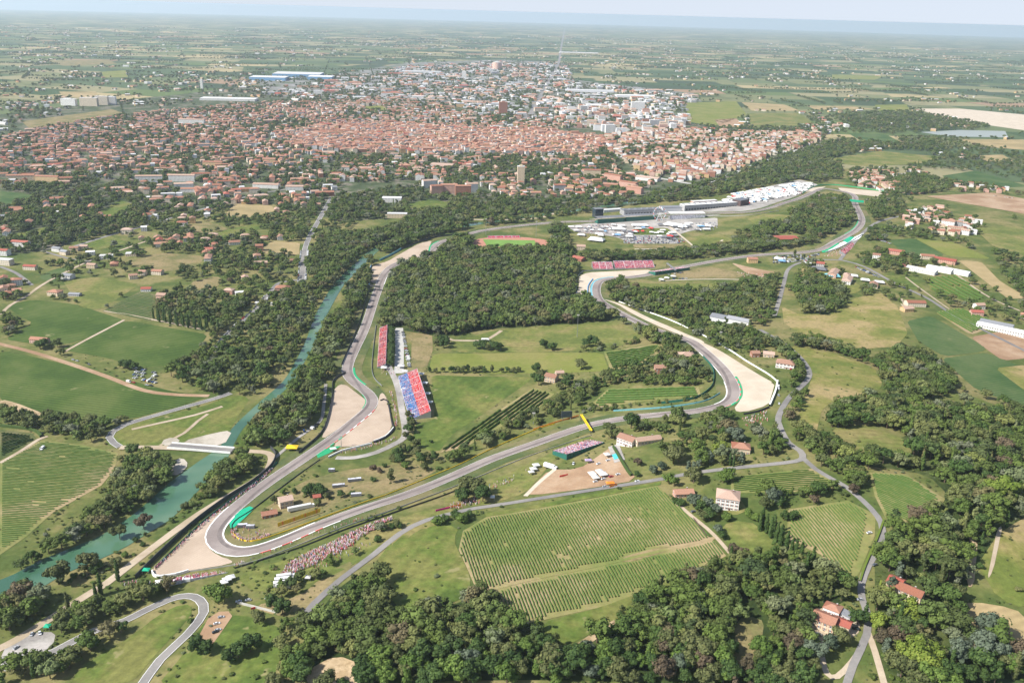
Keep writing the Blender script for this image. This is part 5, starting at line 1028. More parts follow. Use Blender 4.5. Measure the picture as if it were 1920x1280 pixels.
wood([(1085, 478), (1180, 478), (1300, 470), (1400, 458), (1530, 448), (1540, 458), (1400, 476), (1310, 486), (1100, 492)], 9, PINE, (11, 14), .95); wood([(1478, 545), (1530, 520), (1580, 540), (1592, 580), (1562, 602), (1508, 590)], 10, MX, (10, 15)); wood([(1585, 600), (1610, 596), (1640, 615), (1640, 632), (1600, 628)], 8, MX, (9, 12))
wood([(1600, 540), (1650, 545), (1700, 560), (1690, 600), (1640, 575)], 11, MX, (8, 13), .5); wood([(1500, 500), (1520, 500), (1560, 520), (1550, 535), (1490, 530)], 10, MX, (7, 11), .5); wood([(1600, 485), (1640, 470), (1700, 478), (1760, 485), (1800, 500), (1740, 520), (1640, 510)], 11, MX, (8, 13), .6)
wood([(1580, 445), (1640, 420), (1700, 430), (1800, 445), (1830, 470), (1700, 446), (1640, 455)], 12, MX, (9, 13), .65); wood([(1700, 560), (1800, 572), (1870, 560), (1930, 600), (1930, 620), (1850, 590), (1760, 580)], 13, MX, (8, 12), .45); wood([(1860, 470), (1930, 490), (1930, 560), (1880, 530)], 12, MX, (9, 14), .6)
wood([(1700, 690), (1760, 700), (1800, 730), (1880, 755), (1930, 775), (1850, 775), (1780, 752)], 10, MX, (8, 12), .55); wood([(0, 400), (140, 390), (300, 395), (300, 425), (200, 440), (80, 470), (0, 480)], 12, MX, (9, 15), .75); wood([(300, 425), (420, 405), (560, 400), (620, 380), (700, 385), (640, 440), (560, 450), (480, 430), (400, 445), (280, 455)], 12, MX, (8, 13), .62)
wood([(0, 590), (40, 600), (50, 615), (0, 640)], 9, MX, (8, 12), .7); wood([(90, 560), (170, 560), (240, 585), (150, 570)], 9, BU, (5, 9), .7); wood([(50, 655), (100, 640), (130, 660), (125, 680), (60, 668)], 9, MX, (8, 12), .7); wood([(320, 480), (440, 480), (560, 490), (560, 540), (440, 540), (330, 530)], 13, MX, (8, 13), .5)
wood([(560, 1110), (620, 1080), (680, 1040), (700, 1020), (660, 1030), (560, 1090), (490, 1120), (540, 1150)], 9, (['round', 'tall'], [2, 1]), (7, 11), .55); wood([(700, 1005), (760, 975), (800, 960), (870, 962), (900, 975), (850, 990), (800, 985), (750, 1000), (700, 1040)], 7, BU, (5, 9), .8); wood([(640, 990), (700, 1010), (740, 985), (690, 985)], 10, MX, (8, 11), .6)
wood([(1770, 260), (1930, 290), (1930, 345), (1800, 320), (1700, 315)], 17, MX, (9, 14), .5); wood([(1300, 235), (1500, 240), (1560, 255), (1500, 262), (1350, 250)], 16, MX, (9, 13), .35); wood([(1080, 285), (1260, 265), (1340, 262), (1300, 275), (1200, 285), (1110, 300)], 12, MX, (10, 14), .8)
wood([(905, 230), (950, 205), (985, 190), (975, 205), (935, 235)], 16, MX, (10, 15)); wood([(500, 1200), (560, 1160), (610, 1180), (560, 1290), (500, 1290)], 9, MX, (9, 14), .8); wood([(1840, 1000), (1850, 1060), (1845, 1085), (1830, 1060)], 7, BU, (4, 7), .8); wood([(1090, 820), (1160, 800), (1170, 830), (1100, 815)], 8, MX, (7, 10), .5)
wood([(0, 345), (140, 350), (300, 385), (440, 378), (640, 370), (780, 350), (900, 362), (960, 372), (1160, 380), (1000, 398), (640, 412), (500, 392), (300, 400), (140, 400), (0, 400)], 12, MX, (9, 15), .62)
wood([(640, 290), (900, 292), (1100, 300), (1240, 345), (1100, 340), (900, 345), (700, 335)], 20, MX, (9, 14), .5)
wood([(1640, 480), (1760, 500), (1930, 560), (1930, 660), (1800, 600), (1700, 560)], 22, MX, (8, 12), .5)
wood([(60, 500), (300, 450), (560, 430), (560, 540), (300, 520), (100, 545)], 24, MX, (8, 13), .5)
wood([(1440, 640), (1480, 650), (1530, 690), (1530, 730), (1490, 770), (1470, 840), (1440, 850), (1450, 770), (1500, 700), (1430, 640)], 8, MX, (9, 13), .75)
# green plots and gardens of the town
tp = np.array([t[:2] for t in TL]); okt = ~blocked(tp, 0., segs=True)
for (x, y, kd, h_), k in zip(TL, okt):
    if k: T.append((x, y, kd, h_, None, 0))
P = np.array([t[:2] for t in T]); iv, px, py, f = in_view(P, 6, 160, 120)
T = [t for t, k in zip(T, iv) if k]; P = P[iv]; px, py, f = px[iv], py[iv], f[iv]
vis = (px > -8) & (px < 1928) & (py < 1288) & (py > 0)
rank = f - np.array([t[5] for t in T]) * 1e6; rank[~vis] = 1e9
order = np.argsort(rank)
thing_ix = []; cnt = {}
KN = {'round': 'broadleaf_tree', 'spread': 'broadleaf_tree', 'tall': 'broadleaf_tree', 'column': 'cypress_tree', 'flat': 'umbrella_pine', 'bush': 'bush'}
LIM = {'broadleaf_tree': 300, 'cypress_tree': 80, 'umbrella_pine': 40, 'bush': 40}
for k in order:
    if rank[k] > 1e8: break
    nm = KN[T[k][2]]
    if cnt.get(nm, 0) < LIM[nm]: cnt[nm] = cnt.get(nm, 0) + 1; thing_ix.append(k)
KL = {'round': 'round-crowned tree', 'spread': 'wide spreading tree', 'tall': 'tall oval tree', 'column': 'slim cypress', 'flat': 'umbrella pine', 'bush': 'bushy shrub'}
items = []
for k in thing_ix:
    x, y, kd, h_, co, pr = T[k]
    if co is None:
        right = px[k] > 1150
        co = random.choices(list(LEAF), (4.5, 2.6, 3 if right else 1.2, .4 if right else 0, 1.1 if right else .12, 1.6 if right else .08))[0] if kd not in ('column', 'flat') else random.choice(['dark green', 'dark green', 'olive green'])
    r = empty(KN[kd], x, y, None, random.uniform(0, 6.28)); w_ = h_ * random.uniform(.88, 1.12) * (1.12 if kd in ('round', 'spread') else 1); r.scale = (w_, w_, h_)
    cm, tm = crown_mesh(kd, co, random.randrange(3)); c_ = bpy.data.objects.new('crown', cm); COL.objects.link(c_); c_.parent = r; t_ = bpy.data.objects.new('trunk', tm); COL.objects.link(t_); t_.parent = r
    r['category'] = {'cypress_tree': 'cypress', 'bush': 'bush', 'umbrella_pine': 'pine'}.get(KN[kd], 'tree'); r['group'] = {'cypress_tree': 'slim cypresses', 'bush': 'bushes of the slopes', 'umbrella_pine': 'umbrella pines'}.get(KN[kd], 'trees of the woods and gardens')
    items.append((r, co + ' ' + KL[kd]))
auto_label(items)
rs = sorted(set(range(len(T))) - set(int(k) for k in thing_ix))
RP = P[rs]; zz = relief(RP[:, 0], RP[:, 1]); hs = np.array([T[k][3] for k in rs]); ws = hs * RNG.uniform(.9, 1.15, len(hs)) * np.where(np.array([T[k][2] in ('round', 'spread') for k in rs]), 1.15, 1)
gn_instances('woods', np.column_stack([RP, zz]), np.column_stack([ws, ws, hs]), RNG.uniform(0, 6.28, len(rs)), [random.choice(SRC_IDX[T[k][2]]) for k in rs], src_col, 'mass of dark green woods, riverside trees and garden trees')
print('trees', cnt, 'stuff', len(rs))

# low scrub on rough ground
Q = []
for _ in range(26000):
    a_, b_ = random.uniform(-40, 1960), 560 + 720 * random.random() ** .8
    if math.sin(a_ / 47.) * math.cos(b_ / 31.) + random.uniform(-1, .9) > .55: Q.append((a_, b_))
Q = UP(Q); Q = Q[~blocked(Q, 0.)]; SOFT = [UP(p) for p in ([(1466, 575), (1560, 590), (1650, 548), (1702, 625), (1600, 655), (1470, 605)], [(1480, 648), (1640, 690), (1655, 720), (1540, 770), (1530, 815), (1490, 802), (1525, 700)], [(700, 1058), (800, 985), (862, 985), (882, 1110), (760, 1150)], [(290, 1290), (388, 1158), (535, 1180), (500, 1290)], [(1555, 803), (1725, 835), (1600, 850)], [(1832, 1060), (1930, 965), (1930, 1145)])]
ex = UP([(random.uniform(280, 1930), random.uniform(545, 1285)) for _ in range(9000)]); k_ = np.zeros(len(ex), bool)
for p_ in SOFT: k_ |= inside(ex, p_)
k_ &= ~blocked(ex, 0., polys=False); Q = np.concatenate([Q, ex[k_ & (RNG.random(len(ex)) < .15)]]); s_ = RNG.gamma(2.0, .42, len(Q)) + .4
gn_instances('scrub', np.column_stack([Q, relief(Q[:, 0], Q[:, 1]) + .1]), np.column_stack([s_ * 1.7, s_ * 1.7, s_]), RNG.uniform(0, 6.28, len(Q)), RNG.choice(SRC_IDX['bush'], len(Q)), src_col, 'low scrub and weeds scattered over the rough grass'); print('scrub', len(Q))

# ============================================================ VINEYARDS
def vines(pts, d_px, spacing, mat, h=1.3, wd=.75, gap=None, label=None, bead=3.2):
    poly = UP(pts); a, b_ = U(*d_px[0]), U(*d_px[1]); d = (b_ - a) / np.linalg.norm(b_ - a); n = np.array([-d[1], d[0]])
    u = poly @ d; v = poly @ n; B_V = []; B_F = []; k0 = 0
    gaps = [UP(g) for g in gap] if gap else []
    for vv in np.arange(v.min() + spacing / 2, v.max(), spacing):
        xs = []
        for i in range(len(poly)):
            j = (i + 1) % len(poly)
            if (v[i] > vv) != (v[j] > vv): xs.append(u[i] + (vv - v[i]) / (v[j] - v[i]) * (u[j] - u[i]))
        xs.sort()
        for s0, s1 in zip(xs[::2], xs[1::2]):
            ts = np.arange(s0 + 1.5, s1 - 1.5, bead)
            if len(ts) < 2: continue
            q = ts[:, None] * d + vv * n; skip = np.zeros(len(ts), bool)
            for g in gaps: skip |= inside(q, g)
            q = q + n * RNG.uniform(-.12, .12, (len(q), 1)); z = relief(q[:, 0], q[:, 1])
            ww = wd * RNG.uniform(.6, 1.15, len(q)); hh = h * RNG.uniform(.78, 1.12, len(q)); skip |= (RNG.random(len(q)) < .004) | (np.sin(q[:, 0] / 23.) * np.sin(q[:, 1] / 17.) + RNG.normal(0, .12, len(q)) > 1.12)
            ring = np.stack([np.column_stack([q - n * ww[:, None] * .45, z + .35]), np.column_stack([q - n * ww[:, None] * .5, z + hh * .7]), np.column_stack([q, z + hh]), np.column_stack([q + n * ww[:, None] * .5, z + hh * .7]), np.column_stack([q + n * ww[:, None] * .45, z + .35])], 1)
            B_V.append(ring.reshape(-1, 3))
            for i in range(len(ts) - 1):
                if skip[i] or skip[i + 1]: continue
                b0 = k0 + i * 5; b1 = b0 + 5
                for c in range(4): B_F.append((b0 + c, b0 + c + 1, b1 + c + 1, b1 + c))
            k0 += len(ts) * 5
    o = mesh_obj('vines', np.concatenate(B_V), B_F, mat); tag(o, label, kind='stuff'); return o
LANE = [[(890, 1110), (1000, 1083), (1130, 1056), (1250, 1028), (1345, 1006), (1347, 1011), (1252, 1035), (1132, 1063), (1002, 1090), (894, 1117)], [(1120, 1000), (1150, 1040), (1130, 1050), (1095, 1062), (1080, 1055)][:0] or [(1160, 1045), (1250, 1020), (1262, 1030), (1170, 1056)]]
vines([(916, 970), (1232, 912), (1262, 940), (1300, 975), (1335, 1010), (1360, 1042), (1290, 1074), (1130, 1134), (985, 1168), (940, 1150), (893, 1103), (862, 1030), (870, 997)], ((873, 1007), (907, 1104)), 2.15, 'vine_leaves', gap=LANE, label='long parallel vine rows on the big sloping vineyard')
vines([(2, 868), (72, 830), (85, 828), (160, 837), (220, 852), (213, 880), (188, 910), (98, 960), (50, 1003), (0, 1038)], ((0, 905), (200, 916)), 2.7, 'vine_leaves', label='evenly striped vine rows on the flat vineyard, lower left')
vines([(0, 808), (60, 815), (68, 824), (0, 860)], ((0, 838), (60, 820)), 3.2, 'vine_leaves_dark', label='dark vine rows beside the striped vineyard')
vines([(194, 583), (265, 547), (290, 555), (285, 602)], ((195, 584), (285, 603)), 5.2, 'vine_leaves_dark', label='dark orchard rows in front of the poplar line')
vines([(1000, 729), (1036, 738), (1008, 765), (930, 803), (870, 838), (827, 846), (900, 795)], ((825, 850), (1000, 727)), 5.2, 'vine_leaves', label='slanting orchard rows beside the infield meadow', h=2.6, wd=1.8)
vines([(1142, 730), (1308, 727), (1312, 742), (1200, 751), (1122, 763), (1114, 755)], ((1140, 735), (1310, 730)), 7, 'vine_leaves', h=2.6, wd=2.2, label='broad green rows above the uphill track')
vines([(1134, 662), (1233, 647), (1243, 655), (1200, 683), (1147, 692)], ((1134, 668), (1240, 652)), 7, 'vine_leaves', h=2.4, wd=2., label='small orchard rows beside the lime field')
vines([(1372, 897), (1523, 880), (1578, 914), (1500, 920), (1372, 923)], ((1372, 910), (1550, 897)), 3.0, 'vine_leaves', label='vine rows between the lane and the white villa')
vines([(1482, 957), (1588, 942), (1628, 962), (1625, 1005), (1603, 1065), (1588, 1090), (1562, 1086), (1542, 1040), (1480, 1010)], ((1520, 960), (1600, 1060)), 2.3, 'vine_leaves', label='fine vine rows inside the bend of the lane')
vines([(1632, 887), (1700, 892), (1765, 935), (1755, 950), (1708, 980), (1662, 968), (1642, 930)], ((1640, 920), (1740, 960)), 2.5, 'vine_leaves', label='slanting vine rows enclosed by wood on the right')
vines([(1754, 586), (1800, 579), (1875, 607), (1822, 625)], ((1754, 586), (1822, 625)), 6, 'vine_leaves', h=2.4, wd=2, label='orchard rows beside the hill road'); vines([(1738, 521), (1800, 518), (1848, 558), (1830, 568), (1748, 545)], ((1738, 521), (1830, 568)), 11, 'vine_leaves', h=3, wd=2.6, label='sparse orchard rows below the white sheds', bead=4)

# ============================================================ CARS, VANS, TRUCKS
def car_parts(L=4.3, W=1.8, Hh=1.45, van=False):
    b = MB(); w_ = W / 2
    prof = [(-L / 2, .35), (-L / 2, .85), (-L / 2 + .25, .95), (L / 2 - .2, .85), (L / 2, .7), (L / 2, .35)] if not van else [(-L / 2, .35), (-L / 2, Hh - .1), (-L / 2 + .15, Hh), (L / 2 - 1.4, Hh), (L / 2 - .5, 1.15), (L / 2, 1.0), (L / 2, .35)]
    n = len(prof); P = [(x, -w_, z) for x, z in prof] + [(x, w_, z) for x, z in prof]
    b.shared(P, [(i, n + i, n + (i + 1) % n, (i + 1) % n) for i in range(n)] + [tuple(range(n)), tuple(range(2 * n - 1, n - 1, -1))], 'car_paint')
    g = MB()
    if not van:
        A = [(-1.75, .94), (-1.25, Hh - .04), (.35, Hh - .04), (1.1, .88)]; P = [(x, -w_ * .93 if k in (0, 3) else -w_ * .76, z) for k, (x, z) in enumerate(A)] + [(x, w_ * .93 if k in (0, 3) else w_ * .76, z) for k, (x, z) in enumerate(A)]
        g.shared(P, [(0, 1, 2, 3), (7, 6, 5, 4), (0, 4, 5, 1), (2, 6, 7, 3)], 'glass'); b.box(-1.2, .3, -w_ * .74, w_ * .74, Hh - .06, Hh, 'car_paint')
    else:
        g.box(L / 2 - 1.3, L / 2 - .75, -w_ - .02, w_ + .02, 1.2, Hh - .25, 'glass')
    t = MB()
    for x in (-L * .31, L * .31):
        for y in (-w_ + .02, w_ - .2):
            P = [(x + .32 * math.cos(k * math.pi / 4), y, .32 + .32 * math.sin(k * math.pi / 4)) for k in range(8)] + [(x + .32 * math.cos(k * math.pi / 4), y + .18, .32 + .32 * math.sin(k * math.pi / 4)) for k in range(8)]
            t.shared(P, [(k, (k + 1) % 8, 8 + (k + 1) % 8, 8 + k) for k in range(8)] + [tuple(range(7, -1, -1)), tuple(range(8, 16))], 'tyre')
    return b, g, t
CARM = {}
def car_at(x, y, rz, colour, van=False):
    if (van, colour) not in CARM:
        b, g, t = car_parts() if not van else car_parts(5.6, 2.1, 2.5, True)
        ms = []
        for q, nm in ((b, 'body'), (g, 'window'), (t, 'wheels')):
            o = q.build(nm, link=False)
            for i, m_ in enumerate(o.data.materials):
                if m_.name.startswith('car_paint'): o.data.materials[i] = MATS['paint ' + colour]
            ms.append((nm, o.data)); bpy.data.objects.remove(o)
        CARM[(van, colour)] = ms
    r = empty('white_van' if False else ('parked_van' if van else 'parked_car'), x, y, H(x, y) + .34, rz)
    for nm, me in CARM[(van, colour)]: o = bpy.data.objects.new(nm, me); COL.objects.link(o); o.parent = r
    return r
CARS = []   # x, y, rz, van
def car_line(pts, sp, side=0., jit=.3, p=.85, ang=None, van=.08):
    C = spline(UP(pts), 1.0); N = normals(C); cum = np.r_[0, np.cumsum(np.linalg.norm(np.diff(C, axis=0), axis=1))]
    for s_ in np.arange(2, cum[-1], sp):
        if random.random() > p: continue
        k = int(np.searchsorted(cum, s_)); k = min(k, len(C) - 1); q = C[k] + N[k] * (side + random.uniform(-.3, .3)); t = math.atan2(-N[k][0], N[k][1])
        CARS.append((q[0], q[1], t + (R_(ang) if ang is not None else 0) + random.uniform(-.06, .06) * jit + random.choice((0, math.pi)), random.random() < van))
car_line([(400, 660), (435, 620), (480, 580), (500, 556)], 6.5, 3.6); car_line([(400, 660), (435, 620), (480, 580), (500, 556)], 6.5, -4.2, p=.5)
for r_ in range(4): car_line([(248, 690 + r_ * 6), (292, 700 + r_ * 6)], 3.2, 0, p=.6, ang=90)
car_line([(238, 716), (285, 724)], 6, 0, p=.8); car_line([(115, 672), (175, 690)], 7, 4, p=.5); car_line([(566, 530), (568, 500), (571, 470)], 6.5, 6); car_line([(566, 530), (568, 500), (571, 470)], 6.5, -6)
for k in range(7): car_line([(1168 + 0, 443.5 + k * 2.1), (1276 + k * 1.5, 443.5 + k * 2.1)], 3.0, 0, p=.8, ang=90)
car_line([(1194, 468.5), (1262, 468)], 3.4, 0, p=.8, ang=90); car_line([(1190, 471), (1300, 470)], 6, 0, p=.5)
for k in range(6): car_line([(1448, 482 + k * 2.4), (1545 - k * 6, 476 + k * 2.6)], 3.4, 0, p=.62, ang=90)
for k in range(4): car_line([(1628 + k * 7, 440 + k * 3), (1650 + k * 7, 452 + k * 2)], 3.4, 0, p=.6, ang=90)
for k in range(4): car_line([(1600 + k * 8, 498 + k * 3), (1625 + k * 8, 512 + k * 3)], 4, 0, p=.6, ang=90)
for k in range(5): car_line([(1300, 420 + k * 3), (1345, 418 + k * 3)], 3.4, 0, p=.55, ang=90)
for k in range(4): car_line([(1100, 424 + k * 3.2), (1165, 422 + k * 3.2)], 3.4, 0, p=.55, ang=90)
for k in range(4): car_line([(620, 398 + k * 3), (680, 396 + k * 3)], 3.4, 0, p=.5, ang=90)
car_line([(1130, 917), (1240, 899)], 13, 2.5, p=.7); car_line([(1270, 893), (1440, 872)], 40, 1.8, p=.6); car_line([(1490, 700), (1455, 640)], 12, 2.2, p=.4); car_line([(1440, 722), (1440, 760)], 5, 10, p=.5)
car_line([(1112, 905), (1160, 890)], 7, 0, p=.7); car_line([(1118, 872), (1150, 860)], 9, 0, p=.7); car_line([(780, 720), (808, 790)], 6, -16, p=.6, ang=80); car_line([(755, 622), (768, 690)], 4.2, 0, p=.7, ang=70); car_line([(1240, 512), (1270, 507)], 4, -16, p=.5, ang=80); car_line([(1262, 525), (1290, 524)], 5, 4, p=.5)
car_line([(1640, 330), (1740, 322)], 5, 0, p=.6, ang=90); car_line([(1840, 365), (1900, 372)], 5, 0, p=.6, ang=90); car_line([(440, 1130), (470, 1125)], 7, 0, p=.8); car_line([(470, 1110), (560, 1150)], 16, 0, p=.6); car_line([(230, 838), (200, 822), (240, 800)], 18, 0, p=.5); car_line([(1000, 395), (900, 405)], 12, 0, p=.5)
for a, b_, rz in [(409, 1182, .5), (415, 1158, .3), (407, 1170, .4), (404, 1186, .5)]: q = U(a, b_); CARS.append((*q, rz, False))
for a, b_ in [(585, 804), (578, 806), (570, 808), (592, 800), (594, 796), (80, 842), (76, 843), (350, 1090), (1300, 960), (1075, 870), (1535, 1190), (1605, 1180), (1640, 1060), (1612, 1125), (1630, 1000), (30, 1215), (60, 1190), (75, 1188)]: q = U(a, b_); CARS.append((*q, random.uniform(0, 6), a in (350, 585, 80)))
CP = np.array([c[:2] for c in CARS]); order = np.argsort(np.hypot(*CP.T)); items = []; nc = nv = 0; restc = []
for k in order:
    x, y, rz, van = CARS[k]
    if len(items) >= 300: restc.append(k); continue
    co = 'white' if van else random.choices(list(CARC), (5, 4, 3, 3, 1.2, 1.2))[0]; o = car_at(x, y, rz, co, van); o['category'] = 'van' if van else 'car'; o['group'] = 'parked vans' if van else 'parked cars'; items.append((o, co + (' van' if van else ' car')))
auto_label(items)
if restc:
    cc = bpy.data.collections.new('car_shapes'); b, g, t = car_parts(); full = MB()
    for src in (b, g, t):
        mp = [full.mi(m_) for m_ in src.mats]; n0 = len(full.V); full.V += src.V; full.F += [tuple(n0 + i for i in f_) for f_ in src.F]; full.M += [mp[m_] for m_ in src.M]; full.UV += src.UV
    cc.objects.link(full.build('car_shape', link=False)); q = CP[restc]
    gn_instances('far_parked_cars', np.column_stack([q, relief(q[:, 0], q[:, 1]) + .2]), np.ones((len(q), 3)), [CARS[k][2] for k in restc], [0] * len(q), cc, 'rows of far parked cars beyond the nearer car parks')
print('cars', len(items), len(restc))
# trucks, motorhomes, marquees
def truck(x, y, rz, L, name, items, look, col='white_roof', W=3., Hh=4.):
    r = empty(name, x, y, H(x, y) + .22, rz); b = MB(); b.box(-L / 2, L / 2 - 2.6, -W / 2, W / 2, .9, Hh, col); b.box(-L / 2 + .3, L / 2 - 2.9, -W / 2 + .3, W / 2 - .3, Hh, Hh + .12, 'white_roof'); b.build('trailer', r)
    c = MB(); c.box(L / 2 - 2.4, L / 2, -W / 2 + .2, W / 2 - .2, .6, Hh * .78, col); cb_ = c.build('cab', r); g = MB(); g.box(L / 2 - .02, L / 2 + .04, -W / 2 + .4, W / 2 - .4, 1.7, Hh * .7, 'glass'); g.build('windscreen', cb_)
    t = MB()
    for xx in (-L * .35, -L * .25, L * .36):
        for yy in (-W / 2 + .1, W / 2 - .4): t.box(xx - .45, xx + .45, yy, yy + .3, .02, .92, 'tyre')
    t.build('wheels', r); r['category'] = 'truck'; r['group'] = 'trucks of the paddock'; items.append((r, look))
items = []; q0 = UP([(1352, 380), (1400, 350), (1500, 340), (1530, 346), (1495, 366), (1440, 378), (1400, 384)]); n_t = 0
d = (U(1500, 345) - U(1400, 362)); d /= np.linalg.norm(d); n_ = np.array([-d[1], d[0]]); u = q0 @ d; v = q0 @ n_
for i, vv in enumerate(np.arange(v.min(), v.max(), 18)):
    for uu in np.arange(u.min(), u.max(), 5.2):
        p = d * uu + n_ * (vv + random.uniform(-1, 1))
        if inside(p, q0)[0] and random.random() < .62 and n_t < 230 and len(items) < 230:
            col, lk = random.choices([('white_roof', 'white motorhome'), ('dark_steel', 'dark grey motorhome'), ('red_seat', 'red team truck'), ('blue_wall', 'blue team truck')], (14, 2, 1.2, 1))[0]
            truck(p[0], p[1], math.atan2(n_[1], n_[0]), random.uniform(11, 15), 'motorhome', items, lk, col)
for (a, b_, rz, L, lk) in [(532, 1098, .3, 14, 'white broadcast truck'), (534, 1091, .3, 14, 'white broadcast truck'), (536, 1085, .3, 13, 'white broadcast truck'), (531, 1104, .3, 10, 'white broadcast truck'), (1032, 866 + 12, -.55, 13, 'long white trailer'), (565, 955, .45, 22, 'long white trailer'), (1172, 636 + 0, 0, 1, None)][:6]: q = U(a, b_); truck(q[0], q[1], rz, L, 'truck', items, lk)
auto_label(items)
def marquee(px_, py_, L, W, rot, col, lk, items, h=3.2):
    x, y = U(px_, py_); r = empty('marquee', x, y, H(x, y) + .25, R_(rot)); b = MB(); l, w_ = L / 2, W / 2
    for sx_ in (-1, 1):
        for sy_ in (-1, 1): b.cyl(sx_ * (l - .1), sy_ * (w_ - .1), 0, h, .09, .09, 'steel', 6)
    b.build('legs' if False else 'frame', r); c = MB(); P = [(-l, -w_, h), (l, -w_, h), (l, w_, h), (-l, w_, h), (-l * (.0 if L < W * 1.4 else .7), 0, h + W * .22), (l * (0 if L < W * 1.4 else .7), 0, h + W * .22)]
    c.shared(P + [(p[0], p[1], p[2] - .5) for p in P[:4]], [(0, 1, 5, 4), (2, 3, 4, 5), (1, 2, 5), (3, 0, 4), (0, 6, 7, 1), (1, 7, 8, 2), (2, 8, 9, 3), (3, 9, 6, 0)], col); c.build('canopy', r)
    r['category'] = 'tent'; r['group'] = 'tents and marquees'; items.append((r, lk))
items = []
for a, b_, L, W, ro, co, lk in [(548, 843, 11, 8, 0, 'yellow', 'yellow tent'), (90, 1180, 4, 4, 0, 'green_panel', 'green tent'), (275, 1074, 5, 4, 0, 'green_panel', 'green tent'), (1118, 452, 30, 20, -20, 'white_roof', 'large white marquee'), (1265, 425, 44, 20, -35, 'white_roof', 'large white marquee'), (923, 937, 4, 4, 0, 'white_roof', 'white tent'), (1005, 877, 6, 5, 20, 'white_roof', 'white tent'), (1000, 884, 6, 5, 20, 'white_roof', 'white tent'),
        (996, 890, 5, 4, 20, 'white_roof', 'white tent'), (1110, 893, 6, 6, 20, 'white_roof', 'white tent'), (1116, 900, 6, 6, 20, 'white_roof', 'white tent'), (1124, 889, 6, 6, 20, 'white_roof', 'white tent'), (1130, 894, 7, 6, 20, 'white_roof', 'white tent'), (1138, 857, 5, 5, 20, 'white_roof', 'white tent'), (1103, 868, 6, 4, 10, 'lilac_seat', 'purple tent'), (1144, 911, 7, 4, 10, 'orange', 'orange tent'), (426, 1092, 6, 5, 30, 'white_roof', 'white tent'), (433, 1088, 6, 5, 30, 'white_roof', 'white tent'), (421, 1097, 5, 5, 30, 'white_roof', 'white tent'),
        (790, 705, 6, 6, -15, 'white_roof', 'white tent'), (797, 722, 6, 5, -15, 'white_roof', 'white tent'), (802, 742, 6, 5, -15, 'white_roof', 'white tent'), (806, 758, 6, 5, -15, 'white_roof', 'white tent'), (752, 690, 8, 6, 0, 'white_roof', 'white tent'), (760, 700, 6, 6, 0, 'white_roof', 'white tent'), (720, 693, 7, 6, 0, 'white_roof', 'white tent'), (910, 640, 10, 6, 5, 'white_roof', 'white tent'), (625, 846, 6, 4, 20, 'white_roof', 'white tent'), (300, 1097, 6, 5, 20, 'white_roof', 'white tent'), (272, 1102, 7, 5, 20, 'white_roof', 'white tent'),
        (1560, 520, 24, 14, -8, 'sky_blue', 'turquoise pool canopy'), (1535, 507, 26, 14, -28, 'grey_roof', 'grey canopy'), (1600, 520, 14, 9, -20, 'white_roof', 'white marquee'), (1622, 528, 14, 9, -20, 'white_roof', 'white marquee'), (1648, 532, 16, 9, -20, 'white_roof', 'white marquee'), (1460, 488, 16, 10, -20, 'white_roof', 'white marquee'), (1466, 492, 12, 10, -20, 'blue_wall', 'blue marquee'), (1250, 524, 8, 6, -20, 'white_roof', 'white tent'), (1240, 527, 8, 6, -20, 'white_roof', 'white tent'), (1262, 521, 8, 6, 0, 'white_roof', 'white tent'), (578, 1068 + 20, 4, 4, 0, 'white_roof', 'white tent'),
        (1180, 446, 14, 10, 0, 'white_roof', 'white marquee'), (1090, 443, 16, 10, -15, 'white_roof', 'white marquee'), (1200, 425, 34, 12, 4, 'white_roof', 'white marquee'), (1160, 432, 26, 12, 4, 'white_roof', 'white marquee')]: marquee(a, b_, L, W, ro, co, lk, items)
auto_label(items)
for a, b_, rot, L in [(665, 902, 15, 12), (635, 913, 15, 11), (622, 884, 5, 6), (668, 930, 10, 9), (455, 988, 10, 8), (470, 990, 0, 7)]:
    x, y = U(a, b_); r = empty('camper', x, y, None, R_(rot)); B = MB(); B.box(-L / 2, L / 2, -1.4, 1.4, .7, 3, 'grey_roof'); B.box(-L / 2 + .3, L / 2 - .3, -1.2, 1.2, 3., 3.15, 'ad_board'); B.build('body', r); B = MB()
    for xx in (-L * .3, L * .3):
        for yy in (-1.3, 1.1): B.box(xx - .35, xx + .35, yy, yy + .2, .0, .7, 'tyre')
    B.build('wheels', r); r['category'] = 'camper'; r['group'] = 'grey campers in the infield'; globals().setdefault('CAMP', []).append((r, 'long grey camper' if L > 8 else 'small grey camper'))
auto_label(CAMP)
items = []
PY = UP([(1070, 425), (1240, 414), (1345, 410), (1340, 424), (1290, 432), (1262, 442), (1180, 440), (1160, 446), (1080, 436)]); lo_, hi_ = PY.min(0), PY.max(0); nn_ = 0
while nn_ < 70:
    p_ = np.array([random.uniform(lo_[0], hi_[0]), random.uniform(lo_[1], hi_[1])])
    if not inside(p_, PY)[0]: continue
    nn_ += 1; x_, y_, f_ = proj(p_[0], p_[1], 0); co_, lk_ = random.choices([('white_roof', 'small white paddock tent'), ('red_seat', 'red paddock tent'), ('grey_roof', 'grey paddock tent'), ('blue_wall', 'blue paddock tent')], (8, 1.5, 2, 1))[0]
    marquee(float(x_), float(y_), random.uniform(5, 16), random.uniform(5, 9), random.uniform(-20, 20), co_, lk_, items)
auto_label(items)
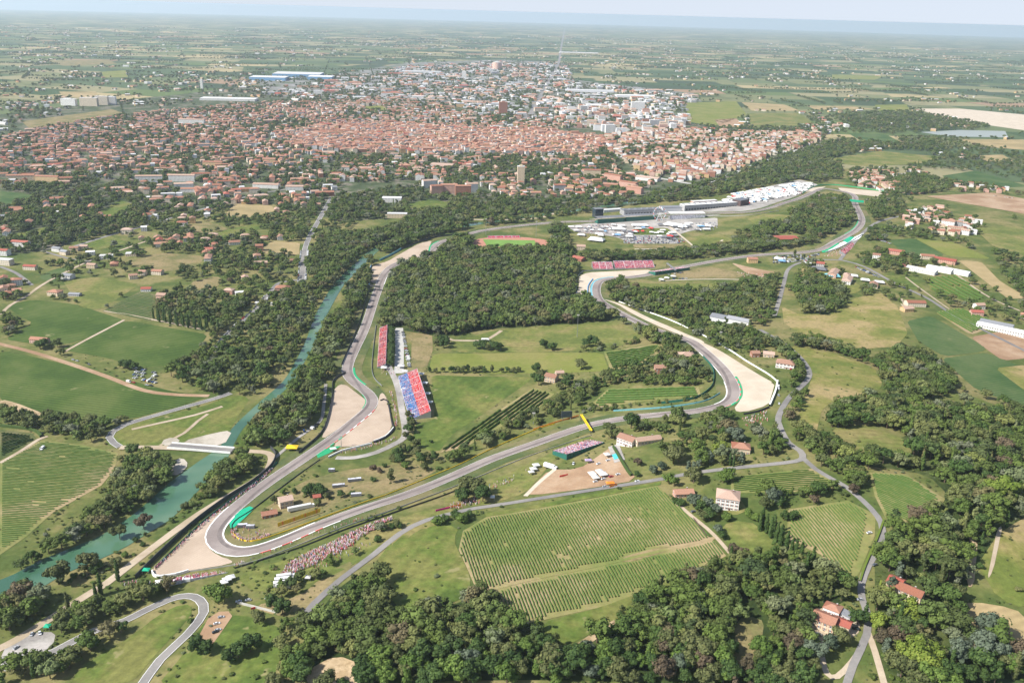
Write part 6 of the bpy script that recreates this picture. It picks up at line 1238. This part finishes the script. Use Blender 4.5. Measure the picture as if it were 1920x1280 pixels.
# ============================================================ SPECTATORS
def person_mesh():
    rings = [(0, .10, .13), (.08, .07, .12), (.45, .09, .15), (.85, .12, .18), (1.0, .11, .17), (1.3, .13, .22), (1.42, .10, .20), (1.48, .05, .06), (1.53, .06, .06), (1.6, .095, .085), (1.7, .085, .075), (1.75, .03, .03)]
    P = []; F = []; n = 8
    for z, a, b_ in rings: P += [(a * math.cos(2 * math.pi * k / n), b_ * math.sin(2 * math.pi * k / n), z) for k in range(n)]
    for i in range(len(rings) - 1):
        for k in range(n): F.append((i * n + k, i * n + (k + 1) % n, (i + 1) * n + (k + 1) % n, (i + 1) * n + k))
    F.append(tuple(range((len(rings) - 1) * n, len(rings) * n))); 
    for s_ in (-1, 1):       # arms grow from the shoulders
        k0 = len(P)
        for (x, y, z, r) in ((0, .17, 1.38, .05), (.02, .26, 1.12, .042), (.14, .25, .9, .033), (.2, .24, .86, .02)): P += [(x + r * math.cos(2 * math.pi * k / 5), s_ * (y + r * math.sin(2 * math.pi * k / 5)), z) for k in range(5)]
        for i in range(3):
            for k in range(5): F.append((k0 + i * 5 + k, k0 + i * 5 + (k + 1) % 5, k0 + (i + 1) * 5 + (k + 1) % 5, k0 + (i + 1) * 5 + k))
    return mesh_obj('person_shape', P, F, 'people', link=False)
ppl = bpy.data.collections.new('person_shapes'); ppl.objects.link(person_mesh())
def crowd_pts(P, label, sc=1.0, name='crowd', face=0.):
    P = np.asarray(P); n = len(P); s_ = RNG.uniform(.93, 1.08, n) * 1.08
    return gn_instances(name, P, np.column_stack([s_ * 1.25, s_ * 1.25, s_ * sc]), RNG.uniform(-.6, .6, n) + face, np.zeros(n, int), ppl, label)
def crowd_area(pts, dens, label, drop=.3):
    poly = UP(pts); lo, hi = poly.min(0), poly.max(0); n = int(np.prod(hi - lo) * dens); Q = RNG.uniform(lo, hi, (n, 2)); Q = Q[inside(Q, poly)]
    g = np.sin(Q[:, 0] / 5.) * np.cos(Q[:, 1] / 4.) * .5 + .5; Q = Q[RNG.random(len(Q)) < 1 - drop * g]
    return crowd_pts(np.column_stack([Q, relief(Q[:, 0], Q[:, 1]) + .25]), label)
def crowd_line(pts, per_m, width, label, off=.3):
    C = spline(UP(pts), 1.); N = normals(C); k = RNG.integers(0, len(C), int(len(C) * per_m)); Q = C[k] + N[k] * RNG.uniform(-width, width, (len(k), 1)) + RNG.uniform(-.5, .5, (len(k), 2))
    return crowd_pts(np.column_stack([Q, relief(Q[:, 0], Q[:, 1]) + off]), label)
crowd_area([(520, 1085), (540, 1058), (560, 1045), (600, 1027), (640, 1008), (690, 985), (734, 969), (737, 974), (700, 995), (672, 1012), (650, 1030), (600, 1055), (560, 1072), (540, 1084)], .95 + .3, 'dense pink and red crowd on the grass bank below the hairpin exit')
crowd_area([(640, 1030), (672, 1015), (700, 1022), (640, 1050), (600, 1070), (585, 1062)], .16, 'thinner group of spectators among the bank trees')
crowd_area([(900, 918), (930, 905), (975, 888), (990, 880), (985, 890), (950, 908), (905, 926)], .13, 'scattered spectators on the grass slope below the uphill track'); crowd_area([(838, 950), (862, 938), (900, 930), (900, 945), (850, 957)], .3, 'group of spectators under the roadside trees')
crowd_line([(438, 995), (440, 1004), (452, 1011), (475, 1013), (505, 1003)], 3.5, 2.2, 'spectators lining the inside fence of the hairpin'); crowd_line([(450, 988), (470, 1000), (500, 998)], .8, 5, 'loose group of people in the hairpin infield')
crowd_line([(290, 1068), (330, 1032), (380, 985), (430, 945), (480, 908), (510, 880)], 1.5, 1.2, 'thin line of spectators along the outer hairpin fence'); crowd_line([(440, 1062), (520, 1030), (600, 1000), (680, 972)], .5, 1.5, 'people walking behind the fence below the track')
crowd_line([(640, 850), (700, 836), (742, 822)], 1.2, 2.2, 'people along the service road beside the gravel trap'); crowd_line([(733, 735), (741, 770), (743, 800)], 1.0, 1.2, 'people behind the fence facing the big grandstand')
crowd_area([(1392, 786), (1438, 770), (1440, 790), (1415, 805), (1396, 800)], .16, 'spectators gathered behind the gravel trap wall'); crowd_area([(1380, 510), (1430, 515), (1440, 524), (1390, 520)], .06, 'people on the bare earth slope')
crowd_area([(1060, 424), (1160, 418), (1180, 440), (1100, 446)], .03, 'visitors walking between the stalls of the paddock yard'); crowd_area([(1560, 468), (1595, 460), (1580, 480), (1545, 482)], .1, 'crowd gathered outside the chicane'); crowd_area([(715, 688), (745, 690), (740, 706), (715, 702)], .1, 'people between the two grandstands')
crowd_area([(225, 1095), (260, 1088), (290, 1093), (295, 1102), (260, 1108), (230, 1104)], .5, 'packed crowd at the far tip of the hairpin enclosure')

# ============================================================ GRANDSTANDS
def grandstand(label, p0, p1, side, depth, h0, h1, seats, sections, crowd_label, fill=.8, roof=None, dark=False, rows=None, cat='grandstand', name='grandstand'):
    a, b_ = U(*p0), U(*p1); d = (b_ - a); L = np.linalg.norm(d); d /= L; n_ = np.array([-d[1], d[0]]) * side; z0 = min(H(*a), H(*b_))
    r = empty(name, a[0], a[1], z0, 0); tag(r, label, cat)
    def Tm(x, y, z): q = d * x + n_ * y; return (q[0], q[1], z)
    rows = rows or max(5, int(depth / 1.1)); dy = depth / rows; dz = (h1 - h0) / rows
    dk = MB(); sb = {}
    for k in range(rows): dk.box(0, L, k * dy, (k + 1) * dy, -.5 if k in (0, rows - 1) else h0 + (k - 1) * dz - .1, h0 + k * dz, 'concrete', Tm)
    dk.build('deck', r); ppts = []
    nd = len(seats); sw = L / sections
    for s_ in range(sections):
        for c, col in enumerate(seats):
            B = MB(); k0, k1 = int(rows * c / nd), int(rows * (c + 1) / nd)
            for k in range(k0, k1): z = h0 + k * dz; B.box(s_ * sw + .6, (s_ + 1) * sw - .6, k * dy + dy * .25, k * dy + dy * .8, z + .01, z + .42, col, Tm); B.box(s_ * sw + .6, (s_ + 1) * sw - .6, k * dy + dy * .8, k * dy + dy * .9, z + .2, z + .8, col, Tm)
            B.build('seat_block', r)
        for k in range(rows):
            xs = np.arange(s_ * sw + .8, (s_ + 1) * sw - .8, .58); f_ = fill * (1 - .45 * (math.sin(s_ * 1.7 + k * .3) > .5)); xs = xs[RNG.random(len(xs)) < f_]
            for x in xs: q = a + d * x + n_ * (k * dy + dy * .5); ppts.append((q[0], q[1], z0 + h0 + k * dz + .05))
    st = MB()
    for s_ in range(sections + 1):
        for k in range(rows): z = h0 + k * dz; st.box(max(0, s_ * sw - .55), min(L, s_ * sw + .55), k * dy + .05, (k + 1) * dy - .02, z + .003, z + .12, 'white_paint', Tm)
    st.build('stairs', r)
    bw = MB(); col = 'dark_steel' if dark else 'steel'; bw.box(0, L, depth, depth + .15, h0 if not dark else -.5, h1 + 1.1, 'green_dark' if dark else 'ad_board', Tm)
    for x in np.arange(0, L + .1, 4.): bw.box(x - .1, x + .1, depth + .16, depth + .4, -.5, h1 + 1.1, col, Tm); bw.box(x - .08, x + .08, depth + .4, depth + 2.2, -.5, .2, col, Tm)
    bw.build('back_wall', r); ew = MB()
    for x in (-.12, L): ew.shared([Tm(x, 0, -.5), Tm(x, depth, -.5), Tm(x, depth, h1 + .9), Tm(x, 0, h0 + .8), Tm(x + .12, 0, -.5), Tm(x + .12, depth, -.5), Tm(x + .12, depth, h1 + .9), Tm(x + .12, 0, h0 + .8)], [(0, 1, 2, 3), (7, 6, 5, 4), (0, 4, 5, 1), (2, 6, 7, 3), (1, 5, 6, 2), (3, 7, 4, 0)], 'green_dark' if dark else 'steel')
    ew.build('end_wall', r)
    if roof:
        rf = MB(); zr = h1 + 4; rf.box(-.5, L + .5, -1.5, depth + .5, zr, zr + .35, roof, Tm); rf.build('roof', r); pm = MB()
        for x in np.arange(1, L, 8.): pm.box(x - .15, x + .15, depth * .75, depth * .75 + .3, h0, zr, 'steel', Tm)
        pm.build('roof_posts', r)
    if ppts: crowd_pts(ppts, crowd_label, .72)
    q = (a + b_) / 2 + n_ * depth / 2; KEEP.append((*q, L / 2)); return r
grandstand('big grandstand with blue lower seats and red upper seats', (746, 708), (768, 787), 1 if True else -1, 22, 1.2, 9.5, ['blue_seat', 'red_seat'], 6, 'spectators seated on the big blue and red grandstand', .55)
grandstand('long narrow stand with red seats beside the straight', (712, 616), (707, 690), 1, 10, 1., 4.6, ['red_seat'], 7, 'spectators seated on the long narrow red stand', .72)
grandstand('grandstand with dark back wall turned towards the uphill track', (1036, 852), (1106, 822), -1, 20, 3.2, 8, ['lilac_seat'], 5, 'tightly packed spectators on the dark-backed grandstand', .93, dark=True)
grandstand('crowded stand facing the valley corner, below the pine row', (1112, 505), (1150, 504.5), 1, 16, 1, 8, ['pink_seat'], 3, 'spectators on the left part of the stand below the pines', .9)
grandstand('longer section of the stand below the pine row', (1154, 504), (1228, 501), 1, 16, 1, 8.5, ['pink_seat'], 4, 'spectators on the right part of the stand below the pines', .88)
grandstand('dark-backed stand on the inside of the valley straight', (1216, 512), (1280, 502), -1, 18, 2, 6, ['lilac_seat'], 4, 'spectators on the stand inside the valley straight', .7, dark=True)
grandstand('low crowded stand at the hairpin outlet', (292, 1091), (425, 1062), -1, 9, .8, 2.8, ['pink_seat'], 8, 'spectators on the low stand at the hairpin outlet', .95)
grandstand('roofed grey main stand left of the start line', (1115, 417), (1165, 413.5), -1, 14, 1.5, 8, ['lilac_seat'], 4, 'spectators on the left roofed stand', .5, roof='grey_roof', dark=True)
grandstand('roofed grey main stand opposite the pits', (1168, 413), (1228, 409), -1, 14, 1.5, 8, ['lilac_seat'], 5, 'spectators on the right roofed stand', .5, roof='grey_roof', dark=True)
grandstand('red-backed stand with white roof at the start line', (1252, 409), (1316, 405), -1, 18, 1.5, 9, ['red_seat'], 5, 'spectators on the white-roofed stand', .6, roof='white_roof')
grandstand('small red stand along the running track', (915, 447), (975, 446), 1, 5, 1, 3, ['pink_seat'], 4, 'few people on the running track stand', .2)
grandstand('long temporary stand at the last corner', (1495, 388), (1530, 368), -1, 12, 1, 6, ['pink_seat'], 3, 'spectators on the last corner stand', .7)
grandstand('green chicane stand on the right', (1584, 478), (1606, 458), 1, 9, 1, 6, ['red_seat'], 3, 'spectators on the chicane stand', .6)

# pit lane buildings
def block(label, name, cat, p0, p1, depth, h, side, wall, roof, feat=True):
    a, b_ = U(*p0), U(*p1); d = b_ - a; L = np.linalg.norm(d); rz = math.atan2(d[1], d[0]); n_ = np.array([-math.sin(rz), math.cos(rz)]) * side; c = (a + b_) / 2 + n_ * depth / 2
    r = empty(name, c[0], c[1], None, rz); tag(r, label, cat); A, Bm = house_mesh(L, depth, h, .2, False, wall, roof); A.build('wall', r); Bm.build('roof', r)
    if feat:
        f = MB()
        for x in np.arange(-L / 2 + 3, L / 2 - 3, 7.): f.box(x, x + 5.2, -side * depth / 2 - .08 if side > 0 else depth / 2 - .02, -side * depth / 2 + .02 if side > 0 else depth / 2 + .08, .2, 4, 'dark_steel')
        f.build('garage_doors', r); g = MB(); 
        for x in np.arange(-L / 2 + 2, L / 2 - 2, 14.): g.box(x, x + 3, -depth * .2, depth * .2, h + .46, h + 1.5, 'steel')
        g.build('roof_unit', r)
    KEEP.append((c[0], c[1], L / 2)); return r
block('long white pit building along the start straight', 'pit_building', 'pit building', (1283, 397), (1386, 386), 20, 11, 1, 'wall_grey', 'roof_white'); block('dark race control block at the end of the pit building', 'control_building', 'building', (1388, 387), (1404, 384), 22, 13, 1, 'brown_wall', 'roof_grey', False)
block('dark blue-grey roofed building left of the pits', 'hospitality_building', 'building', (1170, 404), (1240, 399), 22, 9, 1, 'wall_grey', 'grey_roof'); block('grey-roofed building between the dark roof and the pits', 'hospitality_building', 'building', (1242, 398), (1281, 395.5), 20, 9, 1, 'wall_shed', 'roof_grey', False)
block('low white hospitality row behind the main straight', 'hospitality_building', 'building', (1132, 399), (1168, 396), 12, 5, 1, 'wall_shed', 'roof_white', False); block('rounded dark glass tower at the left end of the pits', 'control_tower', 'tower', (1116, 409), (1131, 408), 16, 18, 1, 'glass', 'grey_roof', False)
block('pink-walled paddock building near the last corner', 'paddock_building', 'building', (1300, 384), (1345, 380), 12, 6, 1, 'wall_pink', 'roof_white', False)

# ============================================================ BARRIERS AND FENCES
def bar(name, pts, h, th, mat, label, cat, z0=.2, px=True): return wall_along(name, spline(UP(pts), 5), 0, h, th, mat, z0, label, cat)
bar('tyre_barrier', [(714, 752 - 0), (725, 752), (733, 790), (737, 806), (720, 822), (700, 830)], 1.3, 1., 'tyre', 'dark tyre wall around the right gravel trap', 'barrier'); bar('crash_barrier', [(737, 804), (722, 820), (700, 829)], 2.2, .8, 'white_paint', 'thick white barrier at the corner of the right gravel trap', 'barrier')
bar('crash_barrier', [(697, 832), (664, 840), (640, 846), (615, 858)], 1.6, .8, 'white_paint', 'white wall along the lower edge of the right gravel trap', 'barrier'); bar('crash_barrier', [(284, 1072), (287, 1080), (300, 1083), (330, 1079), (354, 1072)], 2., 1., 'white_paint', 'curved white barrier at the tip of the hairpin gravel', 'barrier')
bar('catch_fence', [(290, 1066), (330, 1028), (380, 980), (430, 941), (480, 905), (520, 868)], 1.8, .15, 'green_dark', 'dark fence beside the outer hairpin gravel', 'fence'); bar('catch_fence', [(255, 1085), (300, 1040), (360, 985), (420, 940), (470, 908), (500, 885), (514, 868), (517, 852), (508, 842)], 3.6, .5, 'dark_steel', 'tall dark fence along the river road', 'fence')
bar('crash_barrier', [(354, 1072), (436, 1060), (480, 1052), (560, 1022), (640, 990), (720, 962), (820, 925), (900, 893), (985, 858), (1060, 832), (1110, 816)], 0.8, .2, 'concrete', 'long pale barrier below the uphill track', 'barrier'); bar('catch_fence', [(440, 1066), (560, 1028), (640, 996), (720, 968), (830, 930), (900, 900)], 1.2, .08, 'dark_steel', 'wire fence on the bank below the uphill track', 'fence')
bar('advertising_board', [(437, 1001), (446, 1010), (462, 1015), (490, 1012), (560, 988), (640, 958), (720, 930)], 1.1, .3, 'yellow', 'yellow advertising boards inside the hairpin exit', 'boards'); bar('advertising_board', [(720, 930), (800, 897), (860, 872), (930, 838), (1000, 808), (1040, 795)], .9, .3, 'yellow', 'yellow boards above the uphill straight', 'boards')
bar('advertising_board', [(1000, 806), (1040, 793), (1085, 780)], 1.2, .3, 'orange', 'orange boards beside the big screen', 'boards'); bar('crash_barrier', [(436, 1000), (435, 985), (447, 972), (470, 958), (520, 920), (560, 890), (600, 862)], 0.9, .25, 'dark_steel', 'dark barrier on the inside of the hairpin entry', 'barrier')
bar('advertising_board', [(1150, 771), (1200, 768), (1260, 763), (1320, 753), (1350, 738)], 1.4, .3, 'sky_blue', 'pale teal boards above the uphill bend', 'boards'); bar('catch_fence', [(1318, 670), (1335, 690), (1338, 712), (1330, 730), (1300, 748), (1240, 757)], 2.4, .3, 'green_dark', 'dark green fence inside the top corner', 'fence')
bar('crash_barrier', [(1160, 566), (1200, 580), (1260, 602), (1320, 630), (1365, 655), (1400, 678), (1440, 702), (1456, 715)], 1.2, .5, 'white_paint', 'long white wall behind the cream gravel trap', 'barrier'); bar('crash_barrier', [(1456, 716), (1452, 735), (1441, 762)], 2.4, 1.6, 'white_paint', 'thick white barrier at the right end of the cream gravel', 'barrier'); bar('tyre_barrier', [(1441, 764), (1420, 772), (1394, 777)], 1.6, 1., 'tyre', 'dark tyre wall at the lower edge of the cream gravel', 'barrier')
bar('crash_barrier', [(693, 540), (692, 515), (697, 497)], 2.4, .8, 'blue_wall', 'short blue barrier beside the river chicane', 'barrier'); bar('advertising_board', [(712, 489), (735, 478), (752, 468)], 3., .4, 'sky_blue', 'turquoise boards behind the chicane gravel', 'boards'); bar('catch_fence', [(752, 468), (790, 453), (815, 446), (850, 441), (880, 437)], 2.4, .3, 'dark_steel', 'dark fence behind the chicane gravel', 'fence')
bar('catch_fence', [(690, 545), (680, 585), (668, 620), (655, 650), (640, 685)], 2.4, .2, 'dark_steel', 'dark fence between the straight and the river trees', 'fence'); bar('crash_barrier', [(705, 610), (700, 650), (697, 690), (702, 710), (716, 724)], 1.2, .3, 'steel', 'low barrier in front of the long narrow stand', 'barrier')
bar('catch_fence', [(648, 700), (625, 715), (622, 745), (614, 785), (600, 815), (560, 850)], 2.4, .4, 'dark_steel', 'dark fence beside the left gravel trap', 'fence'); bar('crash_barrier', [(1103, 560), (1103, 538), (1112, 524)], 1.6, 1.2, 'blue_wall', 'blue barrier on the outside of the valley corner', 'barrier')
bar('advertising_board', [(1081, 552), (1082, 525), (1090, 512), (1110, 508), (1228, 503)], 1.5, .4, 'steel', 'grey wall round the valley corner gravel', 'boards'); bar('crash_barrier', [(1504, 364), (1525, 351), (1555, 347), (1600, 351), (1662, 360)], 2., .8, 'kerb_green', 'green wall around the last corner', 'barrier'); bar('advertising_board', [(1548, 474), (1580, 462), (1618, 440)], 2., .5, 'white_paint', 'white wall outside the chicane', 'boards')
bar('crash_barrier', [(1460, 396), (1400, 404), (1310, 406), (1240, 407), (1110, 419)], 1.1, .4, 'concrete', 'pale wall along the start straight', 'barrier'); bar('fence', [(1325, 1005), (1300, 972)], 1., .1, 'bark', 'short wooden fence at the vineyard corner', 'fence')
bar('hedge', [(1148, 839), (1160, 860), (1175, 885), (1182, 893)], 2.2, 1.6, 'leaves dark green', 'clipped dark hedge beside the dusty yard', 'hedge'); bar('hedge', [(1655, 975), (1642, 1010), (1620, 1060), (1610, 1090)], 1.2, 1.4, 'leaves yellow green', 'yellow-green hedge along the curved lane', 'hedge'); bar('hedge', [(1650, 1090), (1638, 1130)], 1.5, 1.2, 'leaves yellow green', 'small yellowish hedge beside the lane below', 'hedge')
bar('hedge', [(0, 800), (60, 808), (75, 820)], 2.2, 2.2, 'leaves dark green', 'dark hedge above the striped vineyard', 'hedge'); bar('garden_wall', [(445, 1131), (480, 1140), (520, 1150)], 1.6, .4, 'concrete', 'pale wall above the small earth car park', 'wall')

# ============================================================ GANTRIES, BRIDGE, SCREEN, FLAGS, MASTS
def gantry(label, a_px, b_px, h, w_, col, leg, name='track_bridge', cat='bridge', deck=2.):
    a, b_ = U(*a_px), U(*b_px); d = b_ - a; L = np.linalg.norm(d); rz = math.atan2(d[1], d[0]); r = empty(name, a[0], a[1], min(H(*a), H(*b_)), rz); tag(r, label, cat)
    B = MB(); B.box(-.5, L + .5, -w_ / 2, w_ / 2, h, h + .3, col); B.build('deck', r); B = MB()
    for s_ in (-1, 1): B.box(-.5, L + .5, s_ * w_ / 2 - .12, s_ * w_ / 2 + .12, h + .3, h + deck, col)
    B.build('side_panel', r)
    for x in (0, L):
        B = MB()
        for s_ in (-1, 1): B.cyl(x, s_ * w_ * .35, -.5, h, .3, .25, leg, 8)
        B.build('leg', r)
    return r
gantry('yellow bridge crossing over the uphill track', (1089, 789), (1108, 812), 6.5, 1.9, 'yellow', 'dark_steel', deck=1.); gantry('dark footbridge over the valley straight', (1250, 501), (1266, 513), 6, 2.2, 'steel', 'dark_steel'); gantry('green bridge across the track below the last corner', (1592, 384), (1618, 386), 8, 8, 'green_panel', 'dark_steel', deck=3.5)
gantry('dark footbridge at the entry of the left chicane', (690, 543), (712, 546), 6, 3, 'dark_steel', 'dark_steel')
# river bridge with parapets and piers
C = spline(UP([(318, 838), (370, 842), (436, 847)]), 4); r = empty('river_bridge', C[0][0], C[0][1]); tag(r, 'long concrete road bridge over the turquoise river', 'bridge'); base = np.array([C[0][0], C[0][1]]); N = normals(C)
def rel_strip(o1, o2, z0, z1, mat, nm):
    B = MB()
    for i in range(len(C) - 1):
        P = [C[i] + N[i] * o1, C[i + 1] + N[i + 1] * o1, C[i + 1] + N[i + 1] * o2, C[i] + N[i] * o2]; P = [p - base for p in P]
        B.shared([(p[0], p[1], z0) for p in P] + [(p[0], p[1], z1) for p in P], [(3, 2, 1, 0), (4, 5, 6, 7), (0, 1, 5, 4), (2, 3, 7, 6), (1, 2, 6, 5), (3, 0, 4, 7)], mat)
    B.build(nm, r)
rel_strip(-5, 5, 1.0, 2.2, 'concrete', 'deck'); rel_strip(-5.3, -5.0, 1.0, 3.2, 'white_paint', 'parapet'); rel_strip(5.0, 5.3, 1.0, 3.2, 'white_paint', 'parapet'); rel_strip(-3.6, 3.6, 2.2, 2.24, 'road_asphalt', 'roadway')
for k in range(3): p = C[int(len(C) * (.25 + .25 * k))] - base; B = MB(); B.box(p[0] - .8, p[0] + .8, p[1] - 4, p[1] + 4, -1, 1, 'concrete'); B.build('pier', r)
x, y = U(1062, 787); r = empty('video_screen', x, y, None, R_(10)); tag(r, 'big dark video screen above the uphill track', 'screen'); B = MB(); B.box(-5.5, 5.5, -.6, .6, 3, 9.5, 'dark_steel'); B.build('panel', r); B = MB(); B.box(-5.1, 5.1, -.68, -.61, 3.3, 9.2, 'glass'); B.build('display', r); B = MB()
for s_ in (-4, 4): B.box(s_ - .3, s_ + .3, -.5, .5, -.3, 3, 'steel')
B.build('legs', r)
items = []; q0, q1 = U(521, 990), U(598, 963)
for k in range(30):
    q = q0 + (q1 - q0) * k / 29; r = empty('flag', q[0], q[1], None, 0.9); B = MB(); B.cyl(0, 0, -.2, 5, .07, .05, 'steel', 6); B.build('pole', r); B = MB()
    B.shared([(0, 0, 1.2), (1.5, .15, 1.3), (1.7, -.1, 4.7), (0, 0, 4.9), (0, .05, 1.2), (1.5, .2, 1.3), (1.7, -.05, 4.7), (0, .05, 4.9)], [(0, 1, 2, 3), (7, 6, 5, 4), (0, 4, 5, 1), (1, 5, 6, 2), (2, 6, 7, 3)], 'orange' if k % 8 == 3 else 'yellow'); B.build('cloth', r); r['category'] = 'flag'; r['group'] = 'row of flags inside the hairpin'
    r['label'] = '%s flag, %sfrom the hairpin end of the flag row' % ('orange' if k % 8 == 3 else 'yellow', ('nearest ' if k == 0 else ORD[k]))
for k, (a, b_) in enumerate([(911, 440), (1005, 445), (1082, 632), (1000, 795), (640, 838), (1350, 640)]):
    x, y = U(a, b_); hh = 30 if k < 3 else 12; r = empty('floodlight_mast', x, y); B = MB(); B.cyl(0, 0, -.5, hh, .35, .16, 'steel', 8); B.build('pole', r); B = MB(); B.box(-1.6, 1.6, -.3, .3, hh - .6, hh + .8, 'concrete'); B.build('lamp_head', r)
    tag(r, ['tall mast behind the running track', 'tall mast at the right end of the football pitch', 'tall thin mast standing in the dry meadow', 'short mast above the yellow boards', 'short mast in the gravel trap edge', 'short mast beside the gravel strip'][k], 'mast')
items = []      # magenta and orange fan panels on the road edge
for a, b_, co, lk, L in [(830, 956, 'magenta', 'magenta banner on the roadside fence', 12), (850, 951, 'orange', 'orange banner on the roadside fence', 13), (1150, 912, 'orange', 'orange banner beside the event yard', 7), (1057, 893, 'red_seat', 'red banner in the event yard', 8), (475, 1142, 'red_seat', 'red banner on the pale wall', 3)]:
    x, y = U(a, b_); r = empty('banner', x, y, None, .45); tag(r, lk, 'banner'); B = MB(); B.box(-L / 2, L / 2, -.1, .1, .3, 1.9, co); B.build('cloth', r); B = MB()
    for xx in (-L / 2, 0, L / 2): B.box(xx - .06, xx + .06, .11, .2, -.2, 2, 'steel')
    B.build('frame', r)
sheet('swimming_pool', [(1147, 853), (1156, 850), (1163, 858), (1152, 862)], 'pool', .5, soft=0); sheet('patio', [(1140, 838), (1160, 832), (1172, 862), (1152, 868)], 'yard', .38, soft=0)

x, y = U(1236, 414); r = empty('ferris_wheel', x, y, None, R_(8)); tag(r, 'white ferris wheel standing beside the paddock yard', 'ferris wheel'); R0 = 13.; zc = 16.
B = MB()
for yy in (-1.1, 1.1):
    for k in range(32):
        a0, a1 = 2 * math.pi * k / 32, 2 * math.pi * (k + 1) / 32; P = []
        for a_ in (a0, a1):
            for rr in (R0 - .25, R0 + .25): P += [(rr * math.cos(a_), yy - .15, zc + rr * math.sin(a_)), (rr * math.cos(a_), yy + .15, zc + rr * math.sin(a_))]
        B.shared(P, [(0, 1, 3, 2), (4, 6, 7, 5), (0, 4, 5, 1), (2, 3, 7, 6), (0, 2, 6, 4), (1, 5, 7, 3)], 'white_paint')
B.build('rim', r); B = MB()
for k in range(16):
    a_ = 2 * math.pi * k / 16; c_, s_ = math.cos(a_), math.sin(a_)
    for yy in (-1.1, 1.1): B.shared([(-s_ * .1, yy, zc + c_ * .1), (s_ * .1, yy, zc - c_ * .1), (R0 * c_ + s_ * .1, yy, zc + R0 * s_ - c_ * .1), (R0 * c_ - s_ * .1, yy, zc + R0 * s_ + c_ * .1)], [(0, 1, 2, 3)], 'white_paint')
B.build('spokes', r)
for k in range(16): a_ = 2 * math.pi * k / 16; B = MB(); B.box(R0 * math.cos(a_) - .9, R0 * math.cos(a_) + .9, -.8, .8, zc + R0 * math.sin(a_) - 2.2, zc + R0 * math.sin(a_) - .3, 'blue_wall' if k % 2 else 'red_seat'); B.build('gondola', r)
for yy in (-2.2, 2.2):
    for xx in (-7, 7): B = MB(); B.shared([(xx - .3, yy - .2, -.3), (xx + .3, yy - .2, -.3), (xx + .3, yy + .2, -.3), (xx - .3, yy + .2, -.3), (-.25, yy * .6 - .2, zc), (.25, yy * .6 - .2, zc), (.25, yy * .6 + .2, zc), (-.25, yy * .6 + .2, zc)], [(0, 1, 5, 4), (1, 2, 6, 5), (2, 3, 7, 6), (3, 0, 4, 7), (4, 5, 6, 7)], 'white_paint'); B.build('leg', r)

# ============================================================ HAZE
B = MB(); B.box(-69000, 69000, -1500, 81000, -1200, ALT + 1.5, 'white_paint'); hz = B.build('haze'); hz.data.materials.clear()
mt = bpy.data.materials.new('haze'); mt.use_nodes = True; n = mt.node_tree; n.nodes.remove(n.nodes['Principled BSDF'])
pv = n.nodes.new('ShaderNodeVolumePrincipled'); pv.inputs['Color'].default_value = (.72, .855, 1., 1); pv.inputs['Density'].default_value = HAZE_D; pv.inputs['Anisotropy'].default_value = .25
n.links.new(pv.outputs[0], n.nodes['Material Output'].inputs['Volume']); hz.data.materials.append(mt); tag(hz, 'thin bluish summer haze over the plain', kind='stuff')
